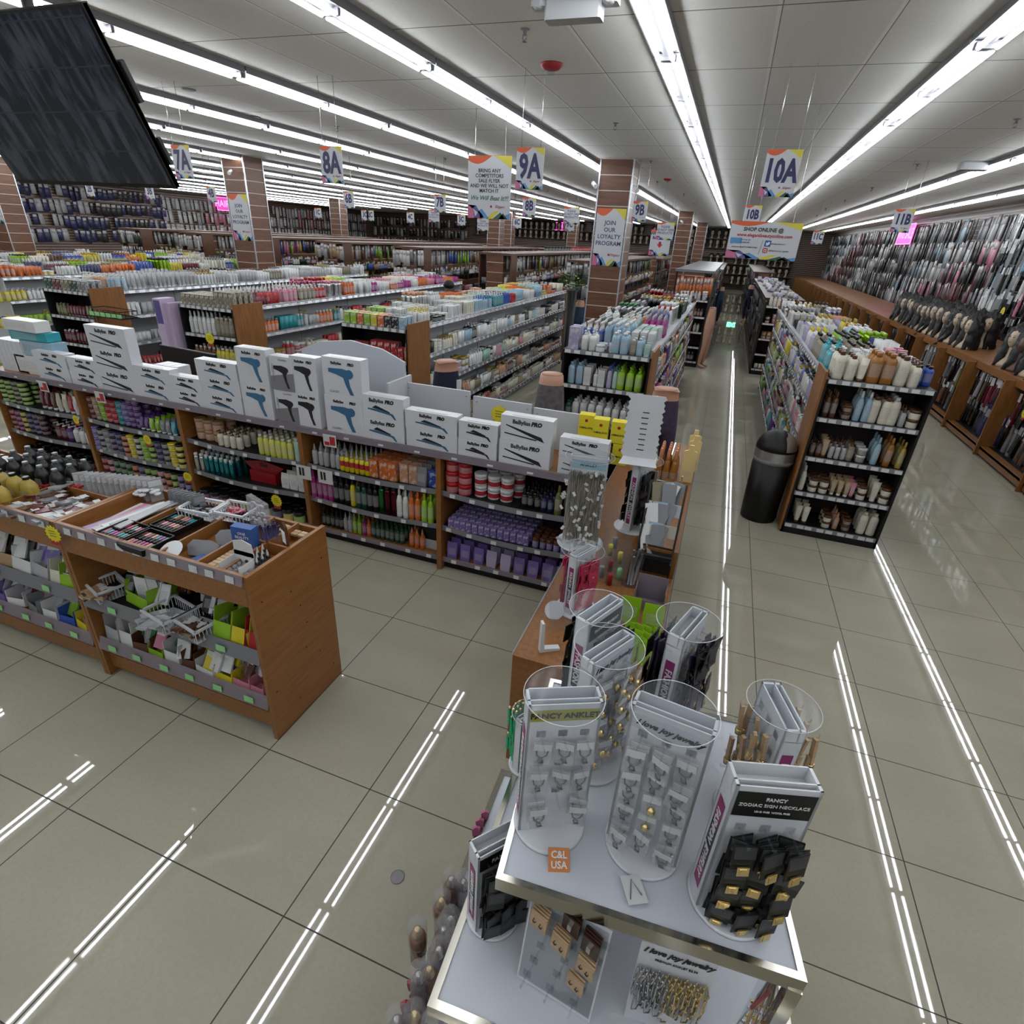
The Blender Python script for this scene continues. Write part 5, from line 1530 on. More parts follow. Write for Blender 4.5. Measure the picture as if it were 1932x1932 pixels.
    for x0, x1, s, lab, mt in gs:
        gondola(x0, x1, Y0, Y1, 1.5, G1, lab, s, 'white_metal')
    # decks: near ones first
    S, P_, Q, A_, V, J, C1, T1, U = 'shampoo_bottle', 'pump_bottle', 'spray_bottle', 'applicator_bottle', 'aerosol_can', 'product_jar', 'product_carton', 'squeeze_tube', 'product_pouch'
    deck_fill(.98, 1.76, Y0, Y1, 1.5, 'on the deck behind the brown and cream shelf', 'assorted goods on the deck behind the trash can shelf',
              ['white', 'lilac', 'black', 'silver', 'cream', 'yellow', 'peach'], ALLK, rz=0,
              seq=[[(P_, 'turquoise', 'white', 1.15), (P_, 'white', 'white', 1.), (S, 'lilac', 'white', 1.)], [(P_, 'turquoise', 'turquoise', 1.2), (C1, 'white', 'white', 1.1), (C1, 'pink', 'white', 1.2)], [(S, 'khaki', 'black', 1.1), (S, 'khaki', 'black', 1.05), (T1, 'white', 'black', 1.3)],
                   [(S, 'khaki', 'black', 1.1), (S, 'khaki', 'black', 1.1), (T1, 'navy', 'black', 1.3)], [(S, 'lilac', 'white', 1.), (S, 'lime', 'black', 1.), (V, 'lime', 'lime', 1.)], [(Q, 'white', 'yellow', 1.), (S, 'lime', 'black', 1.), (V, 'lime', 'lime', 1.)],
                   [(S, 'lilac', 'white', 1.), (J, 'silver', 'black', 1.), (V, 'black', 'white', 1.)], [(U, 'white', 'white', 1.), (J, 'black', 'white', 1.), (P_, 'sky', 'white', 1.)], [(U, 'silver', 'white', 1.), (U, 'white', 'white', 1.), (P_, 'white', 'red', 1.)]])
    deck_fill(-1.4, -.57, Y0, Y1, 1.5, 'on the deck behind the lime pump bottle shelf', 'assorted goods on the deck behind the lime pump bottles',
              ['black', 'white', 'darkgreen', 'grey', 'magenta', 'red'], ALLK,
              seq=[[(A_, 'blue', 'white', 1.2), (S, 'sky', 'white', 1.1), (C1, 'white', 'white', 1.)], [(S, 'brown', 'white', .9), (S, 'sky', 'white', 1.1), (C1, 'mint', 'white', .9)], [(J, 'darkgreen', 'white', 1.), (P_, 'white', 'white', 1.), (C1, 'white', 'white', 1.)],
                   [(P_, 'darkgreen', 'white', 1.), (P_, 'mint', 'white', 1.), (Q, 'magenta', 'silver', 1.)], [(P_, 'white', 'white', 1.2), (P_, 'orange', 'white', 1.1), (Q, 'violet', 'silver', 1.1)], [(S, 'black', 'grey', 1.), (S, 'black', 'white', 1.), (Q, 'blue', 'white', 1.1)],
                   [(S, 'black', 'white', 1.), (S, 'black', 'white', 1.), (Q, 'white', 'red', 1.1)], [(V, 'grey', 'green', 1.), (S, 'black', 'white', 1.), (V, 'white', 'white', 1.2)], [(U, 'green', 'white', 1.2), (U, 'white', 'white', 1.), (V, 'white', 'white', 1.2)]])
    deck_fill(-4.0, -3.2, Y0, Y1, 1.5, 'on the white deck leading back from sign 8A', 'assorted goods on the deck under sign 8A',
              ['white', 'cream', 'sky', 'yellow', 'orange', 'mint'], [C1, C1, J, P_, T1, U],
              seq=[[(C1, 'lime', 'white', .9), (C1, 'white', 'white', .8), (P_, 'white', 'yellow', .9)], [(J, 'orange', 'white', .9), (C1, 'white', 'white', .8), (J, 'darkgreen', 'black', .8)], [(C1, 'white', 'white', .9), (C1, 'cream', 'white', .8), (J, 'white', 'white', .9)],
                   [(V, 'white', 'peach', 1.1), (J, 'white', 'white', .9), (C1, 'white', 'white', .9)], [(S, 'white', 'white', 1.1), (C1, 'white', 'white', .9), (C1, 'cream', 'white', .9)], [(C1, 'orange', 'white', 1.), (C1, 'cream', 'white', 1.), (C1, 'sky', 'white', .9)],
                   [(U, 'orange', 'white', 1.3), (U, 'cream', 'white', 1.2), (P_, 'sky', 'blue', .9)], [(U, 'cream', 'white', 1.), (P_, 'mint', 'white', 1.), (P_, 'teal', 'white', 1.)], [(C1, 'peach', 'white', 1.), (J, 'cream', 'white', 1.), (U, 'blue', 'white', 1.1)],
                   [(C1, 'peach', 'white', 1.1), (C1, 'maroon', 'white', 1.), (U, 'red', 'white', 1.2)]])
    deck_fill(-6.4, -5.58, Y0, Y1, 1.5, 'on the white deck behind the gold brown cartons', 'assorted goods on the deck behind the gold brown cartons',
              ['white', 'pink', 'orange', 'cream', 'magenta'], [A_, C1, P_, U],
              seq=[[(A_, 'maroon', 'white', 1.1), (U, 'pink', 'white', .9), (C1, 'maroon', 'white', .5)], [(A_, 'maroon', 'white', 1.1), (A_, 'maroon', 'white', 1.1), (U, 'red', 'white', 1.)], [(A_, 'maroon', 'white', 1.1), (A_, 'magenta', 'white', 1.1), (P_, 'pink', 'white', 1.)],
                   [(A_, 'maroon', 'white', 1.1), (A_, 'magenta', 'white', 1.1), (P_, 'khaki', 'white', 1.)], [(A_, 'red', 'white', 1.1), (A_, 'violet', 'white', 1.1), (P_, 'red', 'white', .9)], [(V, 'pink', 'pink', 1.1), (V, 'pink', 'red', 1.1), (V, 'white', 'pink', 1.1)],
                   [(C1, 'orange', 'white', 1.), (C1, 'orange', 'white', 1.1), (S, 'orange', 'white', 1.)], [(C1, 'yellow', 'white', 1.2), (C1, 'lime', 'white', 1.3), (C1, 'white', 'white', 1.)], [(U, 'cream', 'white', 1.9), (C1, 'mint', 'white', 1.), (C1, 'white', 'white', 1.)]])
    deck_fill(-8.85, -8.0, Y0, Y1, 1.5, 'on the deck behind the wire basket', 'assorted goods on the deck behind the wire basket',
              ['white', 'white', 'silver', 'khaki', 'brown'], [T1, S, C1], seq=[[(P_, 'cream', 'white', 1.), (P_, 'peach', 'white', 1.), (P_, 'sky', 'white', 1.)], [(T1, 'silver', 'white', 1.2)] * 3, [(T1, 'silver', 'white', 1.2)] * 3, [(T1, 'silver', 'white', 1.2)] * 3])
    deck_fill(-11.3, -10.45, Y0 - .4, Y1, 1.5, 'on the colourful far deck', 'assorted goods on the far colourful decks', ['white', 'blue', 'yellow', 'lime', 'maroon', 'cream', 'navy', 'orange', 'olive', 'red'], ALLK)
    deck_fill(-13.75, -12.9, Y0 - .4, Y1, 1.5, 'on the farthest deck', 'assorted goods on the far colourful decks', ['yellow', 'brown', 'white', 'cream', 'lime', 'blue', 'orange'], ALLK)
    # side shelves
    names = ['top inner', 'second', 'third', 'bottom']
    pals = [['lilac', 'purple', 'blue', 'red', 'yellow', 'white', 'magenta', 'cream'], ['turquoise', 'white', 'brown', 'pink', 'silver', 'cream', 'lime'], ['maroon', 'khaki', 'white', 'lime', 'turquoise', 'navy'], ['white', 'lime', 'green', 'turquoise', 'pink', 'violet']]
    for k, z in enumerate(G1):
        for x_, rz_, dv, wh, pal, kd, ar in (
                (.935, -PI / 2, 1, 'on the %s side shelf behind the trash can', pals[k], [S, P_, Q, J, T1, V], 'assorted goods on the side shelves behind the trash can'),
                (-.535, PI / 2, -1, 'on the %s side shelf facing the main aisle', ['white', 'magenta', 'violet', 'brown', 'lime', 'peach', 'grey', 'orange'], [S, P_, Q, J, T1, C1, V], 'assorted goods on the side shelves facing the main aisle'),
                (-3.155, PI / 2, -1, 'on the %s white side shelf under sign 8A', [['white', 'cream', 'white', 'black', 'sky'], ['white', 'cream', 'pink', 'white', 'mint'], ['cream', 'khaki', 'white', 'brown', 'peach'], ['tan', 'tan', 'white', 'red', 'cream']][k], [J, J, C1, P_, T1, C1], 'assorted goods on the white side shelves under sign 8A'),
                (-5.545, PI / 2, -1, 'on the %s white side shelf beyond the purple tower', [['orange', 'red', 'white', 'teal', 'silver'], ['teal', 'green', 'cream', 'yellow', 'red'], ['red', 'white', 'maroon'], ['red', 'white']][k], [S, P_, C1, J], 'assorted goods on the white shelves beyond the purple tower')):
            fill((x_ - dv * 0 if 0 else x_, Y0), (x_, Y1), (dv, 0), z, .3 if k else .3, wh % names[k], ar, pal, kd, rz=rz_, rows=2, wide=(.12, .35), gap=.03)
        fill((-7.965, Y0), (-7.965, Y1), (-1, 0), z, .26, 'on the %s shelf behind the wire basket' % names[k], 'assorted goods on shelves behind the wire basket', [['white', 'silver'], ['white', 'silver'], ['red', 'red', 'maroon'], ['white']][k], [T1, C1], rz=PI / 2, rows=2, gap=.08)
        for x_ in (-10.435, -12.885):
            fill((x_, Y0 - .4), (x_, Y1), (-1, 0), z, .26, 'on a far %s side shelf' % names[k], 'yellow and white goods on the far side shelves', ['yellow', 'yellow', 'white', 'olive', 'lime'], [S, P_, J, C1], rz=PI / 2, rows=2, gap=.08)


# ---------------------------------------------------------------- tall slat units behind, walls of hair
def hang_rows(x, ya, yb, zs, pitch, rz, where, area, sections, kind='hair_pack', sc=(1.1, 1, 1.35), sec=1.5, along='y', skip=.06, depth=1):
    """rows of hanging packs along a wall; sections = palettes cycled every sec metres"""
    y = ya
    i = 0
    while y < yb:
        s = int((y - ya) / sec)
        for k, z in enumerate(zs):
            pal = sections[(s * 7 + k * 3) % len(sections)]
            if rnd.random() < skip:
                continue
            cl = rnd.choice(pal)
            cp = rnd.choice(['white', 'grey', 'black', 'silver', 'pink' if 'pink' in pal else 'white'])
            px = (x + rnd.uniform(-.02, .04) * (-1 if rz < 0 else 1), y) if along == 'y' else (y, x)
            q = rnd.uniform(.85, 1.15)
            o = put(kind, (px[0], px[1], z + rnd.uniform(-.03, .03)), rz + rnd.uniform(-.25, .25), (sc[0] * rnd.uniform(.75, 1.25), sc[1], sc[2] * q), cl, cp,
                '%s hanging %s %s' % (cl, WORD[kind], where) if where else None, None, area)
            if o:
                o.rotation_euler.y = rnd.uniform(-.1, .16)
        y += pitch * rnd.uniform(.85, 1.15)
        i += 1


def tall_unit(x0, x1, y0, y1, H, label, crown='crown_brown', core='slatwall'):
    t = ob('slat_gondola', None, None, ((x0 + x1) / 2, y0, 0))
    w, L = (x1 - x0) / 2, y1 - y0
    ob('slat_core', MB().box(-w * .5, w * .5, .0, L, .1, H - .05).mesh('slat_core', core), t)
    ob('crown', MB().box(-w, w, -.02, L, H - .05, H).mesh('crown', crown), t)
    ob('base', MB().box(-w, w, 0, L, 0, .12).mesh('base', 'dark_cherry'), t)
    ob('end_panel', MB().box(-w, -w + .03, -.0, .4, .12, H - .05).box(w - .03, w, -.0, .4, .12, H - .05).mesh('end_panel', 'crown_brown'), t)
    for z in (.5, .95, 1.4):
        ob('shelf', MB().box(-w, w, .02, L, z - .02, z).mesh('shelf', 'black_board'), t)
    return tag(t, label, 'display unit')


def row_two():
    xs = [(-3.6, 2.05), (-5.85, 2.09), (-8.2, 2.1), (-10.6, 2.1), (-13.0, 2.1), (-15.4, 2.1), (-17.8, 2.1)]
    nm = ['nearest the column', 'with brown slats above white boxes', 'hung with grey packs and gloves', 'beyond the pink neon column', 'hung with coloured scrunchies', 'hung with clear packs', 'farthest across the store']
    for i, (x, H) in enumerate(xs):
        tall_unit(x, x + .85, 13.6, 23.0, H, 'tall brown slatted unit ' + nm[i])
        ar = 'mixed small goods hanging on the tall brown slatted units'
        pal = [['grey', 'silver', 'black'], ['white', 'silver'], ['grey', 'silver', 'white'], ['brown', 'tan', 'silver'], ['pink', 'yellow', 'lime', 'blue', 'magenta'], ['silver', 'white'], ['black', 'silver']][i]
        hang_rows(13.57, x + .03, x + .85, [H - .08, H - .5] if i not in (1,) else [1.2], .1, 0, None, ar, [pal], sc=(.9, 1, .8), along='x')
        hang_rows(x + .68, 13.8, 23, [H - .08, H - .5], .14, PI / 2, None, ar, [pal, ['silver', 'black'], ['brown', 'tan'], ['lime', 'blue', 'black']], sc=(.9, 1, .8))
        for z in (1.4, .95, .5):
            fill((x + .86, 13.65), (x + .86, 23), (-1, 0), z, .25, '', 'assorted goods on shelves of the tall brown units', ['white', 'cream', 'grey', 'black', 'pink', 'blue', 'tan'], [J_ for J_ in ('product_jar', 'product_carton', 'applicator_bottle')], rz=PI / 2, rows=1, unique=False, gap=.1)
            fill((x + .03, 13.62), (x + .82, 13.62), (0, 1), z, .25, '', 'assorted goods on shelves of the tall brown units', ['white', 'white', 'grey', 'silver', 'sky'], ['product_carton', 'product_carton', 'product_jar'], rows=2, unique=False, gap=.05)
        tall_unit(x, x + .85, 25.2, 39.5, 1.95, 'long brown slatted unit in the rear of the store ' + nm[i])
        hang_rows(x + .68, 25.3, 39.5, [1.85, 1.4], .3, PI / 2, None, ar, [pal, ['black', 'silver'], ['red', 'black']], sc=(1.6, 1, .9))
    # black caps row on top of a rear unit
    for i in range(26):
        put('product_jar', (-7.8, 25.5 + .5 * i, 1.95), 0, (1.9, 1.9, 2.2), 'black' if i < 9 else 'red', 'black' if i < 9 else 'red', '%s cap displayed in the row on a rear brown unit' % ('black' if i < 9 else 'red'), None, ar, name='baseball_hat')
    # the two units either side of the main aisle
    for x0, x1, H, lab, cr in ((-1.2, -.35, 2.0, 'tall unit with a bright metal top at the left of the main aisle' if 0 else 'tall unit with a bright metal top bordering the main aisle', 'grey_rail'), (.8, 1.6, 1.55, 'lower unit crowded with packs opposite the bright topped unit', 'dark_cherry')):
        tall_unit(x0, x1, 14.0, 23.2, H, lab, cr)
        ar = 'bagged goods hanging along the main aisle units'
        if x0 < 0:
            hang_rows(x1 - .13, 14.2, 23, [H - .1, H - .6, H - 1.1], .12, PI / 2, None, ar, [['silver', 'black', 'white'], ['tan', 'brown'], ['black', 'grey']], sc=(1, 1, 1.))
            hang_rows(13.98, x0 + .1, x1, [H - .15], .07, 0, None, ar, [['orange']], sc=(.6, 1, 1.1), along='x')
        else:
            hang_rows(x0 + .1, 14.2, 23, [H - .1, H - .55, H - 1.], .12, -PI / 2, None, ar, [['silver', 'black', 'grey'], ['silver', 'white', 'lilac']], sc=(1, 1, 1.))
            for i in range(50):
                put('product_pouch', (rnd.uniform(x0 + .1, x1 - .1), rnd.uniform(14.1, 23), H), rnd.uniform(0, 3), (1.6, 1.6, .8), rnd.choice(['silver', 'white', 'lilac', 'grey']), 'white', None, None, ar)
        tall_unit(x0, x1, 25.5, 38, 1.7, 'rear unit bordering the main aisle, %s' % ('left of the jeans mannequins' if x0 < 0 else 'behind the far jeans mannequin'), cr)
        hang_rows(x1 - .13 if x0 < 0 else x0 + .1, 25.5, 38, [1.6, 1.1, .7], .2, PI / 2 if x0 < 0 else -PI / 2, None, ar, [['silver', 'black', 'grey']], sc=(1, 1, 1.))
    for x0, lab, pal in ((-1.0, 'dark end shelf beside the bare leg mannequin', ['black', 'brown', 'silver']), (.8, 'dark end shelf with small bottles in front of the packed unit', ['peach', 'cream', 'red', 'navy', 'lime'])):
        x1 = x0 + (.65 if x0 < 0 else .62)
        endcap(x0, x1, 13.45, 13.9, 1.5, [1.42, 1.08, .76, .44, .12], lab, 1 if x0 > 0 else -1)
        for z in (1.42, 1.08, .76, .12):
            fill((x0 + .03, 13.5), (x1 - .03, 13.5), (0, 1), z, .2, 'on the ' + lab, 'goods on the dark end shelves', pal, ['shampoo_bottle', 'product_jar', 'product_pouch'], rows=2)


def hair_walls():
    secs = [['silver', 'white', 'grey'], ['black', 'grey'], ['black', 'grey', 'black'], ['pink', 'black', 'black'], ['grey', 'black', 'black'], ['silver', 'white'], ['maroon', 'black', 'black'], ['sky', 'grey', 'black'], ['black', 'black', 'grey'], ['black', 'grey', 'maroon']]
    zs = [3.42, 2.93, 2.45, 1.98, 1.55]
    hang_rows(5.38, 11.0, 16.0, zs, .115, -PI / 2, 'on the tall slatted hair wall', 'hair packs covering the slatted wall farther back', secs, sec=1.3, skip=.1)
    hang_rows(5.38, 16.0, 42.5, zs, .15, -PI / 2, 'x' if 0 else None, 'hair packs covering the slatted wall farther back', secs, sec=1.7, sc=(1.25, 1, 1.35))
    # steel bars carrying the packs
    b = MB()
    for z in zs:
        b.box(5.37, 5.385, 10.5, 42.5, z, z + .008)
    tag(ob('hanging_rail', b.mesh('hanging_rail', 'grey_rail')), kind='structure')
    # cabinets under the wig shelf
    y = 10.8 - 2.9 * 3
    k = 0
    order = ['nearest the front', 'second from the front', 'third from the front', 'beside the bust with bare shoulders', 'past the gap in the wigs', 'under the second wig cluster', 'farther along the wall', 'farther still along the wall', 'near the rear of the store', 'close to the rear wall', 'last before the rear wall', 'tucked in the rear corner', 'at the very rear', 'ending at the rear wall']
    while y < 41.5:
        t = tag(ob('wig_cabinet', None, None, (4.6, y, 0)), 'orange wood wig cabinet with hanging packs, ' + order[k], 'cabinet')
        ob('deck', MB().box(-.72, .7, 0, 2.88, 1.07, 1.1).mesh('deck', 'cherry_wood'), t)
        ob('fascia', MB().box(-.72, -.7, 0, 2.88, 1.0, 1.07).mesh('fascia', 'cherry_wood'), t)
        hb = MB().tube([(-.62, .03, 1.01), (-.62, 2.87, 1.01)], .006, 6)
        for q in range(30):
            if q % 10 < 8:
                hb.box(-.66, -.655, .08 + .094 * q, .12 + .094 * q, .985, 1.015, 1)
        ob('hook_rail', hb.mesh('hook_rail', ['steel', 'tag_paper']), t)
        ob('back_panel', MB().box(-.1, -.08, 0, 2.88, .12, 1.07).mesh('back_panel', 'dark_cherry'), t)
        ob('floor_mat', MB().box(-.7, -.1, .03, 1.44, .14, .145).box(-.7, -.1, 1.47, 2.88, .14, .145).mesh('floor_mat', 'kick_black'), t)
        ob('plinth', MB().box(-.8, -.1, 0, 2.88, .1, .14).box(-.8, -.76, 0, 2.88, .03, .13).mesh('plinth', 'cherry_wood'), t)
        ob('kick_board', MB().box(-.74, -.1, 0, 2.88, 0, .1).mesh('kick_board', 'kick_black'), t)
        for q in (0, 1.44):
            ob('divider', MB().box(-.84, -.1, q, q + .03, 0, 1.07).mesh('divider', 'cherry_wood'), t)
        y += 2.9
        k += 1
    secs2 = [['black', 'grey', 'black'], ['black', 'grey', 'navy'], ['black', 'brown', 'black'], ['silver', 'black', 'grey', 'silver'], ['black', 'grey'], ['olive', 'silver', 'black'], ['maroon', 'black', 'black'], ['brown', 'black']]
    hang_rows(4.0, 6.0, 14.0, [1.0, .6], .062, -PI / 2, 'under the wig shelf', 'packs hanging under the wig shelf farther back', secs2, sec=1.45, kind='blister_pack', sc=(1.15, 2, 3.1))
    hang_rows(4.0, 15.0, 41.0, [1.0, .6], .16, -PI / 2, None, 'packs hanging under the wig shelf farther back', secs2, sec=1.45, kind='blister_pack', sc=(1.5, 2, 2.7))
    for y, z, r in ((11.6, 1.95, .09), (12.7, 1.55, .09), (14.5, 1.6, .1), (8.9, .75, .07), (7.7, .7, .08)):
        x = 5.28 if z > 1.1 else 3.93
        price_burst(x, y, z, r, -PI / 2, 'round yellow price tag %s' % ('on the hair wall, %s' % {11.6: 'the nearest and highest', 12.7: 'above the gap in the wigs', 14.5: 'beside pale packs'}[y] if z > 1.1 else 'under the wig shelf, %s' % ('in the farther bay' if y > 8 else 'in the nearer bay')))
    # left and rear walls
    secs3 = [['navy', 'violet', 'silver'], ['navy', 'silver'], ['navy', 'black'], ['silver', 'white'], ['silver', 'white', 'pink'], ['pink', 'white', 'silver']]
    ar = 'hair packs in rows on the far side wall'
    hang_rows(-27.85, 14, 24, [3.45, 2.88, 2.3, 1.75], .26, PI / 2, None, ar, secs3[:3], sec=3, sc=(2, 1, 1.15))
    hang_rows(-27.85, 24, 42, [3.35, 2.75, 2.15], .3, PI / 2, None, ar, secs3[3:], sec=2.5, sc=(2, 1, 1.25))
    hang_rows(42.8, -27.5, -19.5, [3.3, 2.6, 1.9], .3, 0, None, 'hair packs on the rear wall corner', [['silver', 'black', 'white']], sc=(2, 1, 1.3), along='x')


# ---------------------------------------------------------------- wig heads, mannequins, person
def blob(rx, ry, rz_, fn=None, nu=16, nv=12, c=(0, 0, 0), m=0, b=None):
    b = b or MB()
    vs_ = []
    for j in range(nv + 1):
        ph = PI * j / nv
        for i in range(nu):
            th = 2 * PI * i / nu
            d = (math.sin(ph) * math.cos(th), math.sin(ph) * math.sin(th), math.cos(ph))
            k = fn(d) if fn else 1.
            vs_.append((c[0] + rx * d[0] * k, c[1] + ry * d[1] * k, c[2] + rz_ * d[2] * k))
    b.add(vs_, [(j * nu + i, (j + 1) * nu + i, (j + 1) * nu + (i + 1) % nu, j * nu + (i + 1) % nu) for j in range(nv) for i in range(nu)], m, True)
    return b


def gsn(d, t, w):
    return math.exp(-((d[0] - t[0]) ** 2 + (d[1] - t[1]) ** 2 + (d[2] - t[2]) ** 2) / w)


def make_head(skin='pale_skin', long=.3, curly=.05, seed=1, name='mannequin_bust'):
    r = random.Random(seed)

    def face(d):
        k = 1 + .22 * gsn(d, (0, -1, -.12), .018) + .05 * gsn(d, (0, -.95, -.45), .02) - .05 * gsn(d, (.33, -.9, .12), .02) - .05 * gsn(d, (-.33, -.9, .12), .02)
        k += .1 * gsn(d, (0, -.7, -.8), .06)
        return k
    b = blob(.072, .09, .115, face, 24, 18, (0, 0, .335))
    b.lathe([(.13, 0), (.12, .03), (.085, .07), (.05, .11), (.045, .16), (.047, .26)], 16, sy=.75)
    for s in (-1, 1):
        b.quad([(s * .026 - .014, -.0885, .345), (s * .026 + .014, -.0885, .345), (s * .026 + .01, -.085, .357), (s * .026 - .01, -.085, .357)], 1)
        b.quad([(s * .026 - .016, -.084, .366), (s * .026 + .016, -.084, .366), (s * .026 + .012, -.082, .371), (s * .026 - .012, -.082, .371)], 1)
    b.quad([(-.018, -.089, .285), (.018, -.089, .285), (0, -.0905, .294)], 2)
    m = b.mesh(name, [skin, 'ink_black', 'ink_red'])
    o = ob(name, m)
    ph = [r.uniform(0, 6.28) for _ in range(6)]

    def hr(d):
        w = math.sin(d[0] * 9 + ph[0]) * math.sin(d[2] * 11 + ph[1]) + math.sin(d[1] * 13 + ph[2] + d[2] * 7)
        k = 1 + curly * 1.1 * r.uniform(-1, 1) + curly * .6 * w + .035 * math.sin(17 * math.atan2(d[0], d[1]) + 4 * d[2])
        k *= 1 + .38 * max(0, -d[2]) * (1 - d[2] * d[2])
        if d[1] < -.3 and abs(d[0]) < .36 and d[2] < .72:
            f = min(1, (-.3 - d[1]) / .25) * min(1, (.72 - d[2]) / .2) * min(1, (.36 - abs(d[0])) / .12)
            k *= 1 - .62 * f
        return k
    rz_ = .2 + long * .35
    h = blob(.14, .13, rz_, hr, 40, 30, (0, .035, .5 - rz_))
    for q, (x_, y_, z_) in enumerate(h.v):
        t_ = max(-.995, min(.995, (z_ - .5 + rz_) / rz_))
        g = max(.22, math.sqrt(1 - t_ * t_)) ** -(.55 if t_ < 0 else .25)
        h.v[q] = (x_ * g, .035 + (y_ - .035) * g, z_ + (.012 * math.sin(40 * x_ + 31 * y_) if t_ < -.5 else 0))
    ob('wig', h.mesh('wig', 'hair'), o)
    return o


def wigs():
    P0 = [make_head(long=.3, curly=.07, seed=3), make_head(long=.22, curly=.13, seed=5), make_head(skin='brown_skin', long=.33, curly=.1, seed=8)]
    first = [True] * 3
    n = 0
    ys = [7.5 + .42 * i for i in range(8)] + [12.1 + .34 * i for i in range(15)]
    for i, y in enumerate(ys):
        for xo in (0, .38) if i % 2 else (0,):
            k = 0 if i % 4 != 2 else rnd.randint(1, 2)
            lab = 'mannequin head with long dark wig in the row on the wig shelf'
            if first[k]:
                o = P0[k]
                first[k] = False
                o.location = (4.08 + xo, y, 1.101)
                o.rotation_euler.z = -.9
            else:
                o = copy_thing(P0[k], (4.08 + xo + rnd.uniform(-.03, .03), y + rnd.uniform(-.05, .05), 1.101), -.95 + rnd.uniform(-.3, .3))
            tag(o, lab, 'wig head', 'wig heads on the long orange shelf')
            n += 1
            s = rnd.uniform(1.12, 1.28)
            o.scale = (s, s, s)
    for k in range(3):
        if first[k]:
            P0[k].location = (4.36, 18.5 + .3 * k, 1.101)
            tag(P0[k], 'mannequin head with long dark wig in the row on the wig shelf', 'wig head', 'wig heads on the long orange shelf')
    # far wall
    fh = blob(.09, .1, .14, None, 8, 6, (0, 0, .3))
    fh.lathe([(.1, 0), (.05, .08), (.045, .2)], 8)
    blob(.16, .14, .22, lambda d: .5 if d[1] < -.6 and d[2] < .4 else 1., 10, 6, (0, .05, .3), 1, fh)
    fh.box(-.14, .14, .02, .16, .05, .34, 1)
    fm = fh.mesh('mannequin_bust', ['pale_skin', 'hair'])
    for zi, z in enumerate((3.0, 2.45, 1.55, .95, .35)):
        x = -18.5 if z > 2 else -1.5
        while x < 3.4:
            if rnd.random() < .9 and n < 283:
                tag(ob('mannequin_bust', fm, None, (x, 42.7, z), rnd.uniform(-.3, .3), (1.15, 1.15, 1.15)), 'small pale head with dark wig on the rear wall shelves', 'wig head', 'wig heads on the rear wall')
                n += 1
            x += .42 if z > 2 else .4
    b = MB()
    for z in (3.0, 2.45, 1.9, 1.55, .95, .35):
        b.box(-19, 3.6, 42.5, 43, z - .03, z)
    tag(ob('wall_shelf', b.mesh('wall_shelf', 'dark_cherry')), kind='structure')


def skin_mesh(name, V, E_, R_, mats, pick, lev=2):
    me = bpy.data.meshes.new(name)
    me.from_pydata(V, E_, [])
    o = bpy.data.objects.new(name, me)
    COL.objects.link(o)
    sk = o.modifiers.new('skin', 'SKIN')
    for i, r in enumerate(R_):
        r = r if isinstance(r, tuple) else (r, r)
        me.skin_vertices[0].data[i].radius = r
        me.skin_vertices[0].data[i].use_root = i == 0
    sb = o.modifiers.new('sub', 'SUBSURF')
    sb.levels = sb.render_levels = lev
    bpy.context.view_layer.update()
    m2 = bpy.data.meshes.new_from_object(o.evaluated_get(bpy.context.evaluated_depsgraph_get()))
    bpy.data.objects.remove(o)
    m2.name = name
    m2.materials.clear()
    for x in mats:
        m2.materials.append(MAT[x])
    for p in m2.polygons:
        p.use_smooth = True
        p.material_index = pick(p.center)
    return m2


def half_mannequin(x, y, zb, zt, cloth, label, rz=0., bare=False, top_skin=True, wide=1.):
    """waist-down mannequin: closed waist disc, hips, two legs, feet"""
    h = zt - zb
    V = [(0, 0, .9 * h), (0, .0, .99 * h), (0, .012, .78 * h)]
    E_ = [(0, 1), (0, 2)]
    R_ = [(.105 * wide, .085), (.095 * wide, .075), (.13 * wide, .115)]
    for s in (-1, 1):
        i = len(V)
        V += [(s * .075, .0, .66 * h), (s * .085, -.015, .36 * h), (s * .09, .015, .2 * h), (s * .09, .03, .05 * h), (s * .1, -.09, .02 * h)]
        E_ += [(2, i), (i, i + 1), (i + 1, i + 2), (i + 2, i + 3), (i + 3, i + 4)]
        R_ += [.085, .055, .052, .034, .026]
    lo, hi = .09 * h, .93 * h
    mats = ['skin', cloth]
    me = skin_mesh('half_mannequin', V, E_, R_, mats, lambda c: 0 if bare or c.z > hi or c.z < lo else 1)
    o = ob('half_mannequin', me, None, (x, y, zb), rz)
    b = MB().lathe([(.085 * wide, .985 * h), (.09 * wide, 1.0 * h), (.0, 1.002 * h)], 20, sy=.8)
    ob('waist_cap', b.mesh('waist_cap', 'skin'), o)
    if zb > .02:
        ob('stand', MB().lathe([(.16, 0), (.16, .02), (.03, .03), (.03, .1)], 20).mesh('stand', 'white_plastic'), o, (0, 0, -zb))
    return tag(o, label, 'mannequin')


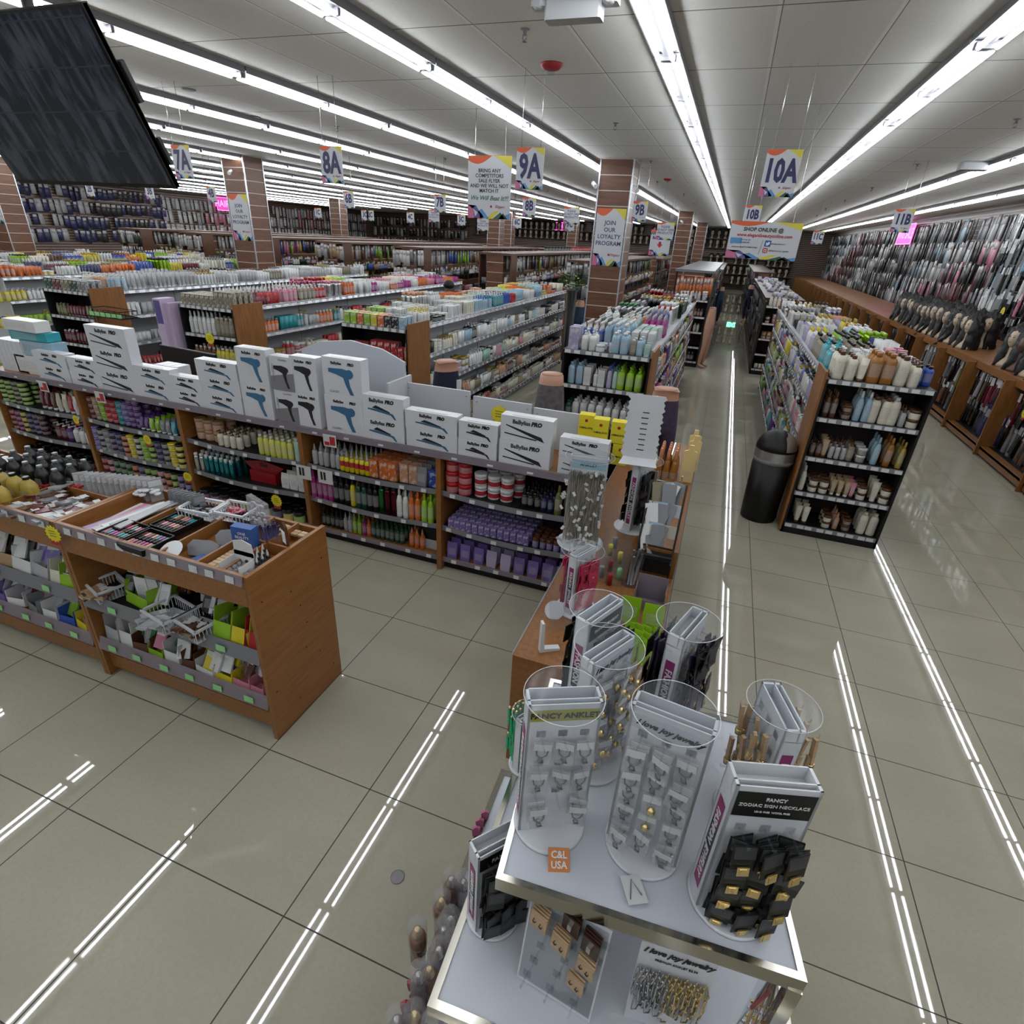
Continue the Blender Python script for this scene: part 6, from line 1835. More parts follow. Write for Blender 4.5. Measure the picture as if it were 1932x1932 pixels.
def figures():
    half_mannequin(-2.45, 4.95, .22, 1.35, 'navy_cloth', 'half mannequin in navy leggings behind the white display boards', rz=.9, wide=1.15)
    o = half_mannequin(-1.37, 4.95, .22, 1.36, 'grey_knit', 'half mannequin in grey knitted leggings beside the lotion end shelf', rz=.3, wide=1.1)
    half_mannequin(-.33, 4.95, .25, 1.36, 'purple_knit', 'half mannequin in dark purple knit behind the card rack', rz=.2, wide=1.1)
    half_mannequin(-.24, 13.55, .0, 1.3, 'skin', 'bare-legged half mannequin standing on the aisle floor', rz=1.2, bare=True)
    half_mannequin(-.22, 22.0, .0, 1.25, 'jeans', 'mannequin in blue jeans leaning at the left side of the aisle' if 0 else 'mannequin in blue jeans next to the bright topped unit', rz=.8)
    half_mannequin(.78, 23.5, .0, 1.3, 'navy_cloth', 'mannequin in dark jeans across the aisle from the blue pair', rz=-.8)
    half_mannequin(-3.05, 12.9, .0, 1.25, 'jeans', 'mannequin in blue jeans beside the leafy plants near the column', rz=.8)
    o = bpy.data.objects['half_mannequin']
    ob('hang_tag', MB().box(.02, .07, -.19, -.185, .85, .98).mesh('hang_tag', 'tag_paper'), o)
    # shopper between the shelving runs
    V = [(0, 0, .95), (0, 0, 1.15), (0, 0, 1.36), (0, -.01, 1.46), (0, -.02, 1.56), (0, -.02, 1.64)]
    E_ = [(0, 1), (1, 2), (2, 3), (3, 4), (4, 5)]
    R_ = [(.15, .11), (.14, .1), (.15, .1), .055, (.075, .09), (.07, .085)]
    for s in (-1, 1):
        i = len(V)
        V += [(s * .19, 0, 1.38), (s * .24, .0, 1.12), (s * .2, -.16, .98), (s * .12, -.28, 1.0)]
        E_ += [(2, i), (i, i + 1), (i + 1, i + 2), (i + 2, i + 3)]
        R_ += [.055, .042, .034, .03]
        i = len(V)
        V += [(s * .1, 0, .8), (s * .11, 0, .48), (s * .11, .02, .08), (s * .12, -.1, .03)]
        E_ += [(0, i), (i, i + 1), (i + 1, i + 2), (i + 2, i + 3)]
        R_ += [.085, .06, .04, .035]
    me = skin_mesh('person', V, E_, R_, ['brown_skin', 'ink_black', 'navy_cloth'], lambda c: 0 if c.z > 1.43 or (abs(c.y) > .2 and c.z > .6) else 1 if c.z > .9 else 2)
    o = ob('person', me, None, (-4.62, 9.4, 0), 2.6)
    tag(o, 'person in a black cap browsing between two shelving runs', 'person')
    b = blob(.095, .105, .09, lambda d: 1 if d[2] > -.1 else .9, 16, 10, (0, -.02, 1.64))
    b.prism([(-.07, -.1), (.07, -.1), (.05, -.2), (-.05, -.2)], 1.63, 1.64, 'z')
    ob('cap', b.mesh('cap', 'black_board'), o)
    # leafy plants near the column
    b = MB()
    for i in range(150):
        a, r_, z = rnd.uniform(0, 6.28), rnd.uniform(.02, .3), rnd.uniform(0, .3)
        x, y = r_ * math.cos(a), r_ * math.sin(a)
        b.quad([(x, y, z), (x + .05 * math.cos(a + .6), y + .05 * math.sin(a + .6), z + .03), (x + .1 * math.cos(a), y + .1 * math.sin(a), z + .02), (x + .05 * math.cos(a - .6), y + .05 * math.sin(a - .6), z + .03)], 1 if rnd.random() < .15 else 0)
    o = tag(ob('leafy_plant', b.mesh('leafy_plant', ['leaf_green', 'ink_yellow'])), 'leafy green artificial plant on top of a dark stand by the column', 'plant')
    o.location = (-3.2, 12.6, 1.5)
    ob('stand', MB().lathe([(.18, -1.5), (.18, -1.4), (.1, -1.3), (.12, -.02)], 16).mesh('stand', 'black_plastic'), o)


def trash_can():
    t = tag(ob('trash_can', None, None, (.745, 5.71, 0)), 'tall black trash can with silver band and domed swing lid', 'trash can')
    ob('body', MB().lathe([(.165, 0), (.17, .01), (.185, .64)], 32).mesh('body', 'black_plastic'), t)
    ob('bag_rim', MB().lathe([(.187, .62), (.195, .64), (.192, .655), (.186, .66)], 32).mesh('bag_rim', 'clear_bag'), t)
    ob('metal_band', MB().lathe([(.188, .655), (.188, .745)], 32, cap=False).mesh('metal_band', 'steel'), t)
    prof = [(.188, .745)] + [(.188 * math.cos(a), .745 + .185 * math.sin(a)) for a in (.2, .4, .6, .8, 1.0, 1.2, 1.4)]
    ob('dome', MB().lathe(prof, 32).mesh('dome', 'black_plastic'), t)
    # swing flap, a silver panel following the dome
    b = MB()
    vs_ = []
    n, m = 8, 8
    for j in range(m + 1):
        el = .12 + 1.15 * j / m
        hw = .62 if j < 6 else .62 - .2 * (j - 5)
        for i in range(n + 1):
            az = -.55 + hw * (2 * i / n - 1)
            vs_.append((.192 * math.cos(el) * math.cos(az), .192 * math.cos(el) * math.sin(az), .745 + .19 * math.sin(el)))
    b.add(vs_, [(j * (n + 1) + i, j * (n + 1) + i + 1, (j + 1) * (n + 1) + i + 1, (j + 1) * (n + 1) + i) for j in range(m) for i in range(n)], 0, True)
    ob('swing_flap', b.mesh('swing_flap', 'steel'), t)


# ---------------------------------------------------------------- wood counter with its displays
def bezel_disc(r, z, t=.004, seg=36):
    b = MB().lathe([(r, z), (r, z + t)], seg)
    return b


CARD = {}


def make_cards():
    def mk(kind, parts):
        CARD[kind] = [(n, b.mesh(n, m)) for n, b, m in parts]
    mk('black', [('earring_card', MB().box(-.021, .021, -.001, .001, -.058, 0), 'black_plastic'), ('film', MB().box(-.019, .019, -.004, -.0015, -.034, -.004), 'clear_acrylic')])
    mk('zodiac', [('zodiac_card', MB().box(-.023, .023, -.001, .001, -.06, 0), 'black_plastic'), ('pendant', MB().box(-.0115, .0115, -.005, -.0025, -.072, -.05).box(-.007, .007, -.0062, -.005, -.068, -.054), 'gold'), ('film', MB().box(-.02, .02, -.004, -.0015, -.03, -.002), 'clear_acrylic')])
    mk('bag', [('charm_bag', MB().box(-.021, .021, -.0015, .0015, -.062, 0), 'clear_bag'), ('header_card', MB().box(-.019, .019, -.0026, -.0017, -.022, -.004), 'tag_paper'),
               ('pendant', MB().tube([(-.012, -.003, -.02), (-.01, -.003, -.034), (0, -.003, -.042), (.01, -.003, -.034), (.012, -.003, -.02)], .0016, 5).tube([(-.005, -.003, -.042), (.003, -.003, -.046), (.006, -.003, -.054), (-.003, -.003, -.056), (-.005, -.003, -.048)], .0022, 5, closed=True), 'ink_grey')])
    mk('goldbag', [('pendant_bag', MB().box(-.021, .021, -.0015, .0015, -.062, 0), 'clear_bag'), ('header_card', MB().box(-.019, .019, -.0026, -.0017, -.022, -.004), 'tag_paper'),
                   ('pendant', MB().lathe([(.002, -.058), (.009, -.05), (.01, -.042), (.003, -.034)], 8), 'gold')])
    mk('wood', [('earring_card', MB().box(-.021, .021, -.0022, .0022, -.05, 0), 'pale_wood'), ('earring', MB().tube([(-.011, -.004, -.02), (-.014, -.004, -.03), (-.009, -.004, -.034), (-.006, -.004, -.028)], .0012, 5).tube([(.006, -.004, -.024), (.003, -.004, -.034), (.009, -.004, -.038), (.011, -.004, -.03)], .0012, 5), 'ink_black')])
    mk('brownwood', [('earring_card', MB().box(-.021, .021, -.0022, .0022, -.05, 0), 'dark_cherry'), ('clip', MB().box(-.005, .005, -.009, -.002, -.032, -.014), 'silver')])
    mk('pink', [('pink_card', MB().box(-.024, .024, -.002, .002, -.055, 0), 'red_pink'), ('clip', MB().box(-.006, .006, -.006, -.002, -.03, -.02), 'silver')])
    mk('stick', [('hair_clip', MB().box(-.006, .006, -.004, .004, -.07, 0), 'pale_wood'), ('hinge', MB().lathe([(.009, -.086), (.009, -.07)], 8), 'gold')])
    mk('dark', [('purple_card', MB().box(-.012, .012, -.002, .002, -.07, 0), 'ink_purple2'), ('stud', MB().box(-.004, .004, -.006, -.002, -.062, -.054), 'gold')])
    mk('green', [('tassel', MB().box(-.005, .005, -.004, .004, -.06, 0), 'ink_green2'), ('stud', MB().lathe([(.004, 0), (.006, .006), (.002, .012)], 8), 'gold')])


def spinner(name, x, y, z, yaw, w, h, d, label, header=None, strip=True, br=None, disc=True, cards=None, faces=(1,), cols=3, rows=5, deep=2, clabel='', grp='', cname=None, zlo=.06, zhi=.8, fill_=1., slope=0., sd=0, panel='white_laminate', disc_off=.03):
    """acrylic counter display: round base, open white box column, clear disc, rows of hooks with cards"""
    r = random.Random(sd)
    t = tag(ob(name, None, None, (x, y, z), yaw), label, 'display stand')
    br = br or math.hypot(w, d) / 2 + .003
    b = MB().lathe([(br, 0), (br, .006), (br - .003, .008)], 40)
    ob('base_disc', b.mesh('base_disc', 'white_plastic'), t)
    th = .003
    b = MB().box(-w / 2, w / 2, -d / 2, -d / 2 + th, .008, h).box(-w / 2, w / 2, d / 2 - th, d / 2, .008, h).box(-w / 2, -w / 2 + th * 2, -d / 2, d / 2, .008, h).box(w / 2 - th * 2, w / 2, -d / 2, d / 2, .008, h)
    b.box(-w / 2, w / 2, -d / 2, d / 2, h - .035, h - .032)
    b.box(-w / 2, w / 2, -d / 2 + .014, -d / 2 + .017, h - .03, h)
    colb = b
    if disc:
        b = MB().lathe([(br * .98, h - .004), (br * .98, h - .001)], 40)
        o = ob('top_disc', b.mesh('top_disc', 'clear_acrylic'), t, (0, 0, 0.003))
        rim = [(br * math.cos(2 * PI * k / 40), br * math.sin(2 * PI * k / 40), h) for k in range(40)]
        ob('rim', MB().tube(rim, .0009, 5, closed=True).mesh('rim', 'white_plastic'), o)
    if strip:
        sgn = -1
        e = sgn * (w / 2 + .0008)
        b = MB()
        for k, m in enumerate((0, 1, 1, 0)):
            za, zb = h * (.12 + .17 * k), h * (.12 + .17 * (k + 1))
            b.quad([(e, d * .28, za), (e, -d * .28, za), (e, -d * .28, zb), (e, d * .28, zb)], m)
        s = ob('side_strip', b.mesh('side_strip', ['ink_magenta', 'ink_purple2']), t)
        l = ob('lettering', text_mesh('FASHION  JEWELRY', h * .062, 'ink_white', bold=.0003), s, (e - .0008, 0, h * .46))
        l.rotation_euler = Matrix(((0, 0, -1), (0, -1, 0), (-1, 0, 0))).transposed().to_euler() if 0 else (Matrix.Rotation(-PI / 2, 3, 'Z') @ Matrix.Rotation(PI / 2, 3, 'X') @ Matrix.Rotation(-PI / 2, 3, 'Z')).to_euler()
    if header:
        txt, mat, bg, hh, kw = header
        hd = ob('header_card', MB().box(-w * .46, w * .46, -d / 2 - .0015, -d / 2 - .0002, h * (.965 - hh), h * .965).mesh('header_card', bg), t)
        lettering(txt, kw.pop('size'), mat, hd, (0, -d / 2 - .0025, h * (.965 - hh / 2)), **kw)
    hooks = colb
    k = 0
    for f in faces:
        for j in range(rows):
            for i in range(cols):
                u = (i + .5) / cols - .5
                v = zlo + (zhi - zlo) * (j + .5) / rows
                px, pz = u * w * .9, v * h + .05
                yy = f * -d / 2
                Lh = .05
                hooks.tube([(px, yy, pz), (px, yy - f * Lh, pz + .004), (px, yy - f * Lh, pz + .012)], .0022, 5, 1)
                hooks.box(px - .01, px + .01, min(yy, yy - f * .001), max(yy, yy - f * .001), pz - .006, pz + .012, 1)
                if r.random() > fill_ or not cards:
                    continue
                for q in range(r.randint(max(1, deep - 1), deep)):
                    cy = yy - f * (.012 + (.042 * (q + .5) / deep if f else 0))
                    wp = Matrix.Translation((x, y, z)) @ Matrix.Rotation(yaw, 4, 'Z') @ Vector((px + r.uniform(-.003, .003), cy, pz + .002))
                    prt = CARD[r.choice(cards)]
                    o = ob(cname or prt[0][0], prt[0][1], None, wp)
                    o.rotation_euler = (r.uniform(-.15, .1) * f, r.uniform(-.08, .08), yaw + (0 if f > 0 else PI) + r.uniform(-.35, .35))
                    tag(o, clabel, 'card', grp or clabel)
                    for n_, me in prt[1:]:
                        ob(n_, me, o)
                    k += 1
    ob('column', colb.mesh('column', ['white_plastic', 'clear_acrylic']), t)
    return t


def counter():
    X0, X1, YA, YB, H = -.615, .03, 1.935, 4.95, .70
    t = tag(ob('sales_counter', None, None, (X0, YA, 0)), 'long orange wood counter crowded with small display stands', 'counter')
    W, L = X1 - X0, YB - YA
    ob('worktop', MB().box(0, W, 0, L, H - .03, H).mesh('worktop', 'cherry_wood'), t)
    ob('front_panel', MB().box(0, W, 0, .02, 0, H - .03).mesh('front_panel', 'cherry_wood_flat'), t)
    ob('side_panel', MB().box(0, .02, .02, L, 0, H - .03).mesh('side_panel', 'cherry_wood'), t)
    ob('side_panel', MB().box(W - .02, W, .02, L, 0, H - .03).mesh('side_panel', 'cherry_wood'), t)
    ob('raised_shelf', MB().box(W - .2, W, 1.0, L, H, H + .18).mesh('raised_shelf', 'cherry_wood'), t)
    ob('clear_guard', MB().box(W, W + .004, .9, L, H - .05, H + .34).mesh('clear_guard', 'clear_acrylic'), t)
    ob('edge_strip', MB().box(-.006, 0, 0, L, H - .004, H + .008).mesh('edge_strip', 'clear_bag'), t)
    # chain display
    s = spinner('chain_display', -.585, 3.13, H, .12, .23, .6, .05, 'tall clear display crammed with fine chains and white price tabs', header=('ANKLET', 'ink_black', 'ink_sky2', .09, dict(size=.028)), strip=False, br=.15, disc=True, rows=2, cols=3)
    r = random.Random(4)
    b = MB()
    for i in range(150):
        x = -.108 + .216 * i / 149
        z0 = .5 + r.uniform(-.02, .02)
        pts = [(x + r.uniform(-.006, .006), -.028 - r.uniform(0, .03), z0 - .46 * k / 7) for k in range(8)]
        b.tube(pts, .0016, 4, i % 3)
    c = ob('chains', b.mesh('chains', ['ink_grey2', 'tag_paper2', 'tag_paper2']), s)
    c['kind'] = 'stuff'
    for i in range(60):
        o = tag(ob('price_tab', MB().box(-.008, .008, -.001, .001, -.014, .014).mesh('price_tab', 'tag_paper'), None, (-.585 + r.uniform(-.13, .13), 3.03 + r.uniform(-.04, .03), H + .04 + .5 * r.random() ** 1.6)), 'small white price tab dangling from the chain display', 'price tag', 'price tabs on the chain display')
        o.rotation_euler = (r.uniform(-.4, .4), r.uniform(-1, 1), r.uniform(-.6, .6))
    # pink card display in front of it
    spinner('card_spinner', -.43, 2.42, H, 1.15, .16, .36, .05, 'spinner of hot pink carded clips in front of the chain display', cards=['pink'], faces=(1, -1), rows=5, cols=3, deep=3, clabel='hot pink card hanging on the pink spinner', sd=2, br=.11)
    # black spinner with white notched rack on top
    s = spinner('card_spinner', -.30, 3.5, H, 1.2, .17, .5, .05, 'spinner of black carded jewelry below the white notched rack', cards=['black'], faces=(1, -1), rows=6, cols=3, deep=3, clabel='black card hanging on the spinner under the notched rack', sd=3, br=.13)
    b = MB()
    n = 10
    pts = []
    for k in range(n + 1):
        pts += [(.115 - (.006 if k % 2 else 0), .03 + .36 * k / n), (.115 - .012 - (.006 if k % 2 else 0), .03 + .36 * (k + .5) / n)]
    left = [(-p[0] * 1.05, p[1]) for p in pts]
    b.prism([(-.1, 0), (.1, 0)] + pts + left[::-1], -.002, .002)
    b.add([(-.1, -.0, 0), (.1, 0, 0), (.12, -.1, -.02), (-.12, -.1, -.02)], [(0, 1, 2, 3)])
    for k in range(8):
        b.box(-.022 + .004 * (k % 2), .022, -.0035, -.002, .05 + .035 * k, .056 + .035 * k, 1)
    o = ob('notched_rack', b.mesh('notched_rack', ['white_plastic', 'ink_black']), None, (-.33, 3.45, H + .53), .1)
    tag(o, 'white notched empty card rack standing above the black spinner', 'rack')
    # clear cup of tools, clear trays with lipsticks
    c = tag(ob('clear_cup', MB().lathe([(.05, 0), (.06, .2)], 24, cap=False).lathe([(.05, 0), (.05, .004)], 24).mesh('clear_cup', 'clear_acrylic'), None, (-.2, 2.78, H)), 'tall clear cup holding brown and silver tools', 'cup')
    for i in range(12):
        a = r.uniform(0, 6.28)
        o = tag(ob('cosmetic_tool', MB().tube([(0, 0, 0), (.0, 0, .17 + .03 * (i % 3))], .007, 6).mesh('cosmetic_tool', ['dark_cherry', 'steel', 'ink_grey'][i % 3]), None, (-.2 + .02 * math.cos(a), 2.78 + .02 * math.sin(a), H + .006)), 'slim cosmetic tool standing in the clear cup', 'tool', 'cosmetic tools in the clear cup')
        o.rotation_euler = (r.uniform(-.16, .16), r.uniform(-.16, .16), 0)
    b = MB()
    for k in range(5):
        b.box(-.09, .09, .07 * k, .07 * k + .003, 0, .1 + .03 * k)
    for sx in (-.09, .0, .09):
        b.box(sx - .0015, sx + .0015, 0, .28, 0, .14)
    t2 = tag(ob('clear_organizer', b.mesh('clear_organizer', 'clear_acrylic'), None, (-.33, 2.72, H)), 'stepped clear plastic organizer with red tubes on the counter', 'organizer')
    for i, (x, y, z, m) in enumerate(((-.33, 2.82, .13, 'red_plastic'), (-.31, 2.72, .1, 'red_plastic'), (-.36, 2.95, .16, 'ink_yellow'), (-.29, 2.9, .15, 'ink_yellow'), (-.37, 2.78, .1, 'ink_grey'), (-.27, 2.8, .1, 'tag_green'), (-.35, 3.05, .16, 'ink_grey'))):
        tag(ob('lipstick_tube', MB().lathe([(.015, 0), (.015, .07), (.012, .075)], 12).mesh('lipstick_tube', m), None, (x, y, H + z - .1)), 'round capped tube standing in the clear organizer', 'tube', 'tubes in the clear organizer')
    # bronze bottles, tan card packs, wire rack, brochure rack, green packets
    for i in range(12):
        put('spray_bottle', (-.23 + .055 * (i % 3), 4.1 + .06 * (i // 3), H + .0), 0, (1.15, 1.15, 1.75), 'amber', (.5, .2, .1), 'tall amber bottle with bronze cap on the counter beyond the notched rack', 'amber bottles on the counter', name='amber_bottle')
    for i, (x, y) in enumerate(((-.02, 4.05), (.0, 4.3), (-.01, 4.45))):
        o = tag(ob('tan_packet', MB().prism([(-.045, 0), (.045, 0), (.045, .24), (.02, .25), (.015, .29), (-.015, .29), (-.02, .25), (-.045, .24)], 0, .02).mesh('tan_packet', 'colour_matte'), None, (x, y, H + .182), .1, color=(.62, .47, .2)), ['pale tan packet with a hanging tab, nearest of the three', 'pale tan packet in the middle of three', 'pale tan packet farthest of the three'][i] + ' on the counter edge', 'packet')
        ob('label', MB().box(-.035, .035, -.001, 0, .03, .1).mesh('label', 'label_print'), o, color=(.62, .47, .2))
    b = MB()
    for k in range(6):
        b.tube([(-.08, 0, .06 + .06 * k), (.08, -.02, .06 + .06 * k)], .004, 6)
        b.tube([(.08, -.02, .06 + .06 * k), (.08, .16, .06 + .06 * k)], .003, 6)
    for x in (-.08, .08):
        b.tube([(x, 0 if x < 0 else -.02, 0), (x, 0 if x < 0 else -.02, .42)], .006, 6)
    tag(ob('wire_rack', b.mesh('wire_rack', 'white_plastic'), None, (-.12, 3.55, H)), 'white wire rack with stacked bars on the counter', 'rack')
    for i in range(9):
        o = tag(ob('silver_pencil', MB().tube([(0, 0, 0), (0, 0, .2)], .005, 6).mesh('silver_pencil', 'silver'), None, (-.16 + .015 * i, 3.66, H + .182 * 0 + .002)), 'thin silver pencil standing behind the white wire rack', 'pencil', 'silver pencils behind the wire rack')
    # black stand with cards in slanted pockets
    bs = tag(ob('leaflet_stand', None, None, (-.1, 2.9, H), .0), 'black metal stand with slanted pockets of pale leaflets', 'stand')
    b = MB()
    for x in (-.1, .1):
        b.tube([(x, 0, 0), (x, .0, .22), (x, .28, .5), (x, .3, 0)], .006, 6)
    b.tube([(-.1, -.02, .12), (-.1, -.02, .16), (.1, -.02, .16), (.1, -.02, .12)], .009, 6)
    b.box(-.105, .105, -.01, .0, .04, .13)
    ob('frame', b.mesh('frame', 'black_plastic'), bs)
    for k in range(3):
        p = MB().prism([(.02 + .09 * k, .12 + .1 * k), (.025 + .09 * k, .12 + .1 * k), (.05 + .09 * k, .19 + .1 * k), (.045 + .09 * k, .19 + .1 * k)], -.1, .1, 'x')
        ob('pocket', p.mesh('pocket', ['black_board', 'tag_paper2', 'white_laminate'][k]), bs)
    for i in range(21):
        k = i // 7
        o = tag(ob('leaflet', MB().box(-.04, .04, 0, .003, 0, .17).mesh('leaflet', 'colour_matte'), None, (-.1 + r.uniform(-.05, .05), 2.93 + .09 * k + .008 * (i % 7), H + .14 + .1 * k), r.uniform(-.6, .6), color=C_[r.choice(['white', 'white', 'sky', 'grey', 'khaki'])]), 'pale leaflet leaning in the black slanted stand', 'leaflet', 'leaflets in the black stand')
        o.rotation_euler.x = -.5 + r.uniform(-.15, .15)
    for i in range(16):
        o = put('product_pouch', (-.13 + .045 * (i % 4) + r.uniform(-.01, .01), 2.12 + .05 * (i // 4), H), r.uniform(-.7, .2), (.62, .5, .85), 'lime', 'white', 'lime green packet in the box behind the jewelry spinners', 'lime green packets on the counter', name='green_packet')
    for x, y in ((-.15, 2.42), (-.03, 2.4)):
        put('product_pouch', (x, y, H), .1, (1.3, .5, 1.2), 'lime', 'white', 'large lime green packet standing behind the small ones', 'large lime packets on the counter', name='green_packet')
    open_box(-.07, 2.55, H, .16, .12, .12, (.16, .13, .16), 'small open carton with a portrait picture at the foot of the leaflet stand')
    o = tag(ob('white_disc_sign', MB().lathe([(.05, 0), (.05, .003)], 24).mesh('white_disc_sign', 'white_plastic'), None, (-.52, 2.3, H + .04)), 'white round disc sign leaning at the counter edge', 'disc')
    o.rotation_euler = (1.1, 0, .3)
    o = tag(ob('empty_bracket', MB().prism([(0, 0), (.1, 0), (.1, .012), (.02, .02), (.012, .17), (0, .17)], 0, .03).mesh('empty_bracket', 'white_plastic'), None, (-.5, 2.0, H), .6), 'white plastic bracket in a bag leaning at the counter end', 'bracket')
    o = tag(ob('clear_easel', MB().prism([(-.07, 0), (.07, 0), (.06, .32), (-.05, .34)], 0, .006).mesh('clear_easel', 'clear_acrylic'), None, (-.45, 2.22, H), .9), 'leaning clear plastic card holder beside the pink spinner', 'holder')
    o.rotation_euler = (-.3, 0, .9)


# ---------------------------------------------------------------- tiered jewelry table
def tier(name, quad, z, label, parent):
    n = len(quad)
    cx = sum(p[0] for p in quad) / 4
    cy = sum(p[1] for p in quad) / 4
    inn = [(cx + (x - cx) * .955, cy + (y - cy) * .955) for x, y in quad]
    ob('white_top', MB().prism(inn, z - .02, z, 'z').mesh('white_top', 'white_laminate'), parent)
    b = MB()
    for i in range(4):
        j = (i + 1) % 4
        a, c, a2, c2 = quad[i], quad[j], inn[i], inn[j]
        vs_ = [(a[0], a[1], z - .038), (c[0], c[1], z - .038), (c[0], c[1], z), (a[0], a[1], z), (a2[0], a2[1], z + .004), (c2[0], c2[1], z + .004), (a2[0], a2[1], z - .03), (c2[0], c2[1], z - .03), (a[0], a[1], z + .004), (c[0], c[1], z + .004)]
        b.add(vs_, [(0, 1, 9, 8), (8, 9, 5, 4), (4, 5, 7, 6), (6, 7, 1, 0)])
    return ob('metal_edge', b.mesh('metal_edge', 'mirror_steel'), parent)


def jewelry_table():
    T = tag(ob('tiered_table', None, None, (0, 0, 0)), 'white tiered jewelry table with polished metal edges', 'table')
    q1 = [(-.225, .69), (.41, .735), (.30, 1.39), (-.29, 1.33)]
    q2 = [(-.33, .555), (.5, .6), (.42, 1.46), (-.37, 1.42)]
    q3 = [(-.46, .42), (.56, .45), (.5, 1.56), (-.5, 1.52)]
    tier('t', q1, 1.2, '', T)
    tier('t', q2, .85, '', T)
    tier('t', q3, .45, '', T)
    for x, y in q1[1:]:
        cx, cy = x * .97, 1.03 + (y - 1.03) * .97
        ob('leg', MB().box(cx - .013, cx + .013, cy - .013, cy + .013, .85, 1.165).mesh('leg', 'mirror_steel'), T)
    for x, y in q2:
        cx, cy = x * .96, 1.0 + (y - 1.0) * .96
        ob('leg', MB().box(cx - .015, cx + .015, cy - .015, cy + .015, 0, .815).mesh('leg', 'mirror_steel'), T)
    z = 1.201
    spinner('jewelry_spinner', -.155, .865, z, math.radians(26), .158, .41, .05, 'clear jewelry display headed fancy anklet with bagged anklets', header=('FANCY ANKLET', 'ink_black', 'tag_gold', .075, dict(size=.0205, bold=.0004)),
            cards=['bag'], cols=3, rows=3, deep=2, clabel='clear bag with a silver charm on the fancy anklet display', sd=11, fill_=.85, zlo=.12, zhi=.78)
    st = ob('orange_label', MB().box(-.024, .024, -.002, 0, -.024, .024).mesh('orange_label', 'ink_orange2'), None, (-.105, .775, z + .012), .4)
    st.rotation_euler = (-.9, 0, .35)
    lettering('C&L\nUSA', .02, 'ink_white', st, (0, -.003, 0), bold=.0004)
    tag(st, 'square orange sticker reading C&L USA at the foot of the anklet display', 'sticker')
    spinner('jewelry_spinner', .068, .895, z, math.radians(-7), .165, .425, .05, 'tallest clear jewelry display headed I love joy jewelry', header=('I love joy jewelry', 'ink_black', 'white_laminate', .09, dict(size=.0195, shear=.45, bold=.0006)),
            strip=False, cards=['bag', 'bag', 'bag', 'goldbag'], cols=3, rows=5, deep=2, clabel='clear bag with a letter pendant on the tallest joy jewelry display', sd=12, fill_=.95, zlo=.04, zhi=.8, br=.088)
    o = tag(ob('jewelry_card', MB().box(-.022, .022, -.03, .03, 0, .001).mesh('jewelry_card', 'tag_paper'), None, (.065, .775, z + .012), .5), 'loose white card with a fallen chain on the round base', 'card')
    ob('chain', MB().tube([(-.015, -.02, .003), (0, .02, .003), (.012, -.015, .003)], .0015, 5).mesh('chain', 'silver'), o)
    s = spinner('jewelry_spinner', .262, .845, z, math.radians(17), .158, .39, .055, 'white zodiac necklace display with rows of black cards', header=('ZODIAC SIGN NECKLACE', 'ink_white', 'black_plastic', .17, dict(size=.0113)),
                disc=False, cards=['zodiac'], cols=3, rows=4, deep=4, clabel='black card with a gold square pendant on the zodiac display', sd=13, fill_=.97, zlo=-.02, zhi=.66)
    hd = [c for c in s.children if c.name.startswith('header')][0]
    lettering('FANCY', .012, 'ink_white', hd, (0, -.0302, .3605), bold=.0002)
    lettering('LEAD FREE  NICKEL FREE', .006, 'ink_white', hd, (0, -.0302, .326))
    spinner('jewelry_spinner', -.15, 1.215, z, math.radians(66), .155, .4, .045, 'display packed with black earring cards at the table corner', header=('FASHION JEWELRY', 'ink_white', 'black_plastic', .12, dict(size=.0125)), cards=['black'], faces=(1, -1), rows=5, cols=3, deep=3,
            clabel='black card on the crowded black earring display', sd=14)
    spinner('jewelry_spinner', -.1, 1.08, z, math.radians(62), .16, .395, .04, 'joy jewelry display with gold pendants in bags', header=('I love joy jewelry', 'ink_black', 'white_laminate', .09, dict(size=.02, shear=.45, bold=.0005)), strip=False, cards=['goldbag'], rows=5, cols=3, deep=2,
            clabel='clear bag with a gold pendant on the joy display', sd=15)
    spinner('jewelry_spinner', .075, 1.25, z, math.radians(71), .155, .4, .045, 'display bristling with dark purple earring cards', cards=['dark', 'black', 'dark'], faces=(1, -1), rows=7, cols=4, deep=3, clabel='dark purple card on the bristling purple display', sd=16)
    spinner('jewelry_spinner', .3, 1.08, z, math.radians(108), .145, .36, .045, 'display of pale wooden sticks behind the zodiac display', cards=['stick'], faces=(1, -1), rows=5, cols=3, deep=2, clabel='pale wooden stick clip on hooks behind the zodiac display', sd=17)
    z = .851
    spinner('jewelry_spinner', -.262, .80, z, math.radians(50), .13, .315, .05, 'white display of black silver earring cards on the lower tier', header=('FANCY', 'ink_white', 'black_plastic', .14, dict(size=.018)), disc=False, cards=['black'], rows=5, cols=3, deep=3,
            clabel='black card with a silver piece on the lower tier display', sd=18)
    spinner('jewelry_spinner', -.33, 1.27, z, math.radians(60), .1, .24, .03, 'small clear display of bright green tassels on the lower tier', cards=['green'], faces=(1, -1), rows=6, cols=4, deep=3, clabel='bright green tassel earring on the small clear display', sd=19, strip=False, br=.06)
    # leaning acrylic boards
    bd = tag(ob('earring_board', MB().box(-.094, .094, -.002, .002, 0, .3).mesh('earring_board', 'white_plastic'), None, (-.06, .676, z + .004), -.12), 'leaning white earring board with wooden cards', 'board')
    bd.rotation_euler = (-.16, 0, -.12)
    R = bd.matrix_basis.copy()
    bd.matrix_basis = R
    bpy.context.view_layer.update()
    R = bd.matrix_world.copy()
    hk = MB()
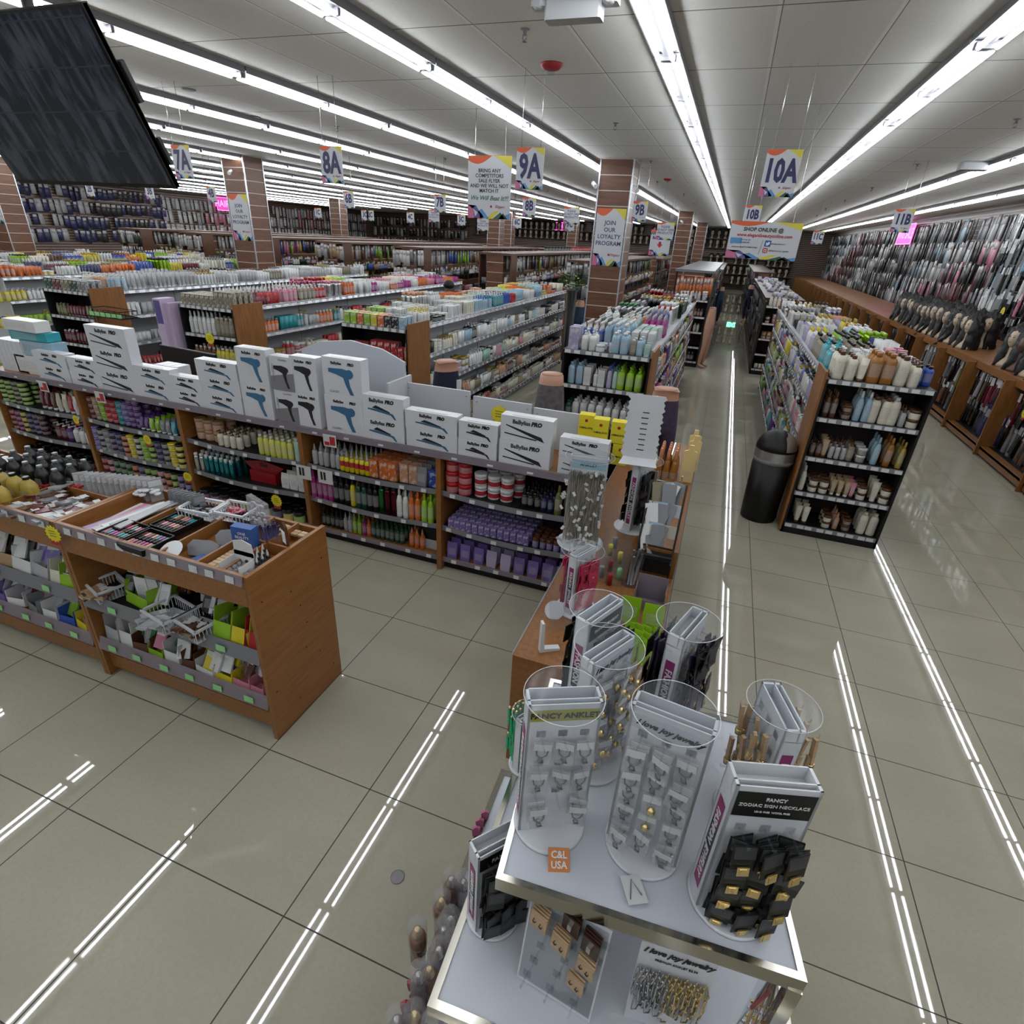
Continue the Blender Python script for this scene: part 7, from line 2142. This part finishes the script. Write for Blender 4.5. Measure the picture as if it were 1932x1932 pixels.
    for u, v, kd, n in ((-.06, .27, 'wood', 4), (-.005, .24, 'wood', 4), (.01, .3, 'brownwood', 3), (.06, .28, 'brownwood', 4), (.06, .215, 'wood', 4), (.045, .13, 'wood', 2)):
        for q in range(n):
            o = ob(CARD[kd][0][0], CARD[kd][0][1], None, R @ Vector((u, -.008 - .0075 * q, v)))
            o.rotation_euler = (-.05, 0, -.35 + rnd.uniform(-.05, .05))
            tag(o, 'square %s earring card on the leaning board' % ('tan wooden' if kd == 'wood' else 'dark brown wooden'), 'card', '%s cards on the leaning board' % kd)
            for n_, me in CARD[kd][1:]:
                ob(n_, me, o)
    for j in range(5):
        for i in range(3):
            x_, z_ = -.07 + .06 * i + .01 * j, .03 + .055 * j
            hk.box(x_ - .01, x_ + .01, -.004, -.002, z_ - .008, z_ + .012)
            hk.tube([(x_, -.003, z_), (x_, -.04, z_ + .003), (x_, -.04, z_ + .012)], .0025, 5)
    h_ = ob('hooks', hk.box(-.09, .09, -.0025, -.002, .01, .29).mesh('hooks', 'clear_acrylic'), bd)
    bd = tag(ob('chain_board', MB().box(-.08, .08, -.002, .002, 0, .27).mesh('chain_board', 'white_plastic'), None, (.185, .715, z + .003), .1), 'white joy jewelry board hung with silver and gold anklets', 'board')
    bd.rotation_euler = (-.1, 0, .1)
    lettering('I love joy jewelry', .021, 'ink_black', bd, (0, -.004, .25), shear=.45, bold=.0006)
    lettering('PREMIUM ANKLET $5.99', .0085, 'ink_black', bd, (0, -.004, .225))
    bpy.context.view_layer.update()
    R = bd.matrix_world.copy()
    r = random.Random(5)
    for i in range(22):
        u = -.07 + .14 * i / 21
        pts = [(0, 0, 0)]
        b = MB()
        L = r.uniform(.13, .17)
        pp = [(-.006, -.002, -L * .2), (-.008 + r.uniform(-.004, .004), -.006, -L * .5), (-.004, -.004, -L), (.006, -.004, -L * .95), (.008 + r.uniform(-.004, .004), -.008, -L * .5), (.006, -.002, -L * .15)]
        b.tube([(0, 0, 0)] + pp, .0019, 5, closed=True)
        for k in range(6):
            b.lathe([(.0025, -L * .15 * k - .008), (.0035, -L * .15 * k - .004), (.002, -L * .15 * k)], 5, c=(.007 if k % 2 else -.006, -.005))
        o = ob('anklet_chain', b.mesh('anklet_chain', 'silver' if i < 9 else 'gold'), None, R @ Vector((u, -.008 - .006 * (i % 3), .2)))
        tag(o, '%s anklet chain hanging on the premium anklet board' % ('silver' if i < 9 else 'gold'), 'anklet', '%s anklets on the board' % ('silver' if i < 9 else 'gold'))
    for i, (u, v) in enumerate(((.0, .1), (.01, .045), (-.1, .05))):
        o = tag(ob('price_tab', MB().box(-.015, .015, -.0008, .0008, -.009, .009).mesh('price_tab', 'tag_paper'), None, R @ Vector((u, -.035, v))), 'white price tab among the gold and silver anklets', 'price tag', 'white price tabs on the anklet board')
        o.rotation_euler = (-.1, .4, .1)
    # tassel charms at the table corner
    t = tag(ob('tassel_charm', None, None, (.375, .775, z)), 'beaded tassel charms with red ribbon hanging at the table corner', 'charm')
    b = MB()
    for i in range(14):
        x = -.03 + .06 * i / 13
        b.tube([(x * .3, 0, .26), (x, r.uniform(-.02, .01), .16), (x * 1.3 + r.uniform(-.01, .01), -.02, .05)], .003, 5, [0, 1, 2, 0][i % 4])
        for k in range(4):
            b.lathe([(.002, .06 + .03 * k), (.006, .066 + .03 * k), (.002, .072 + .03 * k)], 6, 1 if k % 2 else 0, c=(x * 1.2, -.015))
    t.scale = (.6, .6, 1)
    ob('beads', b.mesh('beads', ['silver', 'gold', 'peach_bead']), t)
    ob('ribbon', MB().prism([(-.04, .15), (-.03, .14), (.0, .23), (-.01, .24)], -.03, -.027).mesh('ribbon', 'red_plastic'), t)
    ob('backing', MB().box(-.04, .05, .0, .003, 0, .27).mesh('backing', 'clear_acrylic'), t)
    # pink plush items on the lower tier
    for x, y, lab in ((-.17, .93, 'bright pink fluffy hair item beside the black card display'), (.06, .96, 'bright pink fluffy item between the two boards'), (.15, 1.0, 'bright pink fluffy item behind the premium anklet board')):
        q = random.Random(int(x * 100))
        tag(ob('pink_plush', blob(.06, .05, .045, lambda d: 1 + .12 * q.uniform(-1, 1), 14, 10, (0, 0, .05)).mesh('pink_plush', 'pink_plush'), None, (x, y, z)), lab, 'plush')
    # perfume bottles and lipsticks on the bottom tier
    bm = MB().lathe([(.022, 0), (.025, .004), (.026, .125), (.024, .134), (.015, .138)], 18)
    body = bm.mesh('perfume_bottle', 'amber_glass')
    body2 = MB().lathe([(.022, 0), (.025, .004), (.026, .125), (.024, .134), (.015, .138)], 18).mesh('perfume_bottle', 'tinted_glass')
    sp = MB().lathe([(.016, .137), (.016, .15), (.012, .153), (.012, .17), (.005, .176)], 14)
    spm = [sp.mesh('sprayer', 'gold'), MB().lathe([(.016, .137), (.016, .15), (.012, .153), (.012, .17), (.005, .176)], 14).mesh('sprayer', 'silver')]
    capm = MB().lathe([(.029, .1), (.03, .19), (.025, .202), (.01, .206)], 18).mesh('clear_cap', 'clear_cap')
    pts = [(787, 1745, 0, 0), (850, 1725, 1, 1), (833, 1690, 0, 0), (838, 1745, 0, 1), (828, 1783, 1, 1), (810, 1820, 0, 0), (790, 1830, 1, 1), (782, 1905, 0, 0), (748, 1915, 1, 1), (815, 1925, 1, 0), (852, 1650, 0, 1), (875, 1655, 1, 1), (856, 1768, 1, 1)]
    for i, (px, py, k, m) in enumerate(pts):
        x, y, _ = at(px, py, .645)
        o = ob('perfume_bottle', [body, body2][k], None, (x, y, .452))
        ob('sprayer', spm[m], o)
        ob('clear_cap', capm, o)
        tag(o, '%s perfume bottle with %s sprayer under a clear cap' % (['amber', 'clear'][k], ['gold', 'silver'][m]), 'perfume bottle', '%s perfume bottles with %s sprayers' % (['amber', 'clear'][k], ['gold', 'silver'][m]))
    for i, (px, py, m) in enumerate(((765, 1890, 'red_plastic'), (778, 1850, 'red_plastic'), (758, 1925, 'tag_paper'), (898, 1560, 'ink_pink'), (905, 1545, 'ink_pink'), (915, 1530, 'ink_pink'), (860, 1670, 'red_plastic'))):
        x, y, _ = at(px, py, .5)
        o = tag(ob('wrapped_item', MB().prism([(-.012, 0), (.012, 0), (.016, .04), (0, .05), (-.016, .04)], -.005, .005).mesh('wrapped_item', m), None, (x, y, .452), .5), 'small %s wrapped item on the bottom tier' % ('red' if 'red' in m else 'white' if 'paper' in m else 'pink'), 'packet', '%s wrapped items on the bottom tier' % m[-4:])


# ---------------------------------------------------------------- build everything
plain('red_pink', (.55, .03, .1), .4)
plain('ink_purple2', (.025, .012, .05), .35)
plain('ink_green2', (.02, .45, .2), .5)
plain('ink_sky2', (.35, .55, .68), .4)
plain('tag_paper2', (.5, .46, .36), .4)
plain('ink_grey2', (.42, .42, .42), .35)
plain('tag_gold', (.42, .4, .05), .5)
plain('ink_orange2', (.62, .2, .03), .5)
plain('peach_bead', (.7, .35, .25), .3)
plain('amber_glass', (.2, .07, .025), .1)

structure()
lights()
television()
signs()
ceiling_gear()
island()
bin_tables()
counter_first = True
make_cards()
jewelry_table()
counter()
row_one()
row_two()
hair_walls()
wigs()
figures()
trash_can()
neon('neon_sign', 'HAIR EXTENSIONS', -27.8, 29.2, 3.58, 3.6, .64, PI / 2, 'pink neon sign reading hair extensions on the far side wall')
neon('neon_sign', 'WIG SALE', 5.3, 24.4, 3.5, 1.9, .6, -PI / 2, 'pink glowing neon sign on the hair wall behind sign 11B')
neon('neon_sign', 'WIGS', -11.9, 42.8, 3.5, 1.45, .5, 0, 'small pink neon sign on the rear wall among the wigs')
ex = tag(ob('exit_sign', MB().box(-.4, .4, 0, .05, -.34, 0).mesh('exit_sign', 'ink_white'), None, (.75, 42.3, 2.35)), 'green lit exit sign on the rear wall above the wig shelves', 'exit sign')
lettering('EXIT', .38, 'exit_green', ex, (0, -.004, -.17), bold=.022)
flush_stock()
print('OBJECTS', len(bpy.data.objects), {k: v for k, v in COUNT.items()}, {k: len(v) for k, v in STOCK.items()})
